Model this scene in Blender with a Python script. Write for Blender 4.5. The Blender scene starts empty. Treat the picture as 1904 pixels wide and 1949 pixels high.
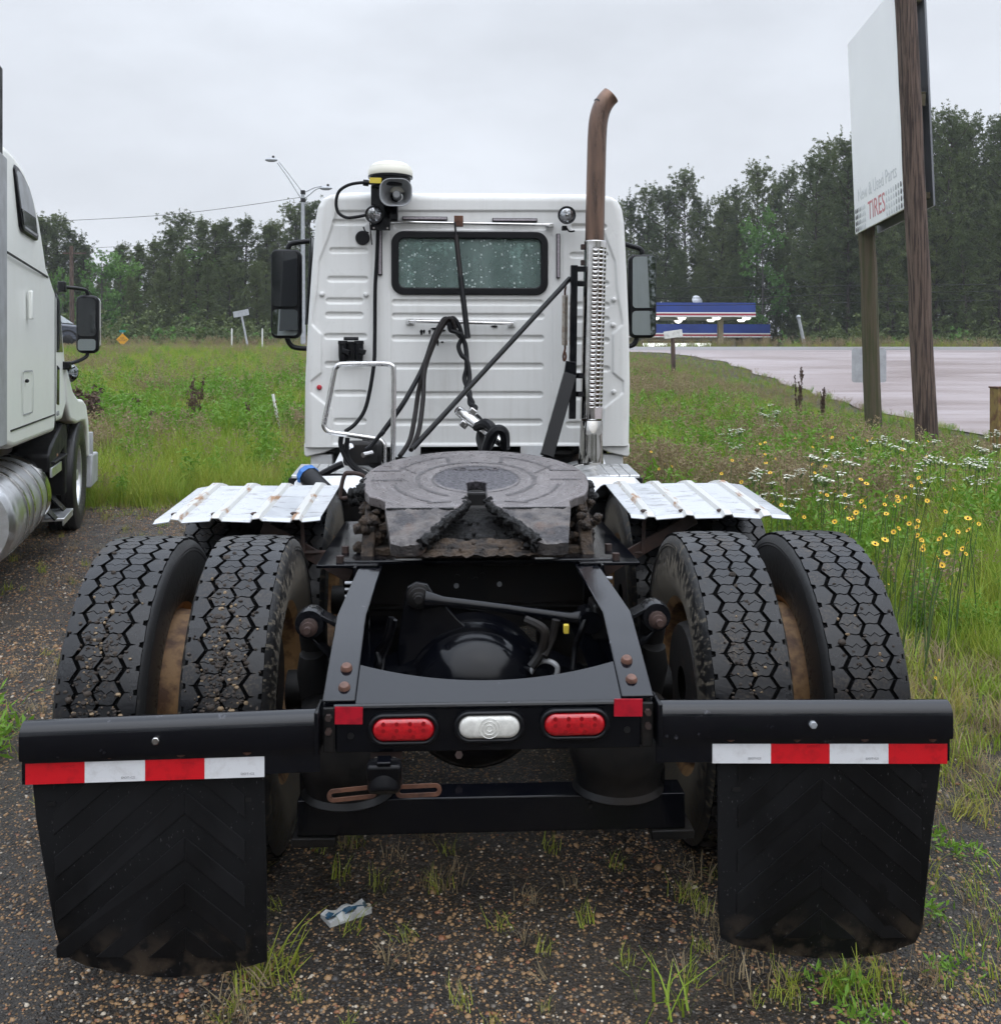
import bpy, bmesh, math, random
import numpy as np
from mathutils import Vector, Matrix, Euler
from mathutils import noise as mnoise

random.seed(7); rng = np.random.default_rng(7)
S = bpy.context.scene
COL = S.collection
RAD = math.radians

# ------------------------------------------------------------------ camera
YAW = RAD(2.74); CAM = Vector((-.095, 0, 1.66)); FPX = 1900.0
cam_d = bpy.data.cameras.new('camera'); cam = bpy.data.objects.new('camera', cam_d); COL.objects.link(cam)
cam.location = CAM; cam.rotation_euler = (RAD(90), 0, -YAW)
cam_d.sensor_fit = 'HORIZONTAL'; cam_d.sensor_width = 36; cam_d.lens = 36 * FPX / 1904
cam_d.shift_y = -(974.5 - 680) / 1904; cam_d.clip_start = .05; cam_d.clip_end = 2000
S.camera = cam

# ------------------------------------------------------------------ sky, sun, exposure
SUN_EL, SUN_AZ = RAD(56), RAD(162)      # high behind the camera, veiled by cloud
w = bpy.data.worlds.new('World'); S.world = w; w.use_nodes = True
nt = w.node_tree; nt.nodes.clear()
def N(nt, t, **k):
    n = nt.nodes.new(t)
    for a, b in k.items():
        if a in n.inputs.keys() if hasattr(n.inputs, 'keys') else False: n.inputs[a].default_value = b
        else: setattr(n, a, b)
    return n
def LK(nt, a, b): nt.links.new(a, b)
out = N(nt, 'ShaderNodeOutputWorld'); bg = N(nt, 'ShaderNodeBackground'); LK(nt, bg.outputs[0], out.inputs[0])
sky = N(nt, 'ShaderNodeTexSky', sky_type='NISHITA', sun_disc=False)
sky.sun_elevation = SUN_EL; sky.sun_rotation = SUN_AZ; sky.air_density = 1.5; sky.dust_density = 6; sky.ozone_density = 1
tc = N(nt, 'ShaderNodeTexCoord'); sep = N(nt, 'ShaderNodeSeparateXYZ'); LK(nt, tc.outputs['Generated'], sep.inputs[0])
# an even cloud deck: brighter overhead than at the horizon, as an overcast sky is
ramp = N(nt, 'ShaderNodeValToRGB'); LK(nt, sep.outputs['Z'], ramp.inputs[0])
ramp.color_ramp.elements[0].position = 0; ramp.color_ramp.elements[0].color = (.72, .755, .82, 1)
ramp.color_ramp.elements[1].position = 1; ramp.color_ramp.elements[1].color = (2.12, 2.32, 2.66, 1)
e = ramp.color_ramp.elements.new(.33); e.color = (.71, .75, .82, 1)
e = ramp.color_ramp.elements.new(.55); e.color = (1.24, 1.35, 1.54, 1)
mp = N(nt, 'ShaderNodeMapping'); mp.inputs['Scale'].default_value = (1, 1, 2.6); LK(nt, tc.outputs['Generated'], mp.inputs[0])
cl = N(nt, 'ShaderNodeTexNoise'); cl.inputs['Scale'].default_value = 3.2; cl.inputs['Detail'].default_value = 6; cl.inputs['Roughness'].default_value = .52
LK(nt, mp.outputs[0], cl.inputs['Vector'])
cr = N(nt, 'ShaderNodeMapRange'); cr.inputs['From Min'].default_value = .35; cr.inputs['From Max'].default_value = .68
cr.inputs['To Min'].default_value = .955; cr.inputs['To Max'].default_value = 1.15; LK(nt, cl.outputs[0], cr.inputs[0])
vm = N(nt, 'ShaderNodeVectorMath', operation='SCALE'); LK(nt, ramp.outputs[0], vm.inputs[0]); LK(nt, cr.outputs[0], vm.inputs['Scale'])
ns = N(nt, 'ShaderNodeVectorMath', operation='SCALE'); LK(nt, sky.outputs[0], ns.inputs[0]); ns.inputs['Scale'].default_value = .1
mx = N(nt, 'ShaderNodeMix', data_type='RGBA'); mx.inputs[0].default_value = .93
LK(nt, ns.outputs[0], mx.inputs[6]); LK(nt, vm.outputs[0], mx.inputs[7]); LK(nt, mx.outputs[2], bg.inputs[0])
bg.inputs[1].default_value = 1.0

sun_d = bpy.data.lights.new('sun', 'SUN'); sun = bpy.data.objects.new('sun', sun_d); COL.objects.link(sun)
sun_d.energy = .9; sun_d.angle = RAD(85); sun_d.color = (1, .97, .93)
sd = Vector((math.sin(SUN_AZ) * math.cos(SUN_EL), math.cos(SUN_AZ) * math.cos(SUN_EL), math.sin(SUN_EL)))
sun.rotation_euler = (-sd).to_track_quat('-Z', 'Y').to_euler()

S.view_settings.view_transform = 'Standard'; S.view_settings.look = 'None'
S.view_settings.exposure = .14; S.view_settings.gamma = 1; S.view_settings.use_curve_mapping = False
S.render.engine = 'CYCLES'; S.cycles.use_denoising = True
try: S.cycles.denoiser = 'OPENIMAGEDENOISE'
except Exception: pass
S.cycles.max_bounces = 5; S.cycles.diffuse_bounces = 2; S.cycles.glossy_bounces = 3; S.cycles.transmission_bounces = 3; S.cycles.use_adaptive_sampling = True; S.cycles.adaptive_threshold = .03
S.cycles.transparent_max_bounces = 12; S.cycles.sample_clamp_indirect = 4; S.cycles.caustics_reflective = False; S.cycles.caustics_refractive = False

# ------------------------------------------------------------------ measuring: a pixel of the 1904 px wide photo at a known distance -> metres
FW = Vector((math.sin(YAW), math.cos(YAW), 0)); RT = Vector((math.cos(YAW), -math.sin(YAW), 0))
def ray(px, py): return FW + RT * ((px - 952) / FPX) + Vector((0, 0, (680 - py) / FPX))
def P(px, py, Y):
    d = ray(px, py); return CAM + d * (Y / d.y)
def PD(px, py, dep): return CAM + ray(px, py) * dep

# ------------------------------------------------------------------ materials
MATS = {}
def newmat(name):
    m = bpy.data.materials.new(name); m.use_nodes = True; t = m.node_tree
    b = t.nodes['Principled BSDF']; MATS[name] = m
    return m, t, b
def rgb(c): return (c[0], c[1], c[2], 1)
def noise(t, scale, detail=4, rough=.55, vec=None, coord='Object', stretch=None):
    n = N(t, 'ShaderNodeTexNoise'); n.inputs['Scale'].default_value = scale; n.inputs['Detail'].default_value = detail; n.inputs['Roughness'].default_value = rough
    if vec is None:
        c = N(t, 'ShaderNodeTexCoord'); vec = c.outputs[coord]
    if stretch:
        m = N(t, 'ShaderNodeMapping'); m.inputs['Scale'].default_value = stretch; LK(t, vec, m.inputs[0]); vec = m.outputs[0]
    LK(t, vec, n.inputs['Vector']); return n
def mrange(t, sock, a, b, c=0, d=1, smooth=False):
    n = N(t, 'ShaderNodeMapRange');
    if smooth: n.interpolation_type = 'SMOOTHSTEP'
    for i, v in enumerate((a, b, c, d)): n.inputs[i + 1].default_value = v
    LK(t, sock, n.inputs[0]); return n.outputs[0]
def mixc(t, fac, a, b):
    n = N(t, 'ShaderNodeMix', data_type='RGBA')
    for s, i in ((fac, 0), (a, 6), (b, 7)):
        if hasattr(s, 'links'): LK(t, s, n.inputs[i])
        elif i == 0: n.inputs[0].default_value = s
        else: n.inputs[i].default_value = rgb(s)
    return n.outputs[2]
def math_(t, op, a, b=None):
    n = N(t, 'ShaderNodeMath', operation=op)
    for i, s in enumerate((a, b)):
        if s is None: continue
        if hasattr(s, 'links'): LK(t, s, n.inputs[i])
        else: n.inputs[i].default_value = s
    return n.outputs[0]
def bump(t, b, h, strength=.3, dist=.01):
    n = N(t, 'ShaderNodeBump'); n.inputs['Strength'].default_value = strength; n.inputs['Distance'].default_value = dist
    LK(t, h, n.inputs['Height']); LK(t, n.outputs[0], b.inputs['Normal']); return n
def mat(name, c1, c2=None, scale=9, lo=.45, hi=.65, rough=.5, rough2=None, metal=0, metal2=None, bmp=0, bscale=60, bdist=.004, spec=.5, stretch=None, coat=0, detail=5):
    m, t, b = newmat(name)
    b.inputs['Base Color'].default_value = rgb(c1); b.inputs['Roughness'].default_value = rough; b.inputs['Metallic'].default_value = metal
    b.inputs['Specular IOR Level'].default_value = spec; b.inputs['Coat Weight'].default_value = coat; b.inputs['Coat Roughness'].default_value = .08
    if c2 is not None:
        n = noise(t, scale, detail, .6, stretch=stretch); f = mrange(t, n.outputs[0], lo, hi)
        LK(t, mixc(t, f, c1, c2), b.inputs['Base Color'])
        if rough2 is not None: LK(t, mrange(t, f, 0, 1, rough, rough2), b.inputs['Roughness'])
        if metal2 is not None: LK(t, mrange(t, f, 0, 1, metal, metal2), b.inputs['Metallic'])
    if bmp:
        n2 = noise(t, bscale, 5, .6, stretch=stretch); bump(t, b, n2.outputs[0], bmp, bdist)
    return m

mat('black_paint', (.0020, .0024, .0042), (.005, .005, .006), 5, .4, .7, .12, .26, bmp=.06, bscale=25, spec=.28)
mat('black_paint_worn', (.0014, .0019, .0042), (.06, .06, .07), 24, .67, .75, .10, .38, bmp=.06, bscale=40, spec=.5)
mat('black_matte', (.004, .004, .0045), (.010, .009, .008), 7, .4, .7, .5, .75, bmp=.2, spec=.3)
mat('black_dirty', (.0035, .0035, .0038), (.014, .0105, .008), 6, .45, .7, .45, .8, bmp=.3, bscale=30, spec=.3)
mat('black_plastic', (.004, .0042, .0055), None, rough=.36, spec=.25)
mat('hose_black', (.0035, .0037, .005), None, rough=.4, spec=.2)
mat('hose_brown', (.009, .0065, .006), None, rough=.45, spec=.22)
mat('cab_white', (.70, .70, .685), (.62, .615, .60), 2.2, .45, .8, .32, .42, bmp=.02, bscale=30)
mat('cab_white_dull', (.62, .63, .64), (.45, .43, .40), 4, .5, .75, .4, .55)
mat('cream_white', (.88, .89, .835), (.80, .805, .74), 1.6, .42, .75, .28, .4)
mat('dome_cream', (.78, .76, .66), None, rough=.35)
mat('grey_plastic', (.36, .37, .38), (.26, .26, .26), 6, .4, .7, .45)
mat('chrome', (.60, .59, .575), (.42, .40, .37), 10, .45, .75, .06, .16, metal=1)
mat('chrome_dark', (.36, .35, .33), (.20, .185, .16), 5, .42, .68, .05, .14, metal=1, stretch=(1, 1, .3))  # darker, browner copy of chrome: dim reflections put into its colour
mat('stainless', (.62, .61, .60), (.38, .36, .34), 18, .5, .7, .2, .38, metal=1)
mat('aluminium', (.72, .73, .74), (.52, .52, .52), 12, .45, .7, .32, .5, metal=1, metal2=.6)
mat('galvanised', (.42, .44, .46), (.33, .34, .36), 6, .4, .65, .5, metal=.5)
mat('rust', (.13, .055, .03), (.05, .022, .014), 22, .4, .65, .8, bmp=.4, bscale=70)
mat('rust_dark', (.045, .022, .016), (.02, .012, .01), 15, .4, .65, .7, bmp=.3, bscale=50)
mat('rust_bolt', (.16, .075, .05), (.07, .035, .025), 30, .4, .65, .6, bmp=.3)
mat('rim_rust', (.30, .17, .07), (.10, .045, .02), 14, .45, .62, .6, bmp=.3, bscale=60)
mat('rim_lip', (.45, .24, .10), (.20, .09, .04), 12, .5, .7, .55)
mat('stack_pipe', (.20, .130, .098), (.085, .062, .053), 7, .4, .7, .34, .24, metal=.85, stretch=(3, 3, .35), bmp=.1)
mat('drum', (.010, .008, .007), (.035, .020, .013), 12, .5, .7, .7, bmp=.3)
mat('spring_steel', (.42, .38, .33), (.25, .18, .13), 25, .45, .65, .4, metal=.7)
mat('blue_cap', (.03, .14, .42), None, rough=.45)
mat('red_lens', (.52, .006, .012), (.36, .004, .01), 90, .4, .6, .12, spec=.6, coat=.6)
mat('led_red', (.24, .003, .006), None, rough=.25)
mat('clear_lens', (.72, .71, .66), (.60, .59, .55), 60, .4, .6, .14, coat=.5)
mat('lamp_glass', (.55, .57, .60), (.18, .18, .18), 45, .45, .6, .08, metal=.8)
mat('reflex_red', (.62, .008, .016), (.45, .006, .012), 30, .5, .7, .38)
mat('reflex_dark_red', (.42, .006, .02), (.28, .004, .014), 40, .45, .65, .35)
mat('reflex_white', (.74, .75, .77), (.64, .64, .65), 40, .5, .7, .35)
mat('tape_print', (.25, .25, .26), None, rough=.6)
mat('yellow_sticker', (.62, .48, .05), None, rough=.5)
mat('wood_tag', (.30, .16, .08), (.16, .08, .04), 30, .4, .6, .7)
mat('strip_lamp', (.30, .26, .29), (.42, .38, .40), 60, .4, .6, .2, coat=.4)
mat('seat_fabric', (.025, .028, .034), None, rough=.9)
mat('interior', (.06, .062, .066), None, rough=.8)
mat('crust', (.060, .038, .022), (.014, .010, .008), 18, .38, .6, .75, bmp=1, bscale=45, bdist=.02)
mat('grease', (.0045, .0042, .0042), (.022, .019, .017), 30, .58, .78, .3, .5, bmp=1, bscale=45, bdist=.02, spec=.25)

# rubber: tread is wet and dark with grit low down; sidewalls carry dried mud in circular smears
def m_tread():
    m, t, b = newmat('tread_rubber')
    n = noise(t, 7, 5, .6); n2 = noise(t, 120, 3, .6)
    f = math_(t, 'MULTIPLY', mrange(t, n.outputs[0], .5, .66), mrange(t, n2.outputs[0], .45, .62))
    LK(t, mixc(t, f, (.0060, .0064, .0080), (.050, .038, .027)), b.inputs['Base Color'])
    LK(t, mrange(t, n.outputs[0], .35, .65, .22, .46), b.inputs['Roughness'])
    n3 = noise(t, 60, 6, .65); bump(t, b, n3.outputs[0], .3, .004); b.inputs['Specular IOR Level'].default_value = .42
m_tread()
mat('groove_shade', (.0016, .0016, .0018), None, rough=.9, spec=.1)  # tread rubber turned near black: shade of the grooves put into the colour
def m_side(name, mud, amount):
    m, t, b = newmat(name)
    c = N(t, 'ShaderNodeTexCoord'); s = N(t, 'ShaderNodeSeparateXYZ'); LK(t, c.outputs['Object'], s.inputs[0])
    r = math_(t, 'POWER', math_(t, 'ADD', math_(t, 'MULTIPLY', s.outputs[1], s.outputs[1]), math_(t, 'MULTIPLY', s.outputs[2], s.outputs[2])), .5)
    a = N(t, 'ShaderNodeMath', operation='ARCTAN2'); LK(t, s.outputs[1], a.inputs[0]); LK(t, s.outputs[2], a.inputs[1])
    cb = N(t, 'ShaderNodeCombineXYZ'); LK(t, math_(t, 'MULTIPLY', r, 14), cb.inputs[0]); LK(t, math_(t, 'MULTIPLY', a.outputs[0], 16), cb.inputs[1])
    n = noise(t, 1.6, 5, .65, vec=cb.outputs[0])
    f = mrange(t, math_(t, 'ADD', n.outputs[0], mrange(t, r, .38, .47, -.05, .11)), amount - .05, amount + .06)
    LK(t, mixc(t, f, mud, (.012, .012, .0125)), b.inputs['Base Color'])
    LK(t, mrange(t, f, 0, 1, .85, .42), b.inputs['Roughness'])
    bump(t, b, n.outputs[0], .25, .004)
m_side('side_rubber', (.045, .040, .035), .40)
m_side('side_rubber_muddy', (.12, .102, .076), .53)

def m_wall():
    # white pressed steel under a thin film of road dirt, with rain streaks and a few scuffs
    m, t, b = newmat('cab_wall')
    n = noise(t, 26, 4, .6, stretch=(1, 1, .05)); n2 = noise(t, 2.6, 5, .6); n3 = noise(t, 55, 3, .6)
    f = math_(t, 'MULTIPLY', mrange(t, n.outputs[0], .48, .70), mrange(t, n2.outputs[0], .36, .64)); c = mixc(t, math_(t, 'MULTIPLY', f, .32), (.745, .745, .725), (.47, .445, .40))
    c = mixc(t, math_(t, 'MULTIPLY', mrange(t, n3.outputs[0], .70, .76), .5), c, (.30, .27, .24)); c = mixc(t, mrange(t, n2.outputs[0], .55, .75, 0, .35), c, (.60, .595, .57))
    LK(t, c, b.inputs['Base Color']); LK(t, mrange(t, n2.outputs[0], .35, .65, .26, .46), b.inputs['Roughness']); bump(t, b, n2.outputs[0], .05, .01)
m_wall()
def m_flap():
    m, t, b = newmat('flap_rubber')
    n = noise(t, 3.0, 6, .6, stretch=(1, 1, .35)); c = N(t, 'ShaderNodeTexCoord'); s = N(t, 'ShaderNodeSeparateXYZ'); LK(t, c.outputs['Object'], s.inputs[0])
    low = mrange(t, s.outputs[2], .20, .04); n2 = noise(t, 14, 5, .6)
    mud = math_(t, 'MULTIPLY', low, mrange(t, n2.outputs[0], .46, .62))
    n3 = noise(t, 210, 2, .5, stretch=(1, 1, .4)); sp = mrange(t, n3.outputs[0], .69, .74)
    base = mixc(t, mrange(t, n.outputs[0], .40, .62), (.0062, .0064, .0074), (.0030, .0030, .0033))
    base = mixc(t, mud, base, (.060, .045, .032)); base = mixc(t, math_(t, 'MULTIPLY', sp, .7), base, (.11, .11, .115))
    b.inputs['Specular IOR Level'].default_value = .22; LK(t, base, b.inputs['Base Color']); LK(t, mrange(t, n.outputs[0], .4, .62, .62, .34), b.inputs['Roughness'])
    bump(t, b, n2.outputs[0], .15, .004)
m_flap()
mat('flap_ridge', (.0072, .0074, .0085), (.0036, .0036, .004), 6, .4, .65, .55, .36, spec=.25, stretch=(1, 1, .35), bmp=.12, bscale=40)  # slightly lighter than the flap: edge highlights put into the colour

def m_plate():
    # fifth wheel top: worn mauve steel, wet black grease pooled round the throat
    m, t, b = newmat('plate_steel')
    c = N(t, 'ShaderNodeTexCoord'); v = N(t, 'ShaderNodeVectorMath', operation='LENGTH'); LK(t, c.outputs['Object'], v.inputs[0])
    n = noise(t, 26, 6, .65); n2 = noise(t, 5, 4, .6); n3 = noise(t, 70, 4, .6)
    rr = math_(t, 'ADD', v.outputs['Value'], math_(t, 'MULTIPLY', math_(t, 'SUBTRACT', n.outputs[0], .5), .03))
    disc = mrange(t, rr, .176, .168)
    steel = mixc(t, mrange(t, n2.outputs[0], .38, .66), (.150, .133, .131), (.215, .190, .186))
    pits = mrange(t, n3.outputs[0], .64, .72); steel = mixc(t, math_(t, 'MULTIPLY', pits, .8), steel, (.03, .027, .028))
    rusty = mrange(t, n.outputs[0], .66, .74); steel = mixc(t, math_(t, 'MULTIPLY', rusty, .6), steel, (.26, .10, .05))
    gr = mixc(t, mrange(t, n3.outputs[0], .42, .6), (.05, .047, .052), (.13, .12, .135))
    s_ = N(t, 'ShaderNodeSeparateXYZ'); LK(t, c.outputs['Object'], s_.inputs[0]); an_ = N(t, 'ShaderNodeMath', operation='ARCTAN2'); LK(t, s_.outputs[0], an_.inputs[0]); LK(t, s_.outputs[1], an_.inputs[1])
    cb = N(t, 'ShaderNodeCombineXYZ'); LK(t, math_(t, 'MULTIPLY', v.outputs['Value'], 90), cb.inputs[0]); LK(t, math_(t, 'MULTIPLY', an_.outputs[0], 2.2), cb.inputs[1]); ns_ = noise(t, 1.3, 4, .7, vec=cb.outputs[0])
    steel = mixc(t, math_(t, 'MULTIPLY', mrange(t, ns_.outputs[0], .55, .68), .55), steel, (.42, .39, .40)); steel = mixc(t, math_(t, 'MULTIPLY', mrange(t, ns_.outputs[0], .44, .33), .5), steel, (.06, .054, .056))
    LK(t, mixc(t, disc, steel, gr), b.inputs['Base Color'])
    LK(t, mrange(t, n.outputs[0], .3, .7, .18, .44), b.inputs['Roughness']); b.inputs['Metallic'].default_value = .5
    h = math_(t, 'MULTIPLY', n3.outputs[0], mrange(t, disc, 0, 1, .12, 1)); bump(t, b, h, .7, .005)
m_plate()
def m_ramp():
    m, t, b = newmat('ramp_steel')
    n = noise(t, 12, 6, .65); n2 = noise(t, 32, 6, .7); n3 = noise(t, 5, 3, .5)
    c = mixc(t, mrange(t, n.outputs[0], .42, .6), (.135, .12, .112), (.045, .042, .045)); c = mixc(t, mrange(t, n3.outputs[0], .58, .72), c, (.15, .088, .06))
    LK(t, c, b.inputs['Base Color']); LK(t, mrange(t, n2.outputs[0], .35, .65, .25, .6), b.inputs['Roughness']); b.inputs['Metallic'].default_value = .25
    bump(t, b, n2.outputs[0], 1, .015)
m_ramp()
def m_fender():
    m, t, b = newmat('fender_sheet')
    n = noise(t, 9, 6, .65, stretch=(1, 2.6, 1)); n2 = noise(t, 3, 4, .5); n3 = noise(t, 40, 4, .6)
    f = mrange(t, n.outputs[0], .56, .63)
    c = mixc(t, math_(t, 'MULTIPLY', f, .75), (.50, .515, .535), (.24, .235, .23)); LK(t, c, b.inputs['Base Color'])
    LK(t, mrange(t, n2.outputs[0], .4, .62, .12, .34), b.inputs['Roughness']); bump(t, b, n3.outputs[0], .08, .003)
m_fender()
mat('fender_rib', (.52, .52, .50), (.28, .16, .085), 11, .56, .66, .35, .7, stretch=(2, .5, 1), bmp=.15)

def m_glass(name, tint, drops, film=.35, filmc=(.20, .27, .25)):
    m = bpy.data.materials.new(name); m.use_nodes = True; t = m.node_tree; t.nodes.clear(); MATS[name] = m
    o = N(t, 'ShaderNodeOutputMaterial'); tr = N(t, 'ShaderNodeBsdfTransparent'); tr.inputs[0].default_value = rgb(tint)
    gl = N(t, 'ShaderNodeBsdfGlossy'); gl.inputs['Roughness'].default_value = .03
    fr = N(t, 'ShaderNodeFresnel'); fr.inputs[0].default_value = 1.5
    a = N(t, 'ShaderNodeMixShader'); LK(t, fr.outputs[0], a.inputs[0]); LK(t, tr.outputs[0], a.inputs[1]); LK(t, gl.outputs[0], a.inputs[2]); last = a
    if drops:
        df = N(t, 'ShaderNodeBsdfDiffuse'); df.inputs[0].default_value = rgb(filmc)
        n = noise(t, 6, 4, .6, stretch=(1, 1, .25)); fb = N(t, 'ShaderNodeMixShader'); LK(t, mrange(t, n.outputs[0], .3, .7, film * .5, film), fb.inputs[0])
        LK(t, last.outputs[0], fb.inputs[1]); LK(t, df.outputs[0], fb.inputs[2])
        vo = N(t, 'ShaderNodeTexVoronoi'); vo.inputs['Scale'].default_value = 48; c = N(t, 'ShaderNodeTexCoord'); LK(t, c.outputs['Object'], vo.inputs['Vector'])
        rnd = N(t, 'ShaderNodeSeparateColor'); LK(t, vo.outputs['Color'], rnd.inputs[0])
        d = math_(t, 'LESS_THAN', vo.outputs['Distance'], math_(t, 'MULTIPLY', math_(t, 'SUBTRACT', rnd.outputs[0], .35), .55))
        dd = N(t, 'ShaderNodeBsdfDiffuse'); dd.inputs[0].default_value = (.62, .70, .68, 1)
        g2 = N(t, 'ShaderNodeMixShader'); LK(t, math_(t, 'MULTIPLY', d, .75), g2.inputs[0]); LK(t, fb.outputs[0], g2.inputs[1]); LK(t, dd.outputs[0], g2.inputs[2]); last = g2
    LK(t, last.outputs[0], o.inputs[0])
m_glass('rear_glass', (.66, .78, .74), True, .52, (.26, .345, .325))
m_glass('windscreen_glass', (.75, .80, .78), False)
mat('dark_glass', (.012, .014, .016), None, rough=.05, spec=.7)
mat('mirror_glass', (.30, .33, .335), None, rough=.02, metal=1)

# ------------------------------------------------------------------ mesh building
def frame(d):
    d = Vector(d).normalized(); u = d.cross(Vector((0, 0, 1)))
    if u.length < 1e-4: u = Vector((1, 0, 0))
    u.normalize(); return u, d.cross(u).normalized(), d
class MB:
    def __init__(s): s.v = []; s.f = []; s.m = []
    def add(s, vs, fs, mi=0):
        k = len(s.v); s.v += [tuple(v) for v in vs]; s.f += [tuple(i + k for i in f) for f in fs]; s.m += [mi] * len(fs); return s
    def box(s, c, d, rot=None, mi=0):
        x, y, z = (q / 2 for q in d); M = Euler(rot).to_matrix() if rot else Matrix.Identity(3); c = Vector(c)
        vs = [c + M @ Vector((i * x, j * y, k * z)) for i in (-1, 1) for j in (-1, 1) for k in (-1, 1)]
        return s.add(vs, [(0, 1, 3, 2), (4, 6, 7, 5), (0, 4, 5, 1), (2, 3, 7, 6), (0, 2, 6, 4), (1, 5, 7, 3)], mi)
    def bar(s, a, b, w, h, mi=0, up=None):
        a, b = Vector(a), Vector(b); u, v, d = frame(b - a)
        if up is not None:
            v = Vector(up); v = (v - d * v.dot(d)).normalized(); u = d.cross(v)
        vs = [p + u * (i * w / 2) + v * (j * h / 2) for p in (a, b) for i, j in ((-1, -1), (1, -1), (1, 1), (-1, 1))]
        return s.add(vs, [(3, 2, 1, 0), (4, 5, 6, 7)] + [(i, (i + 1) % 4, 4 + (i + 1) % 4, 4 + i) for i in range(4)], mi)
    def prism(s, poly, f0, f1, mi=0):
        n = len(poly); return s.add([f0(*p) for p in poly] + [f1(*p) for p in poly],
            [tuple(range(n))[::-1], tuple(range(n, 2 * n))] + [(i, (i + 1) % n, n + (i + 1) % n, n + i) for i in range(n)], mi)
    def xz(s, poly, y0, y1, mi=0): return s.prism(poly, lambda a, b: (a, y0, b), lambda a, b: (a, y1, b), mi)
    def yz(s, poly, x0, x1, mi=0): return s.prism(poly, lambda a, b: (x0, a, b), lambda a, b: (x1, a, b), mi)
    def xy(s, poly, z0, z1, mi=0): return s.prism(poly, lambda a, b: (a, b, z0), lambda a, b: (a, b, z1), mi)
    def tube(s, pts, r, n=8, closed=False, mi=0, cap=True):
        pts = [Vector(p) for p in pts]; L = len(pts); rs = r if isinstance(r, (list, tuple)) else [r] * L
        up = None; rings = []
        for i, p in enumerate(pts):
            a = pts[(i - 1) % L] if (closed or i) else pts[0]; b = pts[(i + 1) % L] if (closed or i < L - 1) else pts[-1]
            d = (b - a).normalized()
            if up is None: up = frame(d)[0]
            u = (up - d * up.dot(d))
            u = u.normalized() if u.length > 1e-5 else frame(d)[0]
            up = u; v = d.cross(u); rings.append([p + (u * math.cos(t) + v * math.sin(t)) * rs[i] for t in (2 * math.pi * k / n for k in range(n))])
        vs = [q for R_ in rings for q in R_]; fs = []
        for i in range(L if closed else L - 1):
            j = (i + 1) % L; fs += [(i * n + k, i * n + (k + 1) % n, j * n + (k + 1) % n, j * n + k) for k in range(n)]
        if cap and not closed: fs += [tuple(range(n))[::-1], tuple(range((L - 1) * n, L * n))]
        return s.add(vs, fs, mi)
    def cyl(s, a, b, r0, r1=None, n=16, mi=0): return s.tube([a, b], [r0, r0 if r1 is None else r1], n, mi=mi)
    def lathe(s, prof, o, ax, n=32, mi=0, closed=False):
        o = Vector(o); u, v, d = frame(ax); vs = []; fs = []; m = len(prof)
        for k in range(n):
            t = 2 * math.pi * k / n; e = u * math.cos(t) + v * math.sin(t); vs += [o + d * h + e * max(r, 1e-4) for r, h in prof]
        for k in range(n):
            j = (k + 1) % n; fs += [(k * m + i, j * m + i, j * m + i + 1, k * m + i + 1) for i in range(m - 1)]
            if closed: fs.append((k * m + m - 1, j * m + m - 1, j * m, k * m))
        return s.add(vs, fs, mi)
    def ball(s, c, r, n=12, mi=0, sc=(1, 1, 1)):
        c = Vector(c); vs = [c + Vector((0, 0, r * sc[2]))]; k = n // 2
        for i in range(1, k):
            a = math.pi * i / k; vs += [c + Vector((math.sin(a) * math.cos(b) * sc[0], math.sin(a) * math.sin(b) * sc[1], math.cos(a) * sc[2])) * r for b in (2 * math.pi * q / n for q in range(n))]
        vs.append(c - Vector((0, 0, r * sc[2]))); fs = [(0, 1 + q, 1 + (q + 1) % n) for q in range(n)]
        for i in range(k - 2): fs += [(1 + i * n + q, 1 + (i + 1) * n + q, 1 + (i + 1) * n + (q + 1) % n, 1 + i * n + (q + 1) % n) for q in range(n)]
        e = len(vs) - 1; fs += [(e, 1 + (k - 2) * n + (q + 1) % n, 1 + (k - 2) * n + q) for q in range(n)]
        return s.add(vs, fs, mi)
    def build(s, name, mats, parent=None, bev=0, smooth=35, seg=2, recalc=True, warp=None, sub=0):
        me = bpy.data.meshes.new(name); me.from_pydata(s.v, [], s.f); me.update()
        if recalc or sub:
            bm = bmesh.new(); bm.from_mesh(me)
            if sub: bmesh.ops.subdivide_edges(bm, edges=bm.edges[:], cuts=sub, use_grid_fill=True)
            bmesh.ops.recalc_face_normals(bm, faces=bm.faces[:]); bm.to_mesh(me); bm.free()
        mats = mats if isinstance(mats, (list, tuple)) else [mats]
        for q in mats: me.materials.append(MATS[q])
        if len(mats) > 1 and not sub: me.polygons.foreach_set('material_index', s.m)
        if warp:
            for v in me.vertices: v.co = warp(v.co.copy())
        if smooth: me.shade_smooth(); me.set_sharp_from_angle(angle=RAD(smooth))
        return link(name, me, parent, bev, seg)
def link(name, me, parent=None, bev=0, seg=2):
    o = bpy.data.objects.new(name, me); COL.objects.link(o)
    if parent is not None:
        o.parent = parent
        o.matrix_parent_inverse = PINV.get(parent.name, Matrix.Identity(4))
    if bev:
        b = o.modifiers.new('bevel', 'BEVEL'); b.width = bev; b.segments = seg; b.limit_method = 'ANGLE'; b.angle_limit = RAD(40); b.harden_normals = False
    return o
PINV = {}      # parts of a root built straight in place: the inverse of the root's own placement
def root(name, label, cat, loc=(0, 0, 0), rotz=0, group=None, inplace=False):
    o = bpy.data.objects.new(name, None); COL.objects.link(o); o.location = loc; o.rotation_euler = (0, 0, rotz); o.empty_display_size = .2
    if inplace: PINV[o.name] = Matrix.LocRotScale(Vector(loc), Euler((0, 0, rotz)), None).inverted()
    tag(o, label, cat, group); return o
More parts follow.
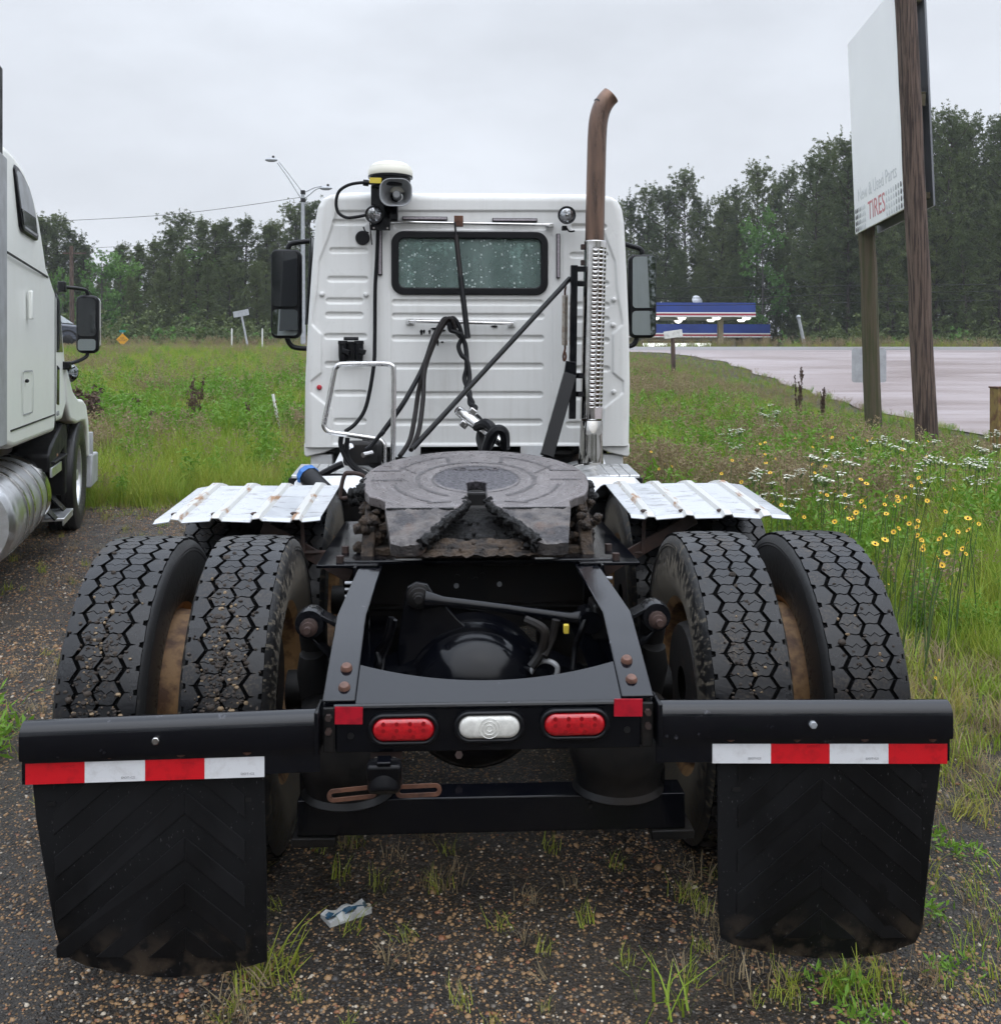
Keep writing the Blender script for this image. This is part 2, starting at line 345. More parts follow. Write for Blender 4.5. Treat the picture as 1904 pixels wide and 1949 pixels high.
def tag(o, label=None, cat=None, group=None, kind=None):
    for k, v in (('label', label), ('category', cat), ('group', group), ('kind', kind)):
        if v: o[k] = v
    return o
def copy_tree(o, parent=None):
    c = o.copy(); COL.objects.link(c); c.parent = parent
    if parent is not None: c.matrix_parent_inverse = o.matrix_parent_inverse.copy()
    for ch in o.children: copy_tree(ch, c)
    return c
def spline(pts, n=8, closed=False):
    pts = [Vector(p) for p in pts]; L = len(pts); o = []
    for i in range(L if closed else L - 1):
        g = lambda k: pts[k % L] if closed else pts[max(0, min(L - 1, k))]
        a, b, c, d = g(i - 1), g(i), g(i + 1), g(i + 2)
        for k in range(n):
            t = k / n; o.append(.5 * ((2 * b) + (c - a) * t + (2 * a - 5 * b + 4 * c - d) * t * t + (3 * b - a - 3 * c + d) * t ** 3))
    if not closed: o.append(pts[-1])
    return o
def rrect(cx, cz, w, h, r, n=6):
    o = []
    for sx, sz, a0 in ((1, 1, 0), (-1, 1, 90), (-1, -1, 180), (1, -1, 270)):
        for k in range(n + 1):
            a = RAD(a0 + 90 * k / n); o.append((cx + sx * (w / 2 - r) + r * math.cos(a), cz + sz * (h / 2 - r) + r * math.sin(a)))
    return o
def ringxz(mb, outer, inner, y0, y1, mi=0):
    n = len(outer); A = [(x, y0, z) for x, z in outer] + [(x, y0, z) for x, z in inner] + [(x, y1, z) for x, z in outer] + [(x, y1, z) for x, z in inner]
    fs = []
    for i in range(n):
        j = (i + 1) % n; fs += [(i, j, n + j, n + i), (2 * n + j, 2 * n + i, 3 * n + i, 3 * n + j), (j, i, 2 * n + i, 2 * n + j), (n + i, n + j, 3 * n + j, 3 * n + i)]
    return mb.add(A, fs, mi)
def text_mesh(txt, size, extrude=.001, align='CENTER'):
    cu = bpy.data.curves.new('lettering', 'FONT'); cu.body = txt; cu.size = size; cu.extrude = extrude; cu.align_x = align; cu.align_y = 'CENTER'; cu.resolution_u = 3
    ob = bpy.data.objects.new('lettering', cu); COL.objects.link(ob); dg = bpy.context.evaluated_depsgraph_get(); dg.update()
    me = bpy.data.meshes.new_from_object(ob.evaluated_get(dg)); bpy.data.objects.remove(ob); bpy.data.curves.remove(cu); return me
def put_text(name, txt, size, loc, rot, matn, parent, sx=1, extrude=.001):
    me = text_mesh(txt, size, extrude); me.transform(Matrix.Translation(Vector(loc)) @ Euler(rot).to_matrix().to_4x4() @ Matrix.Diagonal((sx, 1, 1, 1)))
    me.materials.clear(); me.materials.append(MATS[matn]); return link(name, me, parent)
def fast_mesh(name, V, F, matn, smooth=False):
    """numpy verts (n,3) and quads/tris (m,k) -> mesh"""
    me = bpy.data.meshes.new(name); n, m, k = len(V), len(F), F.shape[1]
    me.vertices.add(n); me.vertices.foreach_set('co', np.asarray(V, np.float32).ravel())
    me.loops.add(m * k); me.loops.foreach_set('vertex_index', F.astype(np.int32).ravel())
    me.polygons.add(m); me.polygons.foreach_set('loop_start', np.arange(0, m * k, k, dtype=np.int32)); me.polygons.foreach_set('loop_total', np.full(m, k, np.int32))
    me.update(calc_edges=True); me.validate()
    for q in (matn if isinstance(matn, (list, tuple)) else [matn]): me.materials.append(MATS[q])
    if smooth: me.shade_smooth()
    return me
# ================================================================== THE DAY CAB TRUCK
YR, YF, TZ = 3.46, 4.73, .518      # rear and front tandem axles, hub height
T = root('day_cab_truck', 'white day cab tractor truck seen from behind, with fifth wheel and black frame', 'truck', (0, 4.1, 0), inplace=True)
TI = PINV[T.name]

# ---- tyres: carcass plus tread blocks
def tyre_mesh(name, N_=49, side='side_rubber'):
    mb = MB(); R0, RB = .525, .511
    prof = [(.292, -.098), (.300, -.112), (.34, -.130), (.40, -.1385), (.45, -.134), (.470, -.131), (.474, -.1335), (.480, -.1315), (.484, -.1325), (.489, -.130), (.505, -.1225), (RB, -.116)]
    prof = prof + [(RB + .001, -.06), (RB + .001, .06)] + [(r, -x) for r, x in prof[::-1]]
    n = 96
    mb.lathe(prof, (0, 0, 0), (1, 0, 0), n, 1)
    m_ = len(prof)
    for i in range(len(mb.f)):
        if 11 <= (i % (m_ - 1)) <= 13: mb.m[i] = 2
    def blk(poly, skip=()):
        k = len(poly); top = []; bot = []
        for u, v in poly:
            v = v + .035 * math.sin(v * 2 * math.pi * 7 / N_) + .012 * math.sin(v * 11.3 + u * 400); a = 2 * math.pi * v / N_; u = u + .0011 * math.sin(v * 5.1 + u * 90); r = R0 - .006 * (abs(u) / .117) ** 3
            top.append((u, r * math.sin(a), r * math.cos(a))); bot.append((u, RB * math.sin(a), RB * math.cos(a)))
        mb.add(top + bot, [tuple(range(k))] + [(i, (i + 1) % k, k + (i + 1) % k, k + i) for i in range(k) if i not in skip], 0); mb.m[-(k - len(skip)):] = [2] * (k - len(skip))
    w1, w2, g = .0415, .0225, .0050
    wav = [(-1, 0), (-.5, .09), (-.1, -.07), (.35, .08), (.7, -.02), (1, .02)]
    for p in range(N_):
        for c, off in ((-.0325, 0), (.0325, .5)):
            v0 = p + off
            up = [(c + w2 - g, v0 + .47), (c + .3 * w2, v0 + .435), (c - .4 * w2, v0 + .485), (c - w2 + g, v0 + .455), (c - w1 + g, v0 + .025)] + [(c + x * (w1 - g) * .96, v0 + y + .02) for x, y in wav[1:-1]] + [(c + w1 - g, v0 + .025)]
            dn = [(c - w2 + g, v0 - .485), (c - .4 * w2, v0 - .455), (c + .3 * w2, v0 - .505), (c + w2 - g, v0 - .47), (c + w1 - g, v0 - .025)] + [(c + x * (w1 - g) * .96, v0 + y - .02) for x, y in wav[1:-1][::-1]] + [(c - w1 + g, v0 - .025)]
            blk(up); blk(dn)
        for sg in (-1, 1):
            o = .5 if sg > 0 else 0
            rib = [(sg * u, p + o + v) for v, u in ((-.5, .0625), (-.08, .0805), (-.045, .082), (-.0, .099), (.045, .082), (.08, .0805), (.5, .0625), (.5, .117), (.14, .117), (.1, .106), (-.1, .106), (-.14, .117), (-.5, .117))]
            blk(rib, (6, 12))
    me_o = mb.build(name, ['tread_rubber', side, 'groove_shade'], smooth=0)
    me = me_o.data; bm = bmesh.new(); bm.from_mesh(me); bmesh.ops.remove_doubles(bm, verts=bm.verts[:], dist=2e-5); bm.to_mesh(me); bm.free(); me.shade_smooth(); me.set_sharp_from_angle(angle=RAD(24)); bpy.data.objects.remove(me_o); return me
TY = tyre_mesh('tyre'); TYM = TY.copy(); TYM.name = 'tyre_muddy'; TYM.materials[1] = MATS['side_rubber_muddy']
def rim_mesh():
    mb = MB()
    prof = [(.300, -.112), (.308, -.108), (.306, -.10), (.288, -.094), (.280, -.06), (.272, .0), (.280, .06), (.288, .094), (.306, .10), (.308, .108), (.300, .112), (.276, .096), (.262, .02), (.262, -.04), (.276, -.096)]
    mb.lathe(prof, (0, 0, 0), (1, 0, 0), 48, 0, closed=True)
    for i in range(len(mb.f)):
        if i % 15 in (0, 1, 2, 8, 9, 10): mb.m[i] = 1
    mb.lathe([(.268, .03), (.24, .055), (.20, .075), (.12, .08), (.0, .08), (.0, .068), (.12, .068), (.20, .062), (.235, .043), (.262, .02)], (0, 0, 0), (1, 0, 0), 40, 0)
    mb.lathe([(.283, .09), (.276, .10), (.262, .178), (.256, .178), (.258, .09)], (0, 0, 0), (1, 0, 0), 48, 0)
    for k in range(10):
        a = 2 * math.pi * k / 10; mb.cyl((.075, .142 * math.cos(a), .142 * math.sin(a)), (.105, .142 * math.cos(a), .142 * math.sin(a)), .017, n=6)
    o = mb.build('wheel', ['rim_rust', 'rim_lip'], smooth=30); me = o.data; bpy.data.objects.remove(o); return me
RIM = rim_mesh()
def put_wheel(x, y, face, tyre=TY, spin=0.0):
    o = bpy.data.objects.new('wheel', RIM); COL.objects.link(o); o.parent = T; o.matrix_parent_inverse = TI
    o.location = (x, y, TZ); o.rotation_euler = (spin, 0, 0 if face > 0 else math.pi)
    t = bpy.data.objects.new('tyre', tyre); COL.objects.link(t); t.parent = o
    return o
mat('mud', (.045, .033, .024), (.02, .015, .012), 60, .4, .6, .8, bmp=.5, bscale=120); mat('mud_grit', (.20, .14, .08), None, rough=.7)
def caked_mud(w_, seed, n, c0, spread):
    """grit and clods stuck to the rear of the tread (the wheel's own spin is undone)"""
    R_ = np.random.default_rng(seed); mb = MB(); flip = abs(w_.rotation_euler.z) > 1
    for k in range(n):
        a = math.radians(R_.normal(c0, spread)); u = R_.normal(0, .05) if k % 3 else R_.normal(-.02, .02); r = .5235; rr = R_.uniform(.0025, .0065) * (1.6 if R_.uniform() < .08 else 1)
        p = Vector((u, -math.cos(a) * r, math.sin(a) * r)); q = (Euler((w_.rotation_euler.x, 0, w_.rotation_euler.z)).to_matrix().inverted() @ p)
        if abs(u) < .11: mb.ball(q, rr, 6, mi=1 if R_.uniform() < .16 else 0, sc=(R_.uniform(.7, 1.6), R_.uniform(.7, 1.3), R_.uniform(.7, 1.3)))
    mb.v = [tuple(Vector(v) * (1 + R_.normal(0, .0022))) for v in mb.v]
    o = mb.build('caked_mud', ['mud', 'mud_grit'], w_, smooth=60); o['kind'] = 'stuff'
for y in (YR, YF):
    for sx in (-1, 1):
        wo = put_wheel(.018 + sx * 1.152, y, -sx, TY, rng.uniform(0, 6)); wi = put_wheel(.018 + sx * .79, y, sx, TYM, rng.uniform(0, 6))
        if y == YR:
            for w_, n_, sd in ((wo, 300 if sx < 0 else 60, 1), (wi, 460 if sx < 0 else 80, 2)): caked_mud(w_, sd + 20 + 5 * sx, n_, 22, 16)
for sx in (-1, 1): put_wheel(sx * 1.03, 9.75, sx, TY, 1)

# ---- frame
def part(mb, name, m, bev=0, parent=None, **k): return mb.build(name, m, parent or T, bev, **k)
RZ = .905
for sx in (-1, 1):
    mb = MB(); xo, xi = sx * .43, sx * .422
    web = [(2.60, .645), (2.60, .768), (2.93, RZ), (9.9, RZ), (9.9, .64), (2.75, .64)]
    mb.yz(web, xo, xi)
    top = [(2.598, .772), (2.928, RZ + .004), (9.9, RZ + .004), (9.9, RZ - .004), (2.931, RZ - .004), (2.602, .764)]
    mb.yz(top, sx * .432, sx * .347)
    mb.yz([(2.6, .648), (9.9, .648), (9.9, .640), (2.6, .640)], xi, sx * .35)
    part(mb, 'frame_rail', 'black_paint_worn', .004)
    for px, py in (((659, 1272), (655, 1309)) if sx < 0 else ((1192, 1257), (1201, 1294))):
        d = ray(px, py); s_ = (2.6 * .4333 - .772 + CAM.z) / (d.y * .4333 - d.z); q = CAM + d * s_; nrm = Vector((0, -.4, .917))
        part(MB().lathe([(.0, .016), (.0075, .016), (.012, .0145), (.0155, .008), (.0165, .001), (.0165, 0)], q - nrm * .004, nrm, 20), 'rail_bolt', 'rust_bolt')
# rear crossmember: lamp panel and scooped top flange
mb = MB(); mb.xz([(-.395, .640), (.395, .640), (.395, .762), (-.395, .762)], 2.588, 2.598)
part(mb, 'lamp_panel', 'black_paint', .003)
mb = MB(); top = []; n = 28
for k in range(n + 1):
    x = -.345 + .69 * k / n; top.append((x, 2.665 + .062 * (abs(x) / .345) ** 2.0))
poly = [(.345, 2.590), (-.345, 2.590)]
zt = lambda x, y: .769 + (y - 2.6) * .4333
vs = [(x, 2.592, zt(x, 2.592)) for x, y in top] + [(x, y, zt(x, y)) for x, y in top] + [(x, 2.592, zt(x, 2.592) - .008) for x, y in top] + [(x, y, zt(x, y) - .008) for x, y in top]
q = n + 1; fs = []
for k in range(n): fs += [(k, k + 1, q + k + 1, q + k), (2 * q + k + 1, 2 * q + k, 3 * q + k, 3 * q + k + 1), (q + k, q + k + 1, 3 * q + k + 1, 3 * q + k), (k + 1, k, 2 * q + k, 2 * q + k + 1)]
mb.add(vs, fs); part(mb, 'top_flange', 'black_paint_worn')
# rounded rear edge of the flange
part(MB().tube([(-.40, 2.592, .757), (.40, 2.592, .757)], .0085, 10), 'flange_lip', 'black_paint_worn')
# rail end plates
for sx in (-1, 1):
    mb = MB(); mb.box((sx * .413, 2.592, .70), (.03, .014, .115)); part(mb, 'rail_end', 'black_dirty', .003)
    for z in (.735, .70):
        part(MB().cyl((sx * .413, 2.588, z), (sx * .413, 2.572, z), .009, n=6), 'end_bolt', 'rust_dark')
# lamps
def lamp(px, py, lens, leds):
    c = P(px, py, 2.585); out = rrect(c.x, c.z, .182, .080, .0398, 10); inn = rrect(c.x, c.z, .158, .060, .0298, 10)
    mb = MB(); ringxz(mb, out, inn, 2.566, 2.589); g = part(mb, 'lamp_grommet', 'black_plastic', .004)
    mb = MB(); a = rrect(c.x, c.z, .160, .062, .0308, 10); b = rrect(c.x, c.z, .130, .036, .0175, 10); n = len(a)
    mid = rrect(c.x, c.z, .150, .053, .026, 10)
    mb.add([(x, 2.576, z) for x, z in a] + [(x, 2.5655, z) for x, z in mid] + [(x, 2.562, z) for x, z in b], [(i, (i + 1) % n, n + (i + 1) % n, n + i) for i in range(n)] + [(n + i, n + (i + 1) % n, 2 * n + (i + 1) % n, 2 * n + i) for i in range(n)] + [tuple(range(2 * n, 3 * n))])
    L_ = part(mb, 'lens', lens, 0, g, smooth=60)
    if leds:
        for r_, row in enumerate((4, 4, 2)):
            for k in range(row):
                x = c.x + (k - (row - 1) / 2) * (.034 if row == 4 else .05); z = c.z + (r_ - 1) * -.0165
                part(MB().cyl((x, 2.5665, z), (x, 2.5615, z), .0068, .0055, 10), 'led', 'led_red', 0, g)
    else:
        for rr_ in (.008, .017, .026):
            pts = [(c.x + rr_ * math.cos(a), 2.5615, c.z + rr_ * math.sin(a)) for a in (2 * math.pi * k / 24 for k in range(24))]
            part(MB().tube(pts, .0011, 4, True), 'lens_ring', 'clear_lens', 0, g)
lamp(768, 1385, 'red_lens', True); lamp(930.5, 1380, 'clear_lens', False); lamp(1092, 1375, 'red_lens', True)
for (x0, y0, x1, y1, tl) in ((637, 1346, 690, 1378, -.045), (1168, 1331, 1222, 1363, -.03)):
    a, b = P(x0, y0, 2.584), P(x1, y1, 2.584); c = (a + b) / 2
    part(MB().box((c.x, 2.5845, c.z), (b.x - a.x, .004, a.z - b.z), (0, -tl * .5, 0)), 'reflector', 'reflex_dark_red')
for px, py in ((667, 1401), (1193, 1389)):
    c = P(px, py, 2.586); part(MB().cyl((c.x, 2.5875, c.z), (c.x, 2.584, c.z), .0085, n=14), 'hole_shade_disc', 'black_matte')  # black discs on the panel stand in for shaded holes
# ---- mud flap hangers and flaps
def hanger(sx):
    x0, x1 = sx * .436, sx * (1.187 if sx < 0 else 1.222); za, zb = (.750, .732) if sx < 0 else (.757, .746)
    prof = [(.034, -.046)]
    for k in range(11):
        a = RAD(0 + 180 * k / 10); prof.append((.034 * math.cos(a), -.034 + .034 * math.sin(a)))
    prof += [(-.0345, -.085), (-.030, -.094), (-.016, -.098), (-.014, -.158), (-.009, -.158), (-.010, -.095), (-.024, -.088), (-.029, -.08), (-.029, -.034)]
    for k in range(1, 10):
        a = RAD(180 - 180 * k / 10); prof.append((.029 * math.cos(a), -.034 + .029 * math.sin(a)))
    prof.append((.029, -.046))
    mb = MB(); mb.prism(prof, lambda y, z: (x0, 2.605 + y, za + z), lambda y, z: (x1, 2.605 + y, zb + z))
    h = part(mb, 'mud_flap_hanger', 'black_paint_worn', smooth=40)
    # socket collar and gusset against the rail
    part(MB().box((sx * .441, 2.605, za - .05), (.012, .10, .115)), 'hanger_socket', 'black_paint', .004)
    part(MB().cyl((sx * .845, 2.574, (za + zb) / 2 - .052), (sx * .845, 2.560, (za + zb) / 2 - .052), .0105, n=6), 'face_bolt', 'chrome' if sx < 0 else 'galvanised', .002)
    return h
HL, HR = hanger(-1), hanger(1)
TAPE_Y = 2.5885
for sx, xs, z0, z1, cols in ((-1, (48, 161, 276, 389, 503), ((1454, 1494), (1440, 1479)), None, 'rwrw'), (1, (1355, 1466.5, 1578, 1690, 1802), ((1416, 1453), (1416, 1454)), None, 'wrwr')):
    for k in range(4):
        def q(px, e):
            t = (px - xs[0]) / (xs[-1] - xs[0]); py = z0[0][e] * (1 - t) + z0[1][e] * t; return P(px, py, TAPE_Y)
        a, b, c, d = q(xs[k], 1), q(xs[k + 1], 1), q(xs[k + 1], 0), q(xs[k], 0)
        mb = MB(); mb.prism([(a.x + .0002, a.z), (b.x - .0002, b.z), (c.x - .0002, c.z), (d.x + .0002, d.z)], lambda x, z: (x, TAPE_Y + .0025, z), lambda x, z: (x, TAPE_Y, z))
        tp = part(mb, 'reflective_tape', 'reflex_red' if cols[k] == 'r' else 'reflex_white')
        w_ = cols[k] == 'w'; tx = a.x + .72 * (b.x - a.x); tz = a.z + (.22 if w_ else .84) * (d.z - a.z)
        put_text('print', 'DOT-C2', .0075, (tx, TAPE_Y - .0012, tz), (RAD(90), 0, 0), 'tape_print' if w_ else 'reflex_dark_red', tp, 1.25, .0002)
for sx, pts in ((-1, ((76, 1437), (208, 1435), (344, 1432), (470, 1428))), (1, ((1390, 1403), (1516, 1403), (1645, 1403), (1774, 1403)))):
    for px, py in pts:
        c = P(px, py, 2.59); part(MB().lathe([(0, .009), (.006, .009), (.0085, .006), (.0085, .004), (.013, .003), (.013, 0)], (c.x, 2.592, c.z), (0, -1, 0), 8), 'hanger_bolt', 'rust_bolt')
def flap(pts, ribs, apex):
    pts = [P(px, py, 2.612) for px, py in pts]; me = bpy.data.meshes.new('mud_flap'); bm = bmesh.new()
    lim = [p.z for p in pts]
    fv = [bm.verts.new((p.x, 2.612, p.z)) for p in pts]; f = bm.faces.new(fv)
    for k in range(1, 14):
        z = .02 + k * .05; bmesh.ops.bisect_plane(bm, geom=bm.verts[:] + bm.edges[:] + bm.faces[:], plane_co=(0, 0, z), plane_no=(0, 0, 1))
    xm = [p.x for p in pts]; x0, x1 = min(xm), max(xm)
    for k in range(1, 8): bmesh.ops.bisect_plane(bm, geom=bm.verts[:] + bm.edges[:] + bm.faces[:], plane_co=(x0 + (x1 - x0) * k / 8, 0, 0), plane_no=(1, 0, 0))
    def bow(p):
        d = max(0, .62 - p.z); u = (p.x - x0) / (x1 - x0); return Vector((p.x, p.y + .02 * (d / .6) ** 2 + .010 * math.sin(u * 5 + 1) * (d / .6) + (.018 * max(0, .12 - p.z) / .12), p.z))
    ex = bmesh.ops.extrude_face_region(bm, geom=bm.faces[:]); bmesh.ops.translate(bm, verts=[g for g in ex['geom'] if isinstance(g, bmesh.types.BMVert)], vec=(0, .010, 0))
    for v in bm.verts: v.co = bow(v.co)
    bmesh.ops.recalc_face_normals(bm, faces=bm.faces[:]); bm.to_mesh(me); bm.free(); me.materials.append(MATS['flap_rubber'])
    me.shade_smooth(); me.set_sharp_from_angle(angle=RAD(40)); fl = link('mud_flap', me, T)
    # chevron bars moulded into the rubber
    xl, xr = x0 + .055, x1 - .055
    def clip(poly, zmin):
        o = []
        for i in range(len(poly)):
            a, b = poly[i], poly[(i + 1) % len(poly)]
            if a[1] >= zmin: o.append(a)
            if (a[1] - zmin) * (b[1] - zmin) < 0:
                t = (zmin - a[1]) / (b[1] - a[1]); o.append((a[0] + t * (b[0] - a[0]), zmin))
        return o
    for s in (-1, 1):
        xe = xl if s < 0 else xr
        for k in range(-3, 6):
            zt_ = .66 - k * .118; hgt = .058; sl = .86
            A = (apex, min(zt_, .585)); wdt = abs(xe - apex)
            poly = [(apex + s * .0, zt_), (xe, zt_ - wdt * sl), (xe, zt_ - wdt * sl - hgt), (apex, zt_ - hgt)]
            poly = clip(poly, .105); poly = [(x, -z) for x, z in poly]; poly = clip(poly, -.60); poly = [(x, -z) for x, z in poly]
            if len(poly) < 3: continue
            rb = MB()
            # strips so the bar follows the flap's bow
            rb.xz(poly, 2.6125, 2.6085); o = rb.build('ridge', 'flap_ridge', fl, .0012, smooth=0, warp=bow)
    for px in (x0 + .05, x1 - .05): part(MB().box((px, 2.612, .515), (.022, .004, .010)), 'slot', 'black_matte', 0, fl)
    return fl
flap([(60, 1470), (68, 1560), (85, 1680), (99, 1775), (107, 1808), (122, 1834), (155, 1853), (225, 1867), (300, 1872), (375, 1866), (445, 1855), (505, 1838), (507, 1700), (503, 1470)], None, P(352, 1600, 2.612).x)
flap([(1365, 1440), (1367, 1600), (1370, 1740), (1376, 1795), (1400, 1811), (1470, 1828), (1560, 1837), (1640, 1832), (1700, 1819), (1746, 1800), (1757, 1770), (1771, 1600), (1785, 1490), (1790, 1440)], None, P(1562, 1600, 2.612).x)

# ---- suspension, axles, differential
for y in (YR, YF):
    mb = MB(); mb.cyl((-.66, y, TZ), (.66, y, TZ), .066, n=20); part(mb, 'axle_tube', 'black_dirty')
    mb = MB(); cx = -.02
    prof = [(.0, -.235), (.08, -.232), (.14, -.215), (.19, -.18), (.218, -.135), (.226, -.10), (.238, -.098), (.242, -.08), (.236, -.076), (.244, -.05), (.252, -.045), (.252, .05), (.2, .12), (.12, .2), (.0, .22)]
    mb.lathe(prof, (cx, y, TZ - .005), (0, 1, 0), 48)
    # flared necks into the tubes
    for s in (-1, 1): mb.tube([(cx + s * .1, y, TZ), (cx + s * .26, y, TZ), (cx + s * .38, y, TZ)], [.19, .13, .07], 20)
    part(mb, 'differential_housing', 'black_paint', smooth=30)
    for sx in (-1, 1):
        mb = MB(); mb.lathe([(.06, 0), (.20, 0), (.208, .01), (.213, .03), (.205, .04), (.205, .14), (.18, .15), (.05, .15)], (sx * .705, y, TZ), (sx, 0, 0), 40); part(mb, 'brake_drum', 'drum', smooth=30)
        mb = MB(); mb.lathe([(.0, 0), (.07, 0), (.085, .02), (.085, .10), (.07, .12), (0, .12)], (sx * .44, y + .12, TZ + .02), (sx, .3, 0), 24); part(mb, 'brake_chamber', 'black_dirty')
        # trailing arm and air spring with its cross beam
        mb = MB(); mb.bar((sx * .52, y - .42, .36), (sx * .52, y + .6, .47), .075, .10); part(mb, 'trailing_arm', 'black_dirty', .01)
        by = y - .42
        mb = MB(); mb.lathe([(.0, 0), (.135, 0), (.140, .004), (.128, .02), (.132, .055), (.140, .075), (.146, .10), (.146, .15), (.138, .19), (.146, .21), (.14, .27), (.1, .285), (0, .285)], (sx * .41, by, .345), (0, 0, 1), 36); part(mb, 'air_spring', 'black_dirty', smooth=28)
        # shock absorber on its bracket
        a = P(590, 1186, 3.02) if sx < 0 else P(1247, 1172, 3.02); a = Vector((a.x, a.y + (y - YR), a.z))
        mb = MB(); mb.lathe([(.010, -.02), (.042, -.02), (.046, 0), (.046, .04), (.042, .06), (.01, .06)], a + Vector((0, .0, .0)), (0, 1, 0), 20); part(mb, 'shock_bush', 'black_paint', smooth=35)
        mb = MB(); mb.lathe([(0, .05), (.010, .05), (.011, .032), (.020, .030), (.020, .018), (.027, .016), (.027, 0)], a + Vector((sx * .0, -.02, -.006)), (0, -1, 0), 12); part(mb, 'shock_nut', 'rust_dark')
        mb = MB(); mb.bar(a + Vector((0, .02, .038)), (sx * .432, a.y + .02, a.z - .01), .07, .012, up=(0, 0, 1)); mb.bar(a + Vector((0, .02, -.04)), (sx * .432, a.y + .02, a.z - .13), .06, .010, up=(0, 0, 1)); part(mb, 'shock_bracket', 'black_paint', .002)
        mb = MB(); mb.cyl(a + Vector((0, .03, -.02)), (a.x, y - .12, .42), .040, n=18); mb.tube([a + Vector((0, .03, -.10)), a + Vector((0, .045, -.16)), Vector((a.x, y - .12, .36))], [.036, .047, .047], 18); part(mb, 'shock_absorber', 'black_matte')
    if y == YR:
        mb = MB(); a, b = P(570, 1507, 3.04), P(1296, 1503, 3.04)
        pr = [(-.05, .105), (.05, .105), (.05, .095), (-.04, .095), (-.04, .010), (.055, .010), (.055, 0), (-.055, 0), (-.055, .01), (-.05, .095)]
        mb.prism(pr, lambda yy, zz: (a.x, 3.04 + yy, .237 + zz), lambda yy, zz: (b.x, 3.04 + yy, .237 + zz)); part(mb, 'suspension_beam', 'black_paint', .004)
        for sx, xx in ((-1, a.x + .05), (1, b.x - .04)): part(MB().box((xx, 3.04, .222), (.13, .13, .028)), 'beam_pad', 'black_dirty', .004)
        for px, py in ((1118, 1522), (1133, 1520), (1123, 1535)):
            c = P(px, py, 2.985); part(MB().cyl((c.x, 2.991, c.z), (c.x, 2.984, c.z), .007, n=8), 'beam_bolt', 'black_matte')
        part(MB().cyl(P(873, 1437, 3.2), P(873, 1437, 3.17), .013, n=6), 'drain_plug', 'rust_dark')
# torque rod and its tower on the rear differential
A, B = P(797, 1137, 3.36), P(1118, 1176, 3.36)
mb = MB(); pl = [(A.x - .048, A.z - .005), (A.x - .040, A.z + .03), (A.x - .01, A.z + .047), (A.x + .028, A.z + .04), (A.x + .05, A.z + .006), (A.x + .13, A.z - .08), (A.x + .26, A.z - .20), (A.x + .30, A.z - .34), (A.x - .06, A.z - .34), (A.x - .075, A.z - .18)]
mb.xz(pl, 3.375, 3.40); part(mb, 'torque_rod_tower', 'black_paint', .004)
mb = MB(); mb.lathe([(0, .055), (.014, .055), (.015, .045), (.022, .044), (.022, .03), (.034, .028), (.034, .012), (.042, .01), (.042, 0)], (A.x, 3.372, A.z), (0, -1, 0), 20); part(mb, 'tower_bolt', 'black_dirty', .001)
mb = MB(); mb.tube([(A.x + .02, 3.35, A.z - .005), (A.x + .08, 3.35, A.z - .012), ((A.x + B.x) / 2, 3.35, (A.z + B.z) / 2), (B.x - .06, 3.35, B.z + .003), (B.x, 3.35, B.z)], [.032, .017, .0155, .018, .034], 18); mb.cyl((B.x, 3.29, B.z), (B.x, 3.40, B.z), .038, n=20); part(mb, 'torque_rod', 'black_paint', smooth=35)
part(MB().box((.40, 3.36, B.z), (.06, .13, .12)), 'rod_bracket', 'black_dirty', .01)
# crossmember behind, arched
mb = MB(); pts = [(-.42, .60), (.42, .60), (.42, .885)]
for k in range(13):
    u = 1 - 2 * k / 12; pts.append((u * .36, .885 + .012 * (1 - u * u)))
pts.append((-.42, .885)); mb.xz(pts, 3.93, 3.945); part(mb, 'crossmember', 'black_dirty')
mb = MB(); mb.box((0, 3.90, .69), (.84, .05, .012)); part(mb, 'crossmember_ledge', 'black_dirty', .003)
for px, py in ((805, 1107), (868, 1115), (893, 1104), (905, 1103), (950, 1112), (918, 1095), (870, 1098)):
    c = P(px, py, 3.925); part(MB().cyl((c.x, 3.932, c.z), (c.x, 3.922, c.z), .010, n=10), 'crossmember_bolt', rng.choice(['black_matte', 'black_dirty', 'galvanised']))
# wiring loom and hoses inside the frame
for pts, r, m_ in ((((745, 1175), (735, 1215), (718, 1240), (722, 1265), (705, 1290)), .011, 'hose_black'), (((752, 1180), (742, 1222), (730, 1250), (726, 1285)), .007, 'hose_black'), (((1120, 1160), (1105, 1200), (1095, 1230), (1090, 1275)), .010, 'hose_black'),
                   (((1000, 1180), (1035, 1200), (1030, 1240), (1010, 1270)), .016, 'black_dirty'), (((1058, 1180), (1050, 1215), (1035, 1250)), .014, 'black_dirty'), (((1000, 1295), (1020, 1265), (1040, 1258), (1060, 1270), (1055, 1300)), .009, 'grey_plastic')):
    part(MB().tube(spline([P(a, b, 3.3 + .02 * math.sin(a)) for a, b in pts], 6), r, 8), 'hose', m_)
part(MB().box(P(1077, 1197, 3.28), (.018, .02, .03)), 'wiring_connector', 'yellow_sticker', .003)
for px0, py0 in ((655, 1110), (660, 1122), (668, 1135), (1183, 1100), (1190, 1115), (1196, 1130), (1205, 1150), (1210, 1160), (618, 1245), (622, 1252)):
    c = P(px0, py0, 3.55); sx = -1 if c.x < 0 else 1; part(MB().cyl((sx * .43, 3.55, c.z), (sx * .475, 3.55, c.z), .0065, n=8), 'rail_stud', 'galvanised')
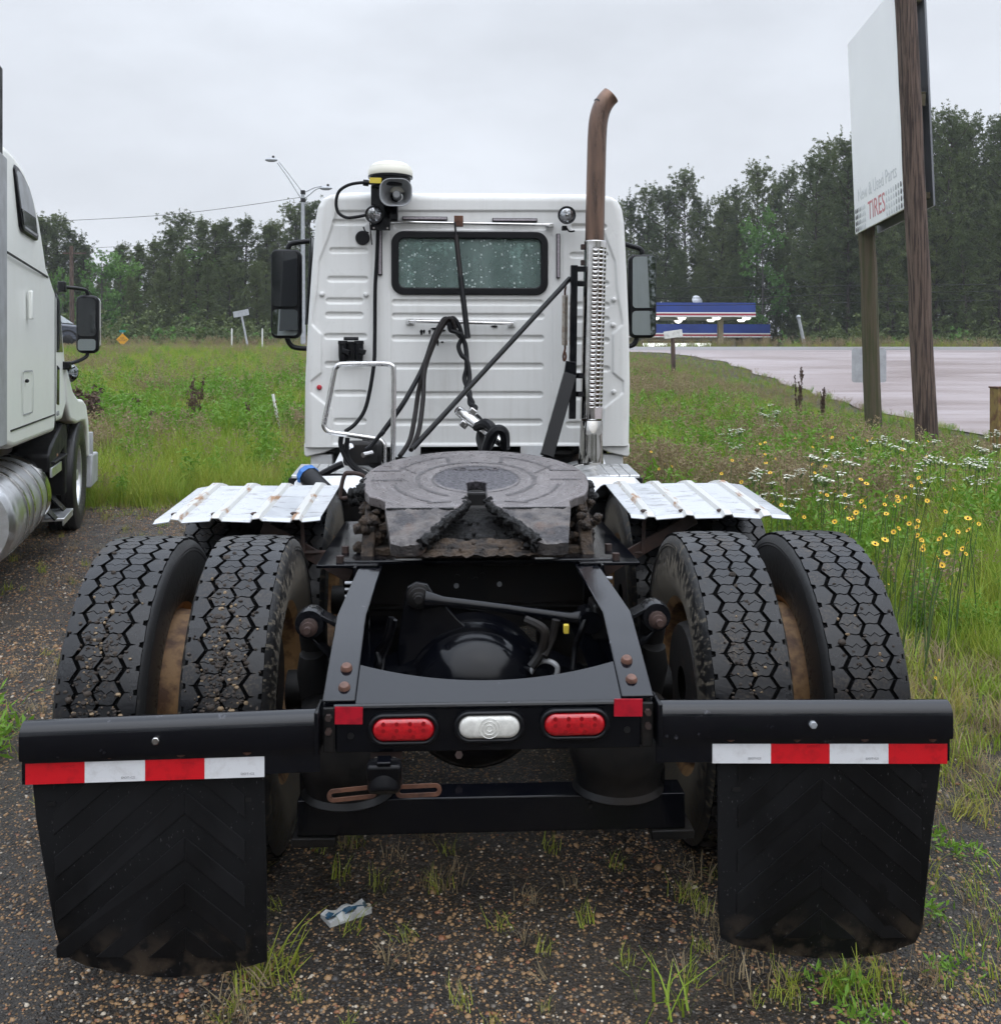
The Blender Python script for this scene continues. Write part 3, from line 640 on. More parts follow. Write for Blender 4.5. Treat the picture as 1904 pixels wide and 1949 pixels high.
# air tanks, gearbox and driveline in front of the tandem (mostly in the dark)
part(MB().lathe([(0, -.5), (.12, -.5), (.15, -.46), (.15, .46), (.12, .5), (0, .5)], (0, 5.6, .60), (1, 0, 0), 24), 'air_tank', 'black_paint')
part(MB().box((0, 6.1, .80), (.78, 1.3, .30)), 'gearbox_dark_fill', 'black_matte', .04)  # black box stands in for the gearbox and the shade around it
part(MB().cyl((-.02, 4.7, .6), (0, 6.4, .78), .055, n=16), 'drive_shaft', 'black_dirty')
mb = MB()
for y in (5.2, 5.9): mb.box((0, y, .78), (.84, .12, .2))
part(mb.__class__().box((0, 5.2, .78), (.84, .12, .2)), 'crossmember', 'black_dirty', .005); part(MB().box((0, 5.9, .78), (.84, .12, .2)), 'crossmember', 'black_dirty', .005)

# ---- fenders: ribbed sheet over the front tandem wheels
def fender(sx):
    xs = []; x0, x1 = .612, 1.252; ribs = [.690, .845, 1.0, 1.155] if sx > 0 else [.705, .86, 1.015, 1.17]
    keys = [x0] ; hs = [0]
    for r in ribs:
        for dx, h in ((-.024, 0), (-.014, .013), (.014, .013), (.024, 0)): keys.append(r + dx); hs.append(h)
    keys.append(x1); hs.append(-.002)
    ys = [3.93, 3.95, 4.1, 4.3, 4.5, 4.6, 4.66, 4.75, 4.9, 5.05, 5.2, 5.3]
    def zz(y):
        return 1.030 + (y - 3.93) * .066 if y <= 4.6 else 1.0742 - .12 * (y - 4.6) - .35 * (y - 4.6) ** 2
    def ed(x, y):   # bent, battered edges
        return -.006 * max(0, (x - 1.2) / .05) - .004 * math.sin(x * 30 + y * 3) * (1 if y < 3.96 else .3)
    mb = MB(); nk = len(keys); V = []; Fc = []
    for j, y in enumerate(ys):
        for x, h in zip(keys, hs):
            yy = y - (.022 * (x - .9) / .35 if j == 0 else 0) * 0; V.append((sx * x, yy + (-.012 if (j == 0 and h) else 0), zz(y) + h - (.010 if j == 0 else 0) + ed(x, y)))
    for j in range(len(ys) - 1):
        for i in range(nk - 1):
            Fc.append((j * nk + i, j * nk + i + 1, (j + 1) * nk + i + 1, (j + 1) * nk + i))
    mb.add(V, Fc)
    for k, f in enumerate(Fc):
        mb.m[k] = 1 if hs[k % (nk - 1)] or hs[k % (nk - 1) + 1] > .005 else 0
    o = part(mb, 'fender_sheet', ['fender_sheet', 'fender_rib'], smooth=0)
    so = o.modifiers.new('thickness', 'SOLIDIFY'); so.thickness = .004; so.offset = -1
    for r in ribs:
        part(MB().ball((sx * (r - .018 * sx), 3.985, 1.042), .013, 10, sc=(1.1, 1.1, .55)), 'sheet_screw', 'rust_dark', 0, o)
    # braces from the rail
    a = P(500, 1002, 4.15) if sx < 0 else P(1322, 985, 4.15); b = P(668, 1098, 4.0) if sx < 0 else P(1148, 1085, 4.0)
    part(MB().bar(a, b, .012, .055, up=(0, 0, 1)), 'fender_brace', 'rust_dark', .002)
    a = P(578, 1052, 4.05) if sx < 0 else P(1222, 1052, 4.05); part(MB().tube([a, (sx * .44, 4.05, a.z + .005)], .008, 8), 'brace_rod', 'rust_dark')
    part(MB().tube([a, Vector((a.x + sx * .01, 4.05, 1.04))], .008, 8), 'brace_rod', 'rust_dark')
fender(-1); fender(1)

# ---- fifth wheel

PY0, PZ0, TILT = 4.08, 1.168, RAD(10.4)
def plate_poly():
    p = [(-.345, -.375), (-.350, -.29), (-.375, -.255), (-.415, -.225), (-.438, -.16), (-.452, -.08)]
    for k in range(37):
        a = math.pi * (1 - k / 36); p.append((.457 * math.cos(a), .0 + .41 * math.sin(a)))
    p += [(.452, -.08), (.438, -.16), (.415, -.225), (.375, -.255), (.350, -.29), (.345, -.375), (.083, -.375), (.040, -.28)]
    for k in range(9):
        a = RAD(-30 + 240 * k / 8); p.append((.041 * math.cos(a), -.075 + .041 * math.sin(a)))
    p += [(-.040, -.28), (-.083, -.375)]
    return p
mb = MB(); mb.xy(plate_poly(), -.042, 0)
fw = mb.build('fifth_wheel', 'plate_steel', None, .006, smooth=30); fw.parent = T; fw.matrix_parent_inverse = TI
fw.location = (0, PY0, PZ0); fw.rotation_euler = (TILT, 0, 0)
def fpart(mb, name, m, bev=0, **k): return mb.build(name, m, fw, bev, **k)
# ramps, dropping from the plate towards the rear
for s in (-1, 1):
    mb = MB(); n = 26; a = []
    for k in range(n + 1):
        t = k / n; v = -.378 - .245 * t; z = -.002 - .030 * t - .018 * t * t
        o_ = .345 - .036 * t - (.02 if k == n else 0); i_ = .083 + .124 * t + (.02 if k == n else 0); a.append((v, z, o_, i_))
    V = []; 
    m_ = 26
    for v, z, o_, i_ in a:
        for j in range(m_):
            u = o_ + (i_ - o_) * j / (m_ - 1); nz_ = mnoise.fractal(Vector((s * u * 26, v * 30, 3)), .9, 2.1, 4); nz_ = nz_ + .6 * (1 if mnoise.noise(Vector((s * u * 22, v * 34, 9))) > .12 else 0); V.append((s * u, v, z + .0062 * nz_))
        for j in range(m_):
            u = o_ + (i_ - o_) * j / (m_ - 1); V.append((s * u, v + .01, z - .045))
    Fc = []; q = 2 * m_
    for k in range(n):
        for j in range(m_ - 1):
            Fc += [(k * q + j, k * q + j + 1, (k + 1) * q + j + 1, (k + 1) * q + j), (k * q + m_ + j + 1, k * q + m_ + j, (k + 1) * q + m_ + j, (k + 1) * q + m_ + j + 1)]
        for j in (0, m_ - 1): Fc.append((k * q + j, (k + 1) * q + j, (k + 1) * q + m_ + j, k * q + m_ + j))
    for j in range(m_ - 1): Fc += [(j, j + 1, m_ + j + 1, m_ + j), (n * q + j + 1, n * q + j, n * q + m_ + j, n * q + m_ + j + 1)]
    mb.add(V, Fc); fpart(mb, 'ramp', 'ramp_steel', .006, smooth=40)
# lip line where ramp meets plate
fpart(MB().tube([(-.34, -.377, -.004), (-.09, -.377, -.004)], .007, 8), 'ramp_seam', 'grease'); fpart(MB().tube([(.34, -.377, -.004), (.09, -.377, -.004)], .007, 8), 'ramp_seam', 'grease')
# grease grooves
def arc(r, a0, a1, w_, cy=-.02, n=24):
    V = []; Fc = []
    for k in range(n + 1):
        a = RAD(a0 + (a1 - a0) * k / n); ww = w_ * (1 + .25 * math.sin(k * 2.3)); 
        for rr in (r - ww / 2, r + ww / 2): V.append((rr * math.cos(a), cy + rr * math.sin(a), .0012))
    for k in range(n): Fc.append((2 * k, 2 * k + 1, 2 * k + 3, 2 * k + 2))
    return MB().add(V, Fc)
def strip(p, q_, w_):
    p, q_ = Vector((*p, .0014)), Vector((*q_, .0014)); d = (q_ - p).normalized(); u = Vector((-d.y, d.x, 0)) * w_ / 2
    return MB().add([p + u, q_ + u, q_ - u, p - u], [(0, 1, 2, 3)])
mat('groove_grease', (.045, .040, .042), (.10, .085, .085), 40, .42, .62, .3, bmp=.8, bscale=90)
for r, a0, a1, w_ in ((.238, -62, 72, .017), (.238, 108, 242, .017), (.236, 72, 108, .006), (.345, 22, 68, .012), (.345, 112, 158, .012), (.335, -58, -12, .012), (.335, 192, 238, .012), (.178, 0, 360, .005)):
    fpart(arc(r, a0, a1, w_), 'grease_groove', 'groove_grease', recalc=False)
for p, q_, w_ in (((-.425, .10), (-.31, .10), .016), ((.425, .10), (.31, .10), .016), ((-.425, -.03), (-.30, -.03), .016), ((.425, -.03), (.30, -.03), .016), ((-.325, .17), (-.245, .06), .008), ((.325, .17), (.245, .06), .008), ((-.11, .21), (-.12, .30), .016), ((.11, .21), (.12, .30), .016), ((-.19, -.315), (-.10, -.30), .012), ((.19, -.315), (.10, -.30), .012)):
    fpart(strip(p, q_, w_), 'grease_groove', 'groove_grease', recalc=False)
me = text_mesh('HOLLAND', .042, .0012); me.transform(Matrix.Translation((0, .115, .0015))); me.materials.append(MATS['groove_grease']); link('cast_lettering', me, fw)
# caked grease round the throat, jaw beneath
def lumps(name, pts, r, m, seed, parent, n=14):
    R_ = np.random.default_rng(seed); mb = MB()
    for p, rr in pts:
        k = len(mb.v); mb.ball(p, rr, n, sc=(R_.uniform(.8, 1.3), R_.uniform(.8, 1.3), R_.uniform(.7, 1.1)))
        for i in range(k, len(mb.v)):
            v = Vector(mb.v[i]); c = Vector(p); mb.v[i] = tuple(c + (v - c) * R_.uniform(.72, 1.25))
    o = mb.build(name, m, parent, smooth=60); o['kind'] = 'stuff'; return o
R_ = np.random.default_rng(3); pts = []
for s in (-1, 1):
    for k in range(150):
        t = R_.uniform(0, 1); u = .048 + .165 * t; v = -.27 - .345 * t; z = -.012 - (.045 * max(0, (t - .3) / .7)) - R_.uniform(0, .035); pts.append(((s * (u - .012 + R_.normal(0, .006)), v, z), R_.uniform(.005, .014)))
lumps('grease_cake', pts[::4], 0, 'grease', 4, fw)
def noisy_tube(name, path, r, amp, m, parent, n=16, k=44):
    P0 = spline([Vector(p) for p in path], max(2, k // (len(path) - 1))); mb = MB(); mb.tube(P0, r, n)
    for i in range(len(mb.v)):
        v = Vector(mb.v[i]); c = P0[min(len(P0) - 1, i // n)]; q = 1 + amp * mnoise.fractal(v * 48, 1, 2, 4) + .35 * amp * mnoise.noise(v * 230); mb.v[i] = tuple(c + (v - c) * max(.25, q))
    return mb.build(name, m, parent, smooth=70)
for s in (-1, 1): noisy_tube('grease_lip', [(s * .040, -.26, -.014), (s * .062, -.33, -.020), (s * .083, -.385, -.020), (s * .145, -.50, -.030), (s * .205, -.61, -.050)], .017, .7, 'grease', fw, 18, 70)
def noisy_sheet(name, x0, x1, y0, y1, z0, z1, amp, m, parent, nx_=40, ny_=26):
    mb = MB(); V = []
    for j in range(ny_):
        for i in range(nx_):
            x = x0 + (x1 - x0) * i / (nx_ - 1); y = y0 + (y1 - y0) * j / (ny_ - 1); V.append((x, y, z0 + (z1 - z0) * j / (ny_ - 1) + amp * mnoise.fractal(Vector((x * 34, y * 50, z0 * 9)), .9, 2.1, 4)))
    mb.add(V, [(j * nx_ + i, j * nx_ + i + 1, (j + 1) * nx_ + i + 1, (j + 1) * nx_ + i) for j in range(ny_ - 1) for i in range(nx_ - 1)]); return mb.build(name, m, parent, smooth=60, recalc=False)
noisy_sheet('grease_bed', -.20, .20, -.50, -.24, -.110, -.085, .014, 'grease', fw); noisy_sheet('dirt_bed', -.27, .27, -.60, -.49, -.100, -.078, .010, 'crust', fw)
fpart(MB().box((0, -.56, -.105), (.60, .03, .03)), 'jaw_plate', 'crust', .008)
mb = MB(); mb.box((0, -.27, -.15), (.42, .34, .12)); fpart(mb, 'coupler_jaw', 'grease', .02)
lumps('grease_cake', [((R_.uniform(-.17, .17), R_.uniform(-.5, -.25), -.090 + R_.normal(0, .008)), R_.uniform(.005, .010)) for _ in range(14)], 0, 'grease', 6, fw)
lumps('dirt_crust', [((s * R_.uniform(.33, .46), R_.uniform(-.33, -.02), R_.uniform(-.17, -.05)), R_.uniform(.008, .022)) for s in (-1, 1) for _ in range(90)], 0, 'crust', 8, fw)
lumps('dirt_crust', [((R_.uniform(-.28, .28), -.55 + R_.normal(0, .02), -.088 + R_.normal(0, .005)), R_.uniform(.004, .008)) for _ in range(18)], 0, 'crust', 9, fw)
lumps('grease_cake', [((s * .455, R_.uniform(-.12, .0), R_.uniform(-.05, -.015)), R_.uniform(.014, .03)) for s in (-1, 1) for _ in range(9)], 0, 'grease', 11, fw)
# saddle brackets, base plate on the rails, release handle
for s in (-1, 1):
    part(MB().yz([(3.70, .915), (4.45, .915), (4.28, 1.02), (4.16, 1.12), (3.98, 1.12), (3.78, 1.0)], s * .385, s * .435), 'saddle_bracket', 'crust', .008)
    part(MB().box((s * .47, 4.05, .915), (.22, .95, .012)), 'mounting_plate', 'black_paint', .003)
    part(MB().yz([(3.55, .78), (4.5, .78), (4.5, .918), (3.55, .918)], s * .434, s * .446), 'mounting_angle', 'black_paint', .003)
    for y in (3.62, 3.80): part(MB().cyl((s * .50, y, .921), (s * .50, y, .945), .014, n=6), 'plate_bolt', 'rust_dark')
part(MB().box((0, 3.66, .918), (1.0, .09, .016)), 'base_plate', 'black_paint', .004)
part(MB().box((0, 3.95, .93), (.80, .4, .03)), 'slider_base', 'crust', .006)
a = [P(*q, 4.25) for q in ((672, 945), (650, 948), (648, 935), (655, 905), (665, 900), (690, 905), (705, 925))]
part(MB().tube(spline(a, 5), .009, 8), 'release_handle', 'rust_dark')
lumps('grease_cake', [(P(680 + R_.uniform(-12, 12), 945 + R_.uniform(-8, 8), 4.15), R_.uniform(.018, .03)) for _ in range(8)], 0, 'grease', 15, T)

# ---- license bracket and trailer plug below the lamps
YB = 2.615
pts = [P(705, 1425, YB), P(765, 1425, YB), P(765, 1497, YB), P(705, 1503, YB)]
part(MB().xz([(p.x, p.z) for p in pts], YB, YB + .004), 'licence_bracket', 'rust_dark')
def slotbar(x0, y0, x1, y1):
    a, b = P(x0, y0, YB), P(x1, y1, YB); d = (b - a); L_ = d.length; d.normalize(); n_ = Vector((-d.z, 0, d.x)); mb = MB(); out = rrect(0, 0, L_, .034, .0165, 6); inn = rrect(0, 0, L_ - .022, .0135, .0066, 6); c = (a + b) / 2
    f = lambda o: [((c + d * x + n_ * z).x, (c + d * x + n_ * z).z) for x, z in o]
    ringxz(mb, f(out), f(inn), YB - .002, YB + .003); return mb
part(slotbar(622, 1516, 718, 1506), 'slotted_arm', 'rust'); part(slotbar(752, 1507, 840, 1503), 'slotted_arm', 'rust')
mb = MB(); c = P(731, 1478, YB - .03); mb.lathe([(0, -.03), (.036, -.03), (.043, -.02), (.043, .05), (0, .05)], c + Vector((0, 0, -.01)), (0, .5, .86), 24); pg = part(mb, 'trailer_plug_socket', 'black_plastic', .003)
mb = MB(); c2 = P(731, 1468, YB - .05); mb.box(c2, (.088, .03, .048), (.3, 0, 0)); part(mb, 'plug_lid', 'black_plastic', .008, pg)
part(MB().box(c2 + Vector((0, -.01, .03)), (.036, .03, .012), (.3, 0, 0)), 'plug_hinge', 'black_paint', .003, pg)
for px in (716, 749):
    q_ = P(px, 1446, YB - .01); part(MB().lathe([(0, .006), (.005, .006), (.0075, .003), (.0075, 0)], q_, (0, -1, 0), 10), 'plug_screw', 'spring_steel', 0, pg)
# ---- cab: pressed steel rear wall, hollow behind
CY = 6.9
OUT = [(366, 668, 1128), (368, 646, 1148), (372, 624, 1168), (380, 610, 1179), (395, 602, 1186), (420, 598, 1190), (520, 590, 1195), (620, 583, 1199), (730, 578, 1201), (850, 577, 1199)]
zc = np.array([P(888, py, CY).z for py, _, _ in OUT]); xlc = np.array([P(a, 600, CY).x for _, a, _ in OUT]); xrc = np.array([P(b, 600, CY).x for _, _, b in OUT])
def sstep(a, b, x): t = np.clip((x - a) / (b - a), 0, 1); return t * t * (3 - 2 * t)
def stad(X, Z, x0, x1, z, r): return np.hypot(X - np.clip(X, x0 + r, x1 - r), Z - z) - r
nx, nz = 390, 310
ztop, zbot = zc[0], zc[-1]; tz = np.linspace(0, 1, nz) ; zz_ = ztop - (ztop - zbot) * (tz ** 1.0)
zz_ = np.concatenate([ztop - (ztop - zc[4]) * np.linspace(0, 1, 36) ** 1.6, np.linspace(zc[4], zbot, nz - 35)[1:]]); nz = len(zz_)
XL = np.interp(-zz_, -zc, xlc); XR = np.interp(-zz_, -zc, xrc)
s_ = np.linspace(0, 1, nx); X = XL[:, None] * (1 - s_) + XR[:, None] * s_; Z = np.repeat(zz_[:, None], nx, 1)
d = np.minimum(np.minimum(X - XL[:, None], XR[:, None] - X), ztop - Z + .004); rr = .065; u = np.clip((rr - d) / rr, 0, 1)
off = rr * (1 - np.sqrt(np.clip(1 - u * u, 0, 1)))
# recessed field with its angular side bites
def cpx(px, py): q = P(px, py, CY); return (q.x, q.z)
lp = [(640, 400), (622.6, 454), (606, 496), (602, 553), (592, 612), (592, 618), (610, 636), (610, 709), (590, 725), (590, 748), (627, 778), (632, 846)]
poly = [cpx(*q) for q in lp] + [cpx(1777 - q[0], q[1]) for q in lp[::-1]]
pa = np.array(poly); pb = np.roll(pa, -1, 0); ins = np.zeros(X.shape, bool); dist = np.full(X.shape, 9.)
for (ax, az), (bx, bz) in zip(pa, pb):
    ex_, ez_ = bx - ax, bz - az; t_ = np.clip(((X - ax) * ex_ + (Z - az) * ez_) / (ex_ * ex_ + ez_ * ez_), 0, 1)
    dist = np.minimum(dist, np.hypot(X - ax - t_ * ex_, Z - az - t_ * ez_)); c_ = ((az > Z) != (bz > Z)) & (X < ex_ * (Z - az) / (ez_ if abs(ez_) > 1e-9 else 1e-9) + ax); ins ^= c_
sd_ = np.where(ins, dist, -dist); off += .013 * sstep(-.002, .010, sd_)
ribs = [(632, 697, 422), (626, 700, 476), (622, 700, 530.5), (619, 691, 572), (618, 691, 599), (616, 698, 640), (617, 700, 693), (635, 697, 748), (634, 697, 802),
        (745, 1034, 575), (745, 1035, 601), (745, 1035, 643), (745, 1034, 696.6), (745, 1033, 751), (745, 1032, 804), (748, 1040, 430),
        (1086, 1154, 431), (1084, 1158, 485), (1082, 1159, 539), (1082, 1160, 580), (1082, 1160, 607), (1081, 1160, 648), (1080, 1161, 702), (1077, 1135, 755), (1077, 1135, 808)]
for a, b, y in ribs:
    (x0, z0), (x1, _) = cpx(a, y), cpx(b, y); off += .0145 * (1 - sstep(-.007, .001, stad(X, Z, x0, x1, z0, .020)))
for px in (708, 742, 1050, 1070):       # pressed vertical seams
    x0 = cpx(px, 600)[0]; zt_, zb_ = cpx(0, 440)[1], cpx(0, 728)[1]; off += .004 * (1 - sstep(.0, .006, np.abs(X - x0))) * ((Z < zt_) & (Z > zb_))
V = np.stack([X, CY + off, Z], -1).reshape(-1, 3); idx = np.arange(nz * nx).reshape(nz, nx)
F = np.stack([idx[:-1, :-1], idx[1:, :-1], idx[1:, 1:], idx[:-1, 1:]], -1).reshape(-1, 4)
cx_ = V[F].mean(1); (wx0, wz0), (wx1, wz1) = cpx(752, 447), cpx(1035, 554); wc = ((wx0 + wx1) / 2, (wz0 + wz1) / 2); wr = .055
qx = np.abs(cx_[:, 0] - wc[0]) - ((wx1 - wx0) / 2 - wr); qz = np.abs(cx_[:, 2] - wc[1]) - ((wz0 - wz1) / 2 - wr)
F = F[~((np.hypot(np.maximum(qx, 0), np.maximum(qz, 0)) + np.minimum(np.maximum(qx, qz), 0)) < wr)]
loop = list(idx[::-1, 0]) + list(idx[0, 1:]) + list(idx[1:, -1]); n0 = len(V); rings = [V]; fr = []
prev = loop
for y, sc in ((7.3, 1.0), (8.5, .985)):
    q_ = V[loop].copy(); q_[:, 1] = y; q_[:, 0] = (q_[:, 0]) * sc; base = sum(len(r) for r in rings); rings.append(q_); cur = list(range(base, base + len(loop)))
    fr += [(prev[i], prev[i + 1], cur[i + 1], cur[i]) for i in range(len(loop) - 1)]; prev = cur
me = fast_mesh('cab_shell', np.concatenate(rings), np.concatenate([F, np.array(fr)]), 'cab_wall', True)
cab = link('cab_shell', me, T)
# floor, bulkhead and screen frame, bonnet
part(MB().box((0, 7.75, 1.03), (2.16, 1.6, .05)), 'cab_floor', 'black_matte')
part(MB().box((0, 8.5, 1.42), (2.14, .04, .80)), 'bulkhead', 'interior')
for x in (-1.04, 0, 1.04): part(MB().box((x, 8.5, 2.25), (.07, .05, .86)), 'screen_pillar', 'interior', .01)
part(MB().box((0, 8.5, 2.70), (2.0, .05, .12)), 'screen_header', 'interior', .01)
part(MB().box((0, 8.505, 2.24), (2.06, .008, .82)), 'windscreen', 'windscreen_glass')
part(MB().box((0, 8.2, 1.72), (2.0, .5, .22)), 'dashboard', 'interior', .05)
for x in (-.56, .56):
    part(MB().xz(rrect(x + (.04 if x > 0 else -.05), 1.72, .50, .95, .14), 7.35, 7.50), 'seat', 'seat_fabric', .04)
part(MB().tube([(-.56 + .2 * math.cos(a), 7.95 + .08 * math.sin(a), 1.95 + .19 * math.sin(a)) for a in (2 * math.pi * k / 24 for k in range(24))], .014, 8, True), 'steering_wheel', 'seat_fabric')
part(MB().yz([(8.5, .75), (10.35, .75), (10.4, 1.3), (10.1, 1.55), (8.5, 1.72)], -.80, .80), 'bonnet', 'cab_white', .08, seg=4)
for sx in (-1, 1):
    part(MB().yz([(8.95, .62), (9.05, .95), (9.4, 1.12), (10.1, 1.12), (10.45, .9), (10.5, .45), (10.32, .45), (10.25, .85), (9.95, 1.02), (9.5, 1.02), (9.2, .85), (9.12, .62)], sx * .78, sx * 1.16), 'front_fender', 'cab_white', .03)
    part(MB().box((sx * 1.112, 7.70, 2.2), (.012, 1.2, .62), (0, sx * -.06, 0)), 'door_window', 'dark_glass', .003)
# wall foot: lower corner skirts and steps
for sx in (-1, 1):
    a = P(577 if sx < 0 else 1199, 850, CY); part(MB().xz([(a.x, a.z + .02), (a.x - sx * .24, a.z + .02), (a.x - sx * .24, a.z - .0), (a.x - sx * .14, a.z - .045), (a.x - sx * .015, a.z - .075), (a.x, a.z - .06)], 6.93, 7.4), 'corner_skirt', 'cab_white', .008)
    part(MB().box((a.x - sx * .115, 7.02, a.z - .16), (.15, .12, .20)), 'sill_end', 'cab_white_dull', .01)
    c0 = P(665 if sx < 0 else 1127, 842, 6.75); c1_ = P(640 if sx < 0 else 1148, 893, 6.6)
    part(MB().bar(c0, c1_, .055, .02), 'step_strut', 'cab_white_dull', .003)
    # ribbed alloy step plates
    s0 = P(602 if sx < 0 else 1168, 893, 6.2)
    for k in range(4): part(MB().box((s0.x + sx * (k - 1.5) * .062, 6.2, s0.z - .01), (.058, .62, .02), (0, 0, sx * -.06)), 'step_plate', 'aluminium', .004)
    part(MB().box((s0.x, 6.2, s0.z - .06), (.25, .58, .08)), 'step_bracket', 'black_matte', .006)
part(MB().box((0, 6.98, 1.012), (1.5, .06, .075)), 'cab_crossbar', 'black_dirty', .01)
part(MB().box((0, 7.2, .85), (2.0, .3, .4)), 'under_cab_dark_fill', 'black_matte')  # black box added to fill the shaded gap below the cab
for a, b in ((745, 800), (990, 1040)): 
    p0, p1 = P(a, 848, 6.86), P(b, 870, 6.86); part(MB().xz([(p0.x, p0.z), (p1.x, p0.z), (p1.x, p1.z + .02), (p1.x - .05, p1.z), (p0.x, p1.z)], 6.85, 6.865), 'mount_flange', 'cab_white_dull', .003)
for px in (692 + 8, 1165 - 40):
    q_ = P(px, 842, 6.86); part(MB().box(q_, (.08, .03, .05)), 'latch', 'black_plastic', .008)
# rear window
go = rrect(wc[0], wc[1], (wx1 - wx0) + .055, (wz0 - wz1) + .055, .085, 10); gi = rrect(wc[0], wc[1], (wx1 - wx0) - .045, (wz0 - wz1) - .045, .045, 10)
mb = MB(); ringxz(mb, go, gi, CY - .008, CY + .05); gk = part(mb, 'window_gasket', 'black_plastic', .008)
mb = MB(); g2 = rrect(wc[0], wc[1], (wx1 - wx0) - .03, (wz0 - wz1) - .03, .05, 10); mb.xz(g2, CY + .018, CY + .024); part(mb, 'pane', 'rear_glass', 0, gk)
# helper: zoom coordinates -> photo px
c1 = lambda x, y: ((700 + x / 2.0696) / 1.2542, (350 + y / 2.07) / 1.2542)
c3 = lambda x, y: ((690 + x / 4.139) / 1.2542, (820 + y / 4.139) / 1.2542)
def Q(f, x, y, Y): return P(*f(x, y), Y)
# strip lamps
for (a, b, c, d_) in ((538, 760, 345, 365), (982, 1203, 353, 372), (418, 438, 413, 635), (1298, 1316, 430, 650)):
    p0, p1 = Q(c1, a, c, CY), Q(c1, b, d_, CY); o = part(MB().box(((p0.x + p1.x) / 2, CY + .004, (p0.z + p1.z) / 2), (p1.x - p0.x, .03, p0.z - p1.z)), 'strip_lamp', 'black_plastic', .002)
    part(MB().box(((p0.x + p1.x) / 2, CY - .013, (p0.z + p1.z) / 2), (p1.x - p0.x - .01, .008, p0.z - p1.z - .01)), 'strip_lens', 'strip_lamp', .002, o)
# hose bar with end lugs and tag
a, b = Q(c1, 475, 372, CY - .05), Q(c1, 1265, 386, CY - .05)
hb = part(MB().tube([a, b], .0095, 12), 'hose_bar', 'chrome')
for p_ in (a, b): part(MB().box(p_ + Vector((0, .03, 0)), (.06, .045, .028)), 'bar_lug', 'stainless', .004, hb)
t_ = Q(c1, 816, 368, CY - .07); part(MB().box(t_, (.062, .02, .075)), 'bar_tag', 'rust', .003, hb)
# grab handle the hoses hang from
a, b = Q(c1, 575, 862, CY - .045), Q(c1, 1080, 874, CY - .045)
gh = part(MB().tube([a + Vector((0, .05, 0)), a, a + Vector((.04, -.01, 0)), b + Vector((-.04, -.01, 0)), b, b + Vector((0, .05, 0))], .0125, 12), 'grab_handle', 'stainless')
for p_ in (a, b): part(MB().box(p_ + Vector((0, .05, 0)), (.055, .012, .045)), 'handle_foot', 'cab_white', .004, gh)
for p_ in (a, b): part(MB().cyl(p_ + Vector((0, .045, 0)), p_ + Vector((0, .03, 0)), .012, n=10), 'handle_screw', 'stainless', 0, gh)
# chips and scuffs where the hoses rub
for x, y, w_, h_ in ((632, 918, 5, 13), (645, 914, 4, 9), (672, 916, 4, 10), (695, 900, 12, 5), (740, 908, 9, 4), (712, 968, 4, 16), (993, 888, 11, 5), (735, 966, 5, 4)):
    p_ = Q(c1, x, y, CY + .0115); part(MB().xz([(p_.x + w_ * .0019 * math.cos(t) * (1 + .3 * math.sin(3 * t)), p_.z + h_ * .0016 * math.sin(t)) for t in (2 * math.pi * k / 9 for k in range(9))], CY + .006, CY + .02), 'paint_chip', 'black_matte')
# screws on the wall
for x, y, m_ in ((140, 728, 'cab_white'), (358, 731, 'cab_white'), (1583, 755, 'cab_white'), (1580, 881, 'cab_white'), (1583, 1212, 'cab_white'), (127, 1190, 'reflex_dark_red')):
    p_ = Q(c1, x, y, CY); part(MB().lathe([(0, .016), (.008, .016), (.014, .012), (.018, .004), (.018, -.02)], (p_.x, CY + .008, p_.z), (0, -1, 0), 14), 'wall_screw', m_)
p_ = Q(c1, 341, 450, CY); part(MB().lathe([(0, .012), (.044, .012), (.049, .006), (.049, -.02)], (p_.x, CY + .006, p_.z), (0, -1, 0), 28), 'vent_cap', 'black_plastic')
# antenna dome, bracket, horn
p0 = Q(c1, 478, 150, 6.78); br = part(MB().xz([(P(705.6, 0, 6.80).x, Q(c1, 0, 190, 6.8).z), (P(705.6, 0, 6.8).x, Q(c1, 0, 410, 6.8).z), (P(742, 0, 6.8).x, Q(c1, 0, 410, 6.8).z), (P(742, 0, 6.8).x, Q(c1, 0, 325, 6.8).z), (P(750, 0, 6.8).x, Q(c1, 0, 300, 6.8).z), (P(750, 0, 6.8).x, Q(c1, 0, 190, 6.8).z)], 6.80, 6.825), 'antenna_bracket', 'black_paint', .003)
for px in (711, 737): part(MB().cyl(P(px, 434, 6.80), P(px, 434, 6.79), .008, n=8), 'bracket_screw', 'stainless', 0, br)
part(MB().box((p0.x, 6.84, Q(c1, 0, 250, 6.8).z), (.10, .08, .30)), 'bracket_post', 'black_paint', .01, br)
zb = Q(c1, 0, 195, 6.78).z; zm = Q(c1, 0, 150, 6.78).z; ztp = Q(c1, 0, 70, 6.78).z; rd = (P(784, 0, 6.78).x - P(699, 0, 6.78).x) / 2
an = part(MB().lathe([(0, 0), (rd * .72, 0), (rd * .86, .01), (rd * .9, .04), (rd * .9, zm - zb), (rd, zm - zb), (rd, zm - zb + .012), (rd * .97, zm - zb + .014), (0, zm - zb + .014)], (p0.x, 6.80, zb), (0, 0, 1), 40), 'antenna_base', 'black_plastic', smooth=30)
h_ = ztp - zm
part(MB().lathe([(rd * .98, .012), (rd, .02), (rd, .05), (rd * .95, .062), (rd * .93, .075), (rd * .90, h_ * .62), (rd * .80, h_ * .84), (rd * .6, h_ * .95), (rd * .3, h_ * .99), (0, h_)], (p0.x, 6.80, zm), (0, 0, 1), 44), 'antenna_dome', 'dome_cream', 0, an, smooth=40)
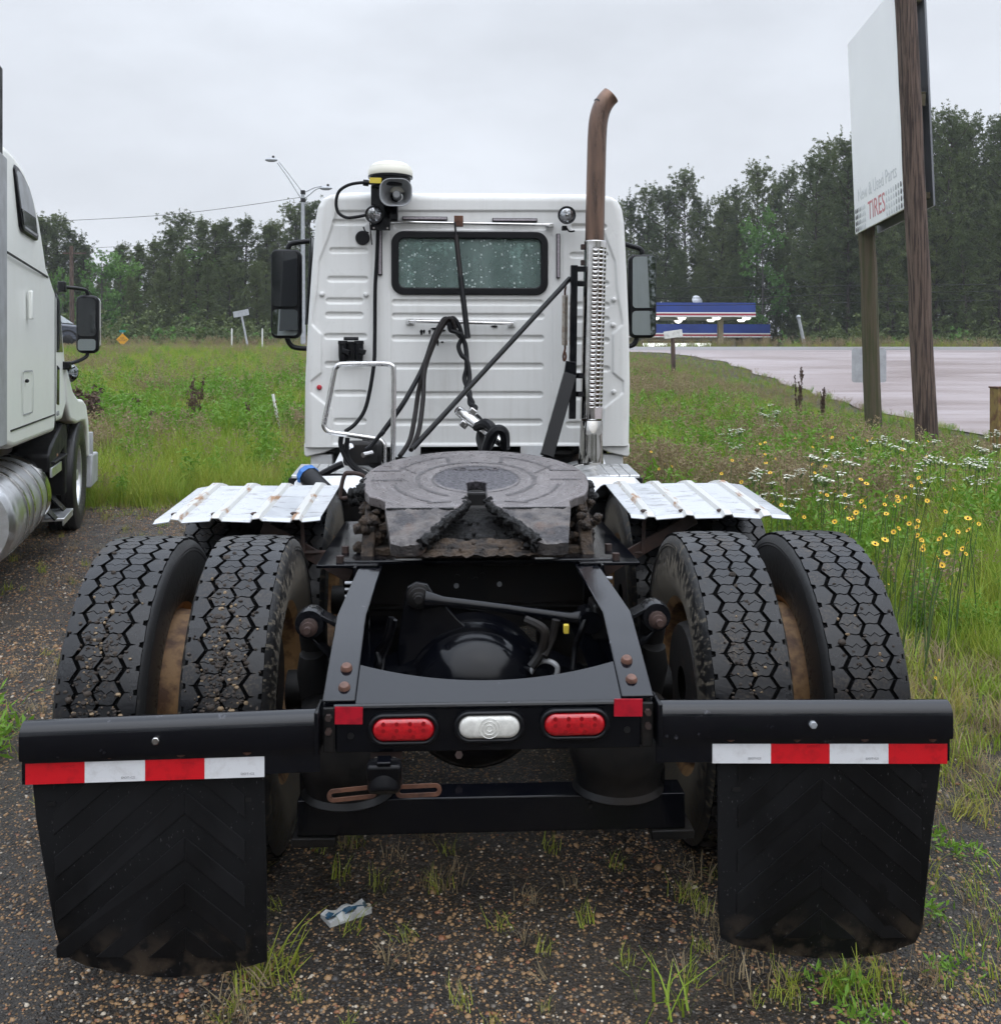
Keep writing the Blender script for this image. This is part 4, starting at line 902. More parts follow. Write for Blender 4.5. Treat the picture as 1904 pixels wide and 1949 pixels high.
y_ = Q(c1, 404, 163, 6.80 - rd); part(MB().box((y_.x, 6.80 - rd * .82, y_.z), (.085, .012, .036), (0, .1, -.45)), 'sticker', 'yellow_sticker', 0, an)
hc = Q(c1, 509, 234, 6.70); w_, h2 = .215, .185
def hsec(k, y, r=.3): return [(hc.x + x, y, hc.z + z) for x, z in rrect(0, 0, w_ * k, h2 * k, min(w_, h2) * k * r, 5)]
mb = MB(); secs = [hsec(1, 6.62, .38), hsec(1, 6.63, .38), hsec(.86, 6.70, .4), hsec(.55, 6.78, .45), hsec(.4, 6.82, .48)]; n = len(secs[0])
V = [p for s in secs for p in s]; mb.add(V, [(k * n + i, k * n + (i + 1) % n, (k + 1) * n + (i + 1) % n, (k + 1) * n + i) for k in range(4) for i in range(n)])
ho = part(mb, 'loudhailer_horn', 'grey_plastic', smooth=40); so = ho.modifiers.new('thickness', 'SOLIDIFY'); so.thickness = .006; so.offset = -1
part(MB().lathe([(0, .10), (.022, .10), (.028, .085), (.028, .02), (.03, 0)], (hc.x, 6.80, hc.z), (0, -1, 0), 20), 'horn_driver', 'grey_plastic', 0, ho)
part(MB().lathe([(0, .05), (.03, .05), (.05, .035), (.056, .0), (.056, -.06), (0, -.06)], (hc.x, 6.80, hc.z + .085), (0, 0, 1), 20), 'horn_bracket', 'dome_cream', 0, ho)
# round work lamps
def work_lamp(px, py, r, aim):
    c = P(px, py, 6.76); d_ = Vector(aim).normalized()
    o = part(MB().lathe([(0, -.07), (r * .55, -.065), (r * .9, -.03), (r, 0), (r * 1.02, .012), (r * .97, .022), (r * .88, .02), (r * .84, .008)], c, d_, 32), 'work_lamp', 'black_plastic', smooth=30)
    part(MB().lathe([(r * .86, .008), (r * .6, .014), (r * .3, .017), (0, .018)], c, d_, 24), 'lamp_glass', 'lamp_glass', 0, o)
    part(MB().lathe([(r * .16, .019), (r * .1, .024), (0, .025)], c, d_, 12), 'bulb_shield', 'chrome', 0, o)
    part(MB().box(c + Vector((-.01, .06, -r - .02)), (.035, .05, .03)), 'lamp_foot', 'black_plastic', .004, o)
work_lamp(711, 408, .060, (.22, -1, -.12)); work_lamp(1078, 409.5, .061, (-.05, -1, -.05))
# cables
def cable(name, pts, r, m, f=c1, Y=6.78, n=7): return part(MB().tube(spline([Q(f, p[0], p[1], p[2] if len(p) > 2 else Y) for p in pts], n), r, 8), name, m)
cable('cable', [(385, 180), (330, 178), (270, 190), (225, 222), (211, 275), (222, 325), (262, 350), (310, 347), (358, 338)], .011, 'hose_black')
cable('cable', [(345, 177), (372, 180)], .022, 'hose_black')
cable('cable', [(418, 400, 6.83), (412, 560, 6.86), (404, 700, 6.87), (402, 950, 6.86), (396, 1090, 6.83), (360, 1280, 6.8), (310, 1365, 6.78), (255, 1408, 6.75)], .0135, 'hose_black')
cable('cable', [(378, 375), (381, 420), (388, 485)], .004, 'hose_brown'); cable('cable', [(372, 425), (355, 418), (346, 396)], .005, 'hose_black'); cable('cable', [(1345, 395), (1362, 418), (1388, 416)], .006, 'hose_black')
# spring pole hanging from the hose bar, slanting strut
part(MB().tube([Q(c1, 797, 372, 6.80), Q(c1, 803, 445, 6.78)], .008, 8), 'hanger_cable', 'hose_black')
part(MB().tube([Q(c1, 803, 440, 6.78), Q(c1, 825, 640, 6.7)], .017, 12), 'spring_pole', 'hose_brown'); part(MB().tube([Q(c1, 825, 640, 6.7), Q(c1, 861, 945, 6.6)], .019, 12), 'spring_pole', 'hose_black')
part(MB().tube([Q(c1, 1366, 650, 6.56), Q(c1, 590, 1490, 6.0)], .0165, 10), 'stay_rod', 'black_paint')
# gladhand parking block
p_ = P(668, 668, CY - .03)
gb = part(MB().box((p_.x, CY - .005, p_.z), (.15, .03, .13)), 'gladhand_holder', 'black_plastic', .006)
for dx in (-.055, .055):
    part(MB().lathe([(0, .07), (.032, .07), (.034, .05), (.03, .045), (.03, -.03), (.026, -.07), (0, -.07)], (p_.x + dx, CY - .045, p_.z), (0, 0, 1), 16), 'gladhand_seat', 'black_plastic', 0, gb)
    part(MB().box((p_.x + dx + .022, CY - .06, p_.z - .004), (.05, .05, .035), (0, .3, 0)), 'gladhand_ear', 'black_plastic', .006, gb)
part(MB().tube([(p_.x - .05, CY - .03, p_.z + .085), (p_.x + .05, CY - .03, p_.z + .085)], .012, 8), 'holder_bar', 'black_plastic', 0, gb)
# air lines
HB = 'air_line'
cable(HB, [(785, 905, 6.80), (770, 862, 6.79), (750, 850, 6.79), (728, 875, 6.80), (690, 950, 6.78), (640, 1090, 6.7), (560, 1240, 6.5), (500, 1330, 6.45), (430, 1425, 6.4)], .0165, 'hose_black')
cable(HB, [(765, 880, 6.77), (752, 857, 6.77), (735, 872, 6.77), (705, 930, 6.75), (655, 1070, 6.68), (620, 1200, 6.6), (600, 1330, 6.4), (575, 1450, 6.3), (525, 1530, 6.2)], .0155, 'hose_brown')
cable(HB, [(800, 900, 6.76), (785, 860, 6.76), (765, 850, 6.76), (742, 880, 6.76), (700, 960, 6.74), (650, 1100, 6.66), (640, 1250, 6.5), (620, 1400, 6.35), (580, 1500, 6.2)], .0155, 'hose_brown')
cable(HB, [(768, 856, 6.78), (790, 848, 6.78), (815, 880, 6.77), (832, 940, 6.76), (815, 985, 6.74), (830, 1030, 6.72), (858, 1060, 6.7), (870, 1150, 6.66), (852, 1200, 6.6), (885, 1265, 6.55), (880, 1310, 6.5), (915, 1340, 6.45), (932, 1362, 6.4)], .0155, 'hose_black')
cable(HB, [(780, 870, 6.77), (800, 910, 6.77), (838, 955, 6.75), (852, 1000, 6.74), (856, 1090, 6.7), (845, 1150, 6.68), (870, 1215, 6.62), (872, 1270, 6.55), (900, 1290, 6.5), (878, 1325, 6.45), (905, 1345, 6.4)], .0165, 'hose_black')
cable(HB, [(768, 866, 6.75), (775, 905, 6.75), (800, 915, 6.75), (830, 930, 6.74), (842, 955, 6.74)], .016, 'hose_black')
# chrome hose coupling and coiled hoses
a, b = Q(c1, 815, 1305, 6.2), Q(c1, 935, 1395, 6.1); d_ = (b - a).normalized()
cp = part(MB().lathe([(0, 0), (.030, 0), (.030, .05), (.036, .055), (.036, .19), (.028, .20), (.028, .38), (0, .38)], a, d_, 20), 'hose_coupling', 'stainless')
part(MB().lathe([(0, -.012), (.024, -.012), (.027, 0), (.027, .02), (0, .02)], a, d_, 18), 'coupling_mouth', 'rust_dark', 0, cp)
for sg in (-1, 1):
    q_ = a + d_ * .085 + Vector((d_.z, 0, -d_.x)) * sg * .055; part(MB().box(q_, (.05, .05, .04), (0, .65, 0)), 'coupling_ear', 'stainless', .006, cp)
cable('coiled_hose', [(905, 1385, 6.12), (945, 1368, 6.0), (975, 1385, 5.95), (985, 1430, 5.95), (960, 1480, 5.98), (930, 1510, 6.0)], .030, 'hose_black')
cable('coiled_hose', [(930, 1400, 6.14), (922, 1440, 6.1), (935, 1490, 6.05), (945, 1530, 6.0)], .028, 'black_dirty')
cable('coiled_hose', [(950, 1500, 5.9), (975, 1430, 5.86), (1010, 1398, 5.85), (1042, 1420, 5.86), (1045, 1490, 5.9)], .030, 'hose_black')
# chrome hand rail loop on the deck
hp = [(940, 1190), (940, 1030), (925, 985), (870, 945), (640, 908), (430, 880), (375, 860), (345, 815), (350, 760), (400, 520), (445, 290), (465, 235), (520, 206), (740, 200), (950, 200), (1010, 218), (1032, 275), (1030, 700), (1024, 1160)]
part(MB().tube(spline([Q(c3, x, y, 5.95) for x, y in hp], 5), .0155, 12), 'hand_rail', 'stainless')
# deck clutter: filler neck with blue cap, tanks, connectors
a, b = P(602, 922, 5.2), P(572, 892, 5.34); d_ = (b - a).normalized()
fn = part(MB().lathe([(.050, -.12), (.050, .03), (.054, .04), (.054, .075), (.048, .085), (0, .085)], a, d_, 24), 'filler_neck', 'black_plastic', smooth=30)
part(MB().lathe([(.058, .078), (.060, .085), (.060, .11), (.052, .125), (.03, .132), (0, .134)], a, d_, 10), 'filler_cap', 'blue_cap', 0, fn, smooth=20)
for sx in (-1, 1): 
    o = part(MB().lathe([(0, -.78), (.26, -.78), (.30, -.74), (.30, .74), (.26, .78), (0, .78)], (sx * .80, 6.05, .66), (0, 1, 0), 40), 'fuel_tank', 'aluminium', smooth=35)
    for y in (5.55, 6.5): part(MB().lathe([(.302, -.03), (.309, -.03), (.309, .03), (.302, .03)], (sx * .80, y, .66), (0, 1, 0), 40), 'tank_strap', 'stainless', 0, o)
    part(MB().box((sx * .60, 5.15, .88), (.20, .25, .12), (0, 0, sx * .2)), 'valve_block', 'black_dirty', .02)
for pts, r, m_ in ((((515, 920), (510, 1000), (560, 1130), (640, 1230), (760, 1290)), .014, 'hose_black'), (((575, 930), (570, 1040), (590, 1140), (680, 1240), (780, 1300)), .013, 'hose_black'), (((760, 1045), (820, 1000), (900, 900), (940, 870)), .012, 'hose_black'), (((250, 1380), (350, 1320), (500, 1310), (640, 1330), (760, 1360)), .014, 'hose_black'), (((240, 1340), (380, 1260), (480, 1210), (530, 1190)), .02, 'hose_black')):
    cable('hose', [(x, y, 5.6) for x, y in pts], r, m_, c3)
part(MB().box(P(690, 862, 5.9), (.22, .12, .14)), 'valve_block', 'black_dirty', .02); part(MB().cyl(P(655, 860, 5.8), P(668, 848, 5.75), .016, n=10), 'air_fitting', 'stainless'); part(MB().cyl(P(707, 862, 5.8), P(690, 866, 5.75), .016, n=10), 'air_fitting', 'stainless')
part(MB().box((-.62, 5.45, .95), (.4, .3, .06), (0, 0, .1)), 'battery_cover', 'black_paint', .02); part(MB().box((.62, 5.5, .95), (.36, .34, .06), (0, 0, -.1)), 'deck_plate', 'aluminium', .01)
# quarter rounds of the white tanks seen between fenders and coupling
part(MB().lathe([(0, -.3), (.14, -.3), (.17, -.27), (.17, .27), (.14, .3), (0, .3)], (-.63, 5.35, .86), (1, .1, 0), 28), 'air_reservoir', 'cab_white_dull'); part(MB().lathe([(0, -.26), (.14, -.26), (.17, -.23), (.17, .23), (.14, .26), (0, .26)], (.66, 5.4, .84), (1, -.1, 0), 28), 'air_reservoir', 'cab_white_dull')

# ---- exhaust stack
SY = 6.55
def sp(px, py): return P(px, py, SY)
pts = [sp(1125, 800), sp(1131, 460), sp(1134.5, 300), sp(1136, 255), sp(1138.5, 228), sp(1144, 207), sp(1152, 192), sp(1162, 181)]
pts = spline(pts, 5); nr = len(pts)
st = part(MB().tube(pts, .063, 28, cap=False), 'exhaust_stack', 'stack_pipe', smooth=40)
so = st.modifiers.new('thickness', 'SOLIDIFY'); so.thickness = .004; so.offset = -1
e_ = pts[-1]; d_ = (pts[-1] - pts[-2]).normalized(); part(MB().cyl(e_ - d_ * .10, e_ - d_ * .09, .058, n=24), 'stack_bore_shade', 'black_matte', 0, st)  # black disc set inside the pipe stands in for its shaded bore
# slotted chrome heat shield
a, b = sp(1124, 798), sp(1132.5, 459); ax = (b - a).normalized(); L_ = (b - a).length; u_, v_, _ = frame(ax)
na, nr_ = 72, 164; mb = MB(); V = []; Fc = []
rear = math.atan2(Vector((0, -1, 0)).dot(v_), Vector((0, -1, 0)).dot(u_))
for j in range(nr_ + 1):
    for i in range(na):
        t = 2 * math.pi * i / na; V.append(a + ax * (L_ * j / nr_) + (u_ * math.cos(t) + v_ * math.sin(t)) * .0745)
def slot(i, j):
    if j < 12 or j > nr_ - 8: return False
    t = ((2 * math.pi * (i + .5) / na - rear + math.pi) % (2 * math.pi) - math.pi); k = math.degrees(t)
    right = Vector((1, 0, 0)).dot(u_ * math.cos(rear + .1) + v_ * math.sin(rear + .1)) > 0
    if not right: k = -k
    return j % 4 in (0, 1) and any(abs(k - c) < 11 for c in (-4, 26, 56, 86))
for j in range(nr_):
    for i in range(na):
        if not slot(i, j): Fc.append((j * na + i, j * na + (i + 1) % na, (j + 1) * na + (i + 1) % na, (j + 1) * na + i))
mb.add(V, Fc); hs = part(mb, 'heat_shield', 'chrome', smooth=40)
so = hs.modifiers.new('thickness', 'SOLIDIFY'); so.thickness = .003; so.offset = -1
for py in (470, 500, 762, 790): part(MB().box(sp(1109, py), (.03, .03, .035)), 'shield_clip', 'rust_dark', .003, hs)
# chrome elbow bulging below
q0 = sp(1125, 800)
prof = [(.066, 0), (.0735, -.005), (.0735, -.10), (.078, -.20), (.084, -.27), (.082, -.31), (.072, -.345), (.05, -.37), (.02, -.38), (0, -.381)]
part(MB().lathe(prof, q0, (.03, .06, 1), 40), 'exhaust_elbow', 'chrome_dark', smooth=60); part(MB().cyl(q0 + Vector((0, .02, -.28)), q0 + Vector((-.02, .5, -.33)), .062, n=20), 'exhaust_pipe', 'stack_pipe')
part(MB().lathe([(.066, .02), (.066, -.02)], q0, (0, 0, 1), 28), 'stack_joint', 'rust')
# support bracket
BY = 6.52
p0, p1 = P(1092, 505, BY), P(1088, 797, BY)
part(MB().bar(p0, p1, .045, .05, up=(0, 1, 0)), 'stack_post', 'black_paint', .003)
for py in (512, 540, 715, 750): 
    q_ = P(1092, py, BY); e_ = P(1112, py, BY); part(MB().bar(q_ + Vector((.02, 0, 0)), e_ + Vector((.02, .02, 0)), .035, .04, up=(0, 1, 0)), 'stack_arm', 'black_paint', .002)
part(MB().bar(P(1086, 688, BY - .01), P(1082, 715, BY - .01), .07, .04, up=(0, 1, 0)), 'post_gusset', 'black_paint', .003)
part(MB().bar(P(1084, 712, BY - .01), P(1040, 868, BY - .15), .085, .045, up=(0, 1, 0)), 'stack_leg', 'black_paint', .004)
# tension spring and hook
a, b = Q(c1, 1341, 735, 6.6), Q(c1, 1339, 980, 6.6); hel = []; nt_ = 44
for k in range(nt_ * 7 + 1):
    t = k / 7 * 2 * math.pi; hel.append(a.lerp(b, k / (nt_ * 7)) + Vector((math.cos(t), math.sin(t), 0)) * .016)
sg_ = part(MB().tube(hel, .0052, 5), 'tension_spring', 'spring_steel')
part(MB().tube(spline([Q(c1, 1345, 690, 6.58), Q(c1, 1341, 715, 6.6), Q(c1, 1341, 740, 6.6)], 4), .007, 8), 'spring_hook', 'rust', 0, sg_); part(MB().tube(spline([Q(c1, 1339, 975, 6.6), Q(c1, 1341, 1000, 6.6), Q(c1, 1332, 1035, 6.6), Q(c1, 1337, 1058, 6.6), Q(c1, 1345, 1040, 6.6), Q(c1, 1341, 1015, 6.6)], 4), .007, 8), 'spring_hook', 'rust', 0, sg_)

# ---- mirrors
def mirror(sx):
    Ym = 8.0
    if sx < 0: x0, y0, x1, y1 = 515, 474, 573, 644
    else: x0, y0, x1, y1 = 1196, 484, 1249, 643
    a, b = P(x0, y0, Ym), P(x1, y1, Ym); c = (a + b) / 2; W_, H_ = b.x - a.x, a.z - b.z
    mb = MB(); mb.xz(rrect(c.x, c.z, W_, H_, .055, 6), Ym, Ym + .07); mb.xz(rrect(c.x, c.z, W_ * .8, H_ * .92, .05, 6), Ym + .07, Ym + .15)
    o = part(mb, 'mirror_housing', 'black_plastic', .015)
    zs = a.z - H_ * .66
    tw = math.tan(RAD(17)) * -sx
    mw = lambda v: Vector((v.x, v.y + (v.x - c.x) * tw * .9 - .034, v.z))
    part(MB().xz(rrect(c.x - sx * -.003, (a.z + zs) / 2 - .004, W_ - .05, a.z - zs - .03, .03, 5), Ym - .006, Ym + .01), 'main_glass', 'dark_glass' if sx < 0 else 'mirror_glass', 0, o, warp=mw)  # left pane: a dark reflection put into the glass colour
    part(MB().xz(rrect(c.x, (b.z + zs) / 2 + .005, W_ - .05, zs - b.z - .035, .03, 5), Ym - .006, Ym + .01), 'spot_glass', 'mirror_glass', 0, o, warp=mw)
    if sx < 0: arms = [[(548, 478), (550, 468), (560, 462), (600, 458)], [(545, 640), (552, 655), (565, 662), (600, 664)]]
    else: arms = [[(1222, 484), (1218, 474), (1200, 468), (1180, 462)], [(1212, 640), (1208, 652), (1200, 658), (1180, 660)]]
    for q_ in arms: part(MB().tube(spline([P(x, y, Ym + .06) for x, y in q_], 5), .021, 10), 'mirror_arm', 'black_plastic', 0, o)
mirror(-1); mirror(1)
# ================================================================== THE SETTING
TK = np.array([(-300, 0), (9.5, 0), (12, .03), (14, .09), (17, .22), (20, .42), (26, .88), (32, 1.38), (38, 1.82), (44, 1.98), (52, 2.20), (54, 2.16), (60, 1.3), (66, .55), (75, .3), (600, .3)])
def terrain(x, y): return np.interp(y, TK[:, 0], TK[:, 1])
def tz1(x, y): return float(terrain(x, y))
def lot_top(x):
    x = np.asarray(x, float)
    return np.where(x < 1.0, 11.2 + .25 * np.sin(x * 1.7) + .15 * np.sin(x * 4.1), np.where(x < 2.7, 11.2 - (x - 1.0) / 1.7 * 6.0, 5.2 + .12 * np.sin(x * 3.3)))
def grid_mesh(name, xs, ys, zf, m):
    Xg, Yg = np.meshgrid(xs, ys); V = np.stack([Xg, Yg, zf(Xg, Yg)], -1).reshape(-1, 3); i = np.arange(len(V)).reshape(Xg.shape)
    F = np.stack([i[:-1, :-1], i[:-1, 1:], i[1:, 1:], i[1:, :-1]], -1).reshape(-1, 4); return link(name, fast_mesh(name, V, F, m, True))
def wpos(t): g = N(t, 'ShaderNodeNewGeometry'); return g.outputs['Position']
def m_soil():
    m, t, b = newmat('soil'); p = wpos(t); n = noise(t, 1.3, 5, .6, vec=p); n2 = noise(t, 14, 5, .65, vec=p)
    c = mixc(t, mrange(t, n.outputs[0], .4, .62), (.045, .040, .022), (.060, .070, .025)); c = mixc(t, mrange(t, n2.outputs[0], .5, .68), c, (.02, .016, .011))
    LK(t, c, b.inputs['Base Color']); b.inputs['Roughness'].default_value = .95; bump(t, b, n2.outputs[0], .8, .05)
m_soil()
def m_gravel():
    m, t, b = newmat('gravel'); p = wpos(t)
    def stones(scale):
        vo = N(t, 'ShaderNodeTexVoronoi'); vo.inputs['Scale'].default_value = scale; vo.inputs['Randomness'].default_value = 1
        mp_ = N(t, 'ShaderNodeMapping'); mp_.inputs['Scale'].default_value = (1, 1, .3); LK(t, p, mp_.inputs[0]); LK(t, mp_.outputs[0], vo.inputs['Vector']); s = N(t, 'ShaderNodeSeparateColor'); LK(t, vo.outputs['Color'], s.inputs[0]); return vo, s
    v1, s1 = stones(62); v2, s2 = stones(120); v3, s3 = stones(30)
    def pal(s):
        r = N(t, 'ShaderNodeValToRGB'); LK(t, s, r.inputs[0]); r.color_ramp.interpolation = 'CONSTANT'
        cs = [(0, (.0095, .0070, .0048)), (.36, (.019, .014, .0095)), (.54, (.080, .044, .018)), (.66, (.034, .026, .019)), (.78, (.17, .098, .042)), (.88, (.10, .085, .07)), (.955, (.28, .20, .12))]
        r.color_ramp.elements[0].color = rgb(cs[0][1]); r.color_ramp.elements[1].position = cs[1][0]; r.color_ramp.elements[1].color = rgb(cs[1][1])
        for q, c in cs[2:]: e = r.color_ramp.elements.new(q); e.color = rgb(c)
        return r.outputs[0]
    k1 = mrange(t, v1.outputs['Distance'], .50, .36); k2 = mrange(t, v2.outputs['Distance'], .55, .38)
    c = mixc(t, k2, (.0095, .0070, .0048), pal(s2.outputs[0])); on = math_(t, 'MULTIPLY', k1, math_(t, 'GREATER_THAN', s1.outputs[1], .45)); c = mixc(t, on, c, pal(s1.outputs[0]))
    n = noise(t, .55, 5, .6, vec=p); big = mrange(t, n.outputs[0], .42, .60); n4 = noise(t, 5, 5, .65, vec=p)
    c = mixc(t, math_(t, 'MULTIPLY', big, .40), c, (.050, .037, .024)); c = mixc(t, math_(t, 'MULTIPLY', mrange(t, n4.outputs[0], .52, .66), .7), c, (.014, .012, .011))
    LK(t, c, b.inputs['Base Color']); LK(t, mrange(t, n4.outputs[0], .35, .65, .75, .42), b.inputs['Roughness'])
    h = math_(t, 'ADD', math_(t, 'MULTIPLY', k1, .7), math_(t, 'MULTIPLY', k2, .4)); bump(t, b, h, .8, .012)
m_gravel()
def m_road(name, c1_, c2_, c3_):
    m, t, b = newmat(name); p = wpos(t); n = noise(t, .35, 5, .6, vec=p, stretch=(.35, 1.6, 1)); n2 = noise(t, 26, 5, .7, vec=p); n3 = noise(t, 1.6, 5, .6, vec=p, stretch=(.25, 2.2, 1))
    c = mixc(t, mrange(t, n.outputs[0], .4, .62), c1_, c2_); c = mixc(t, math_(t, 'MULTIPLY', mrange(t, n3.outputs[0], .52, .68), .6), c, c3_); c = mixc(t, math_(t, 'MULTIPLY', mrange(t, n2.outputs[0], .60, .72), .7), c, (.09, .08, .075))
    LK(t, c, b.inputs['Base Color']); LK(t, mrange(t, n.outputs[0], .35, .65, .30, .6), b.inputs['Roughness']); bump(t, b, n2.outputs[0], .25, .01)
m_road('road_gravelly', (.25, .195, .185), (.33, .285, .285), (.19, .135, .115)); m_road('highway_asphalt', (.20, .19, .185), (.25, .24, .24), (.16, .15, .145))
mat('line_white', (.62, .62, .60), (.45, .45, .44), 3, .5, .7, .6)

xs = np.unique(np.concatenate([np.linspace(-240, -60, 8), np.linspace(-60, 60, 90), np.linspace(60, 240, 8)])); ys = np.unique(np.concatenate([np.linspace(-120, -20, 6), np.linspace(-20, 80, 130), np.linspace(80, 300, 8)]))
g = grid_mesh('ground', xs, ys, lambda x, y: terrain(x, y) + np.where((y > 12) & (y < 43) & (x < 7), .05 * np.sin(x * .7 + y * .3) * np.sin(y * .5 - x * .2), 0) * np.clip((y - 12) / 4, 0, 1) - .012, 'soil'); g['kind'] = 'structure'
# gravel lot
u = np.unique(np.concatenate([np.linspace(-60, -12, 20), np.linspace(-12, 9, 110)])); tv = np.linspace(0, 1, 60)
Xg = np.repeat(u[None, :], 60, 0); Yg = -60 + (lot_top(u)[None, :] + 60) * (tv[:, None] ** .35); V = np.stack([Xg, Yg, terrain(Xg, Yg) + .004 + .012 * np.sin(Xg * 2.1) * np.sin(Yg * 1.7) * 0], -1).reshape(-1, 3); i = np.arange(len(V)).reshape(Xg.shape)
o = link('gravel_lot', fast_mesh('gravel_lot', V, np.stack([i[:-1, :-1], i[:-1, 1:], i[1:, 1:], i[1:, :-1]], -1).reshape(-1, 4), 'gravel', True)); o['kind'] = 'structure'
# side road curving up to the highway
RE = np.array([(-60, 10.5), (6, 10.2), (13, 9.8), (17.5, 9.4), (22, 8.8), (30, 9.0), (34, 9.1), (38, 8.2), (41, 6.0), (43, 2.0), (44.2, -6)])
ys = np.unique(np.concatenate([np.linspace(-60, 8, 14), np.linspace(8, 44.2, 90)])); le = np.interp(ys, RE[:, 0], RE[:, 1]) + .12 * np.sin(ys * 2.3); sx_ = np.linspace(0, 1, 24)
Xg = le[:, None] + (34 - le[:, None]) * sx_[None, :]; Yg = np.repeat(ys[:, None], 24, 1); V = np.stack([Xg, Yg, terrain(Xg, Yg) + .012], -1).reshape(-1, 3); i = np.arange(len(V)).reshape(Xg.shape)
o = link('side_road', fast_mesh('side_road', V, np.stack([i[:-1, :-1], i[:-1, 1:], i[1:, 1:], i[1:, :-1]], -1).reshape(-1, 4), 'road_gravelly', True)); o['kind'] = 'structure'
hw = grid_mesh('highway', np.linspace(-238, 238, 61), np.array([44.0, 46, 48, 50, 52]), lambda x, y: terrain(x, y) + .02, 'highway_asphalt'); hw['kind'] = 'structure'
for y0 in (44.35, 51.4): o = grid_mesh('road_marking', np.linspace(-238, 238, 61), np.array([y0, y0 + .18]), lambda x, y: terrain(x, y) + .026, 'line_white'); o['kind'] = 'structure'

# ---- scattering of uncountable things
PROTO = {}
def proto(name, me):
    c = PROTO.setdefault(name, bpy.data.collections.new(name)); o = bpy.data.objects.new('%s_%02d' % (name, len(c.objects)), me); c.objects.link(o); return o
def scatter(name, coll, pts, yaw, scl, idx, label=None, tilt=.12, kind='stuff'):
    n = len(pts); me = bpy.data.meshes.new(name); me.vertices.add(n); me.vertices.foreach_set('co', np.asarray(pts, np.float32).ravel())
    rot = np.stack([rng.normal(0, tilt, n), rng.normal(0, tilt, n), yaw], -1).astype(np.float32)
    me.attributes.new('rot', 'FLOAT_VECTOR', 'POINT').data.foreach_set('vector', rot.ravel()); me.attributes.new('scl', 'FLOAT', 'POINT').data.foreach_set('value', np.asarray(scl, np.float32)); me.attributes.new('idx', 'INT', 'POINT').data.foreach_set('value', np.asarray(idx, np.int32))
    o = bpy.data.objects.new(name, me); COL.objects.link(o); o['kind'] = kind
    if label: o['label'] = label
    t = bpy.data.node_groups.new(name, 'GeometryNodeTree'); t.interface.new_socket('Geometry', in_out='INPUT', socket_type='NodeSocketGeometry'); t.interface.new_socket('Geometry', in_out='OUTPUT', socket_type='NodeSocketGeometry')
    gi = t.nodes.new('NodeGroupInput'); go_ = t.nodes.new('NodeGroupOutput'); ci = t.nodes.new('GeometryNodeCollectionInfo'); ci.inputs[0].default_value = PROTO[coll]; ci.inputs['Separate Children'].default_value = True; ci.inputs['Reset Children'].default_value = True
    ip = t.nodes.new('GeometryNodeInstanceOnPoints'); ip.inputs['Pick Instance'].default_value = True
    def attr(nm, ty): a = t.nodes.new('GeometryNodeInputNamedAttribute'); a.data_type = ty; a.inputs[0].default_value = nm; return a.outputs[0]
    er = t.nodes.new('FunctionNodeEulerToRotation'); LK(t, attr('rot', 'FLOAT_VECTOR'), er.inputs[0])
    LK(t, gi.outputs[0], ip.inputs['Points']); LK(t, ci.outputs[0], ip.inputs['Instance']); LK(t, attr('idx', 'INT'), ip.inputs['Instance Index']); LK(t, er.outputs[0], ip.inputs['Rotation']); LK(t, attr('scl', 'FLOAT'), ip.inputs['Scale']); LK(t, ip.outputs[0], go_.inputs[0])
    md = o.modifiers.new('scatter', 'NODES'); md.node_group = t; return o

# ---- foliage materials
def m_leaf(name, a, b_, c=None, rough=.6, trans=.25, scale=.35, world=True):
    m = bpy.data.materials.new(name); m.use_nodes = True; t = m.node_tree; t.nodes.clear(); MATS[name] = m
    o = N(t, 'ShaderNodeOutputMaterial'); p = N(t, 'ShaderNodeBsdfPrincipled'); p.inputs['Roughness'].default_value = rough; p.inputs['Specular IOR Level'].default_value = .3
    oi = N(t, 'ShaderNodeObjectInfo'); n = noise(t, scale, 4, .6, vec=wpos(t)); f = math_(t, 'ADD', math_(t, 'MULTIPLY', oi.outputs['Random'], .55), mrange(t, n.outputs[0], .3, .7, -.1, .55))
    col = mixc(t, f, a, b_)
    if c is not None:
        n2 = noise(t, scale * 2.3, 3, .6, vec=wpos(t)); col = mixc(t, math_(t, 'MULTIPLY', mrange(t, n2.outputs[0], .52, .66), .8), col, c)
    LK(t, col, p.inputs['Base Color']); tl = N(t, 'ShaderNodeBsdfTranslucent'); LK(t, col, tl.inputs[0]); ms = N(t, 'ShaderNodeMixShader'); ms.inputs[0].default_value = trans
    LK(t, p.outputs[0], ms.inputs[1]); LK(t, tl.outputs[0], ms.inputs[2]); LK(t, ms.outputs[0], o.inputs[0])
m_leaf('pine_needles', (.066, .095, .034), (.128, .158, .056), None, .6, .25, .12); m_leaf('pine_needles_bluish', (.058, .086, .036), (.106, .134, .054), None, .6, .25, .12)
m_leaf('broad_leaves', (.085, .19, .040), (.15, .28, .065), None, .5, .3, .2); mat('pine_bark', (.055, .042, .034), (.025, .020, .017), 9, .4, .65, .9, bmp=.6, bscale=30); mat('grey_bark', (.09, .085, .075), (.05, .045, .04), 9, .4, .65, .9)

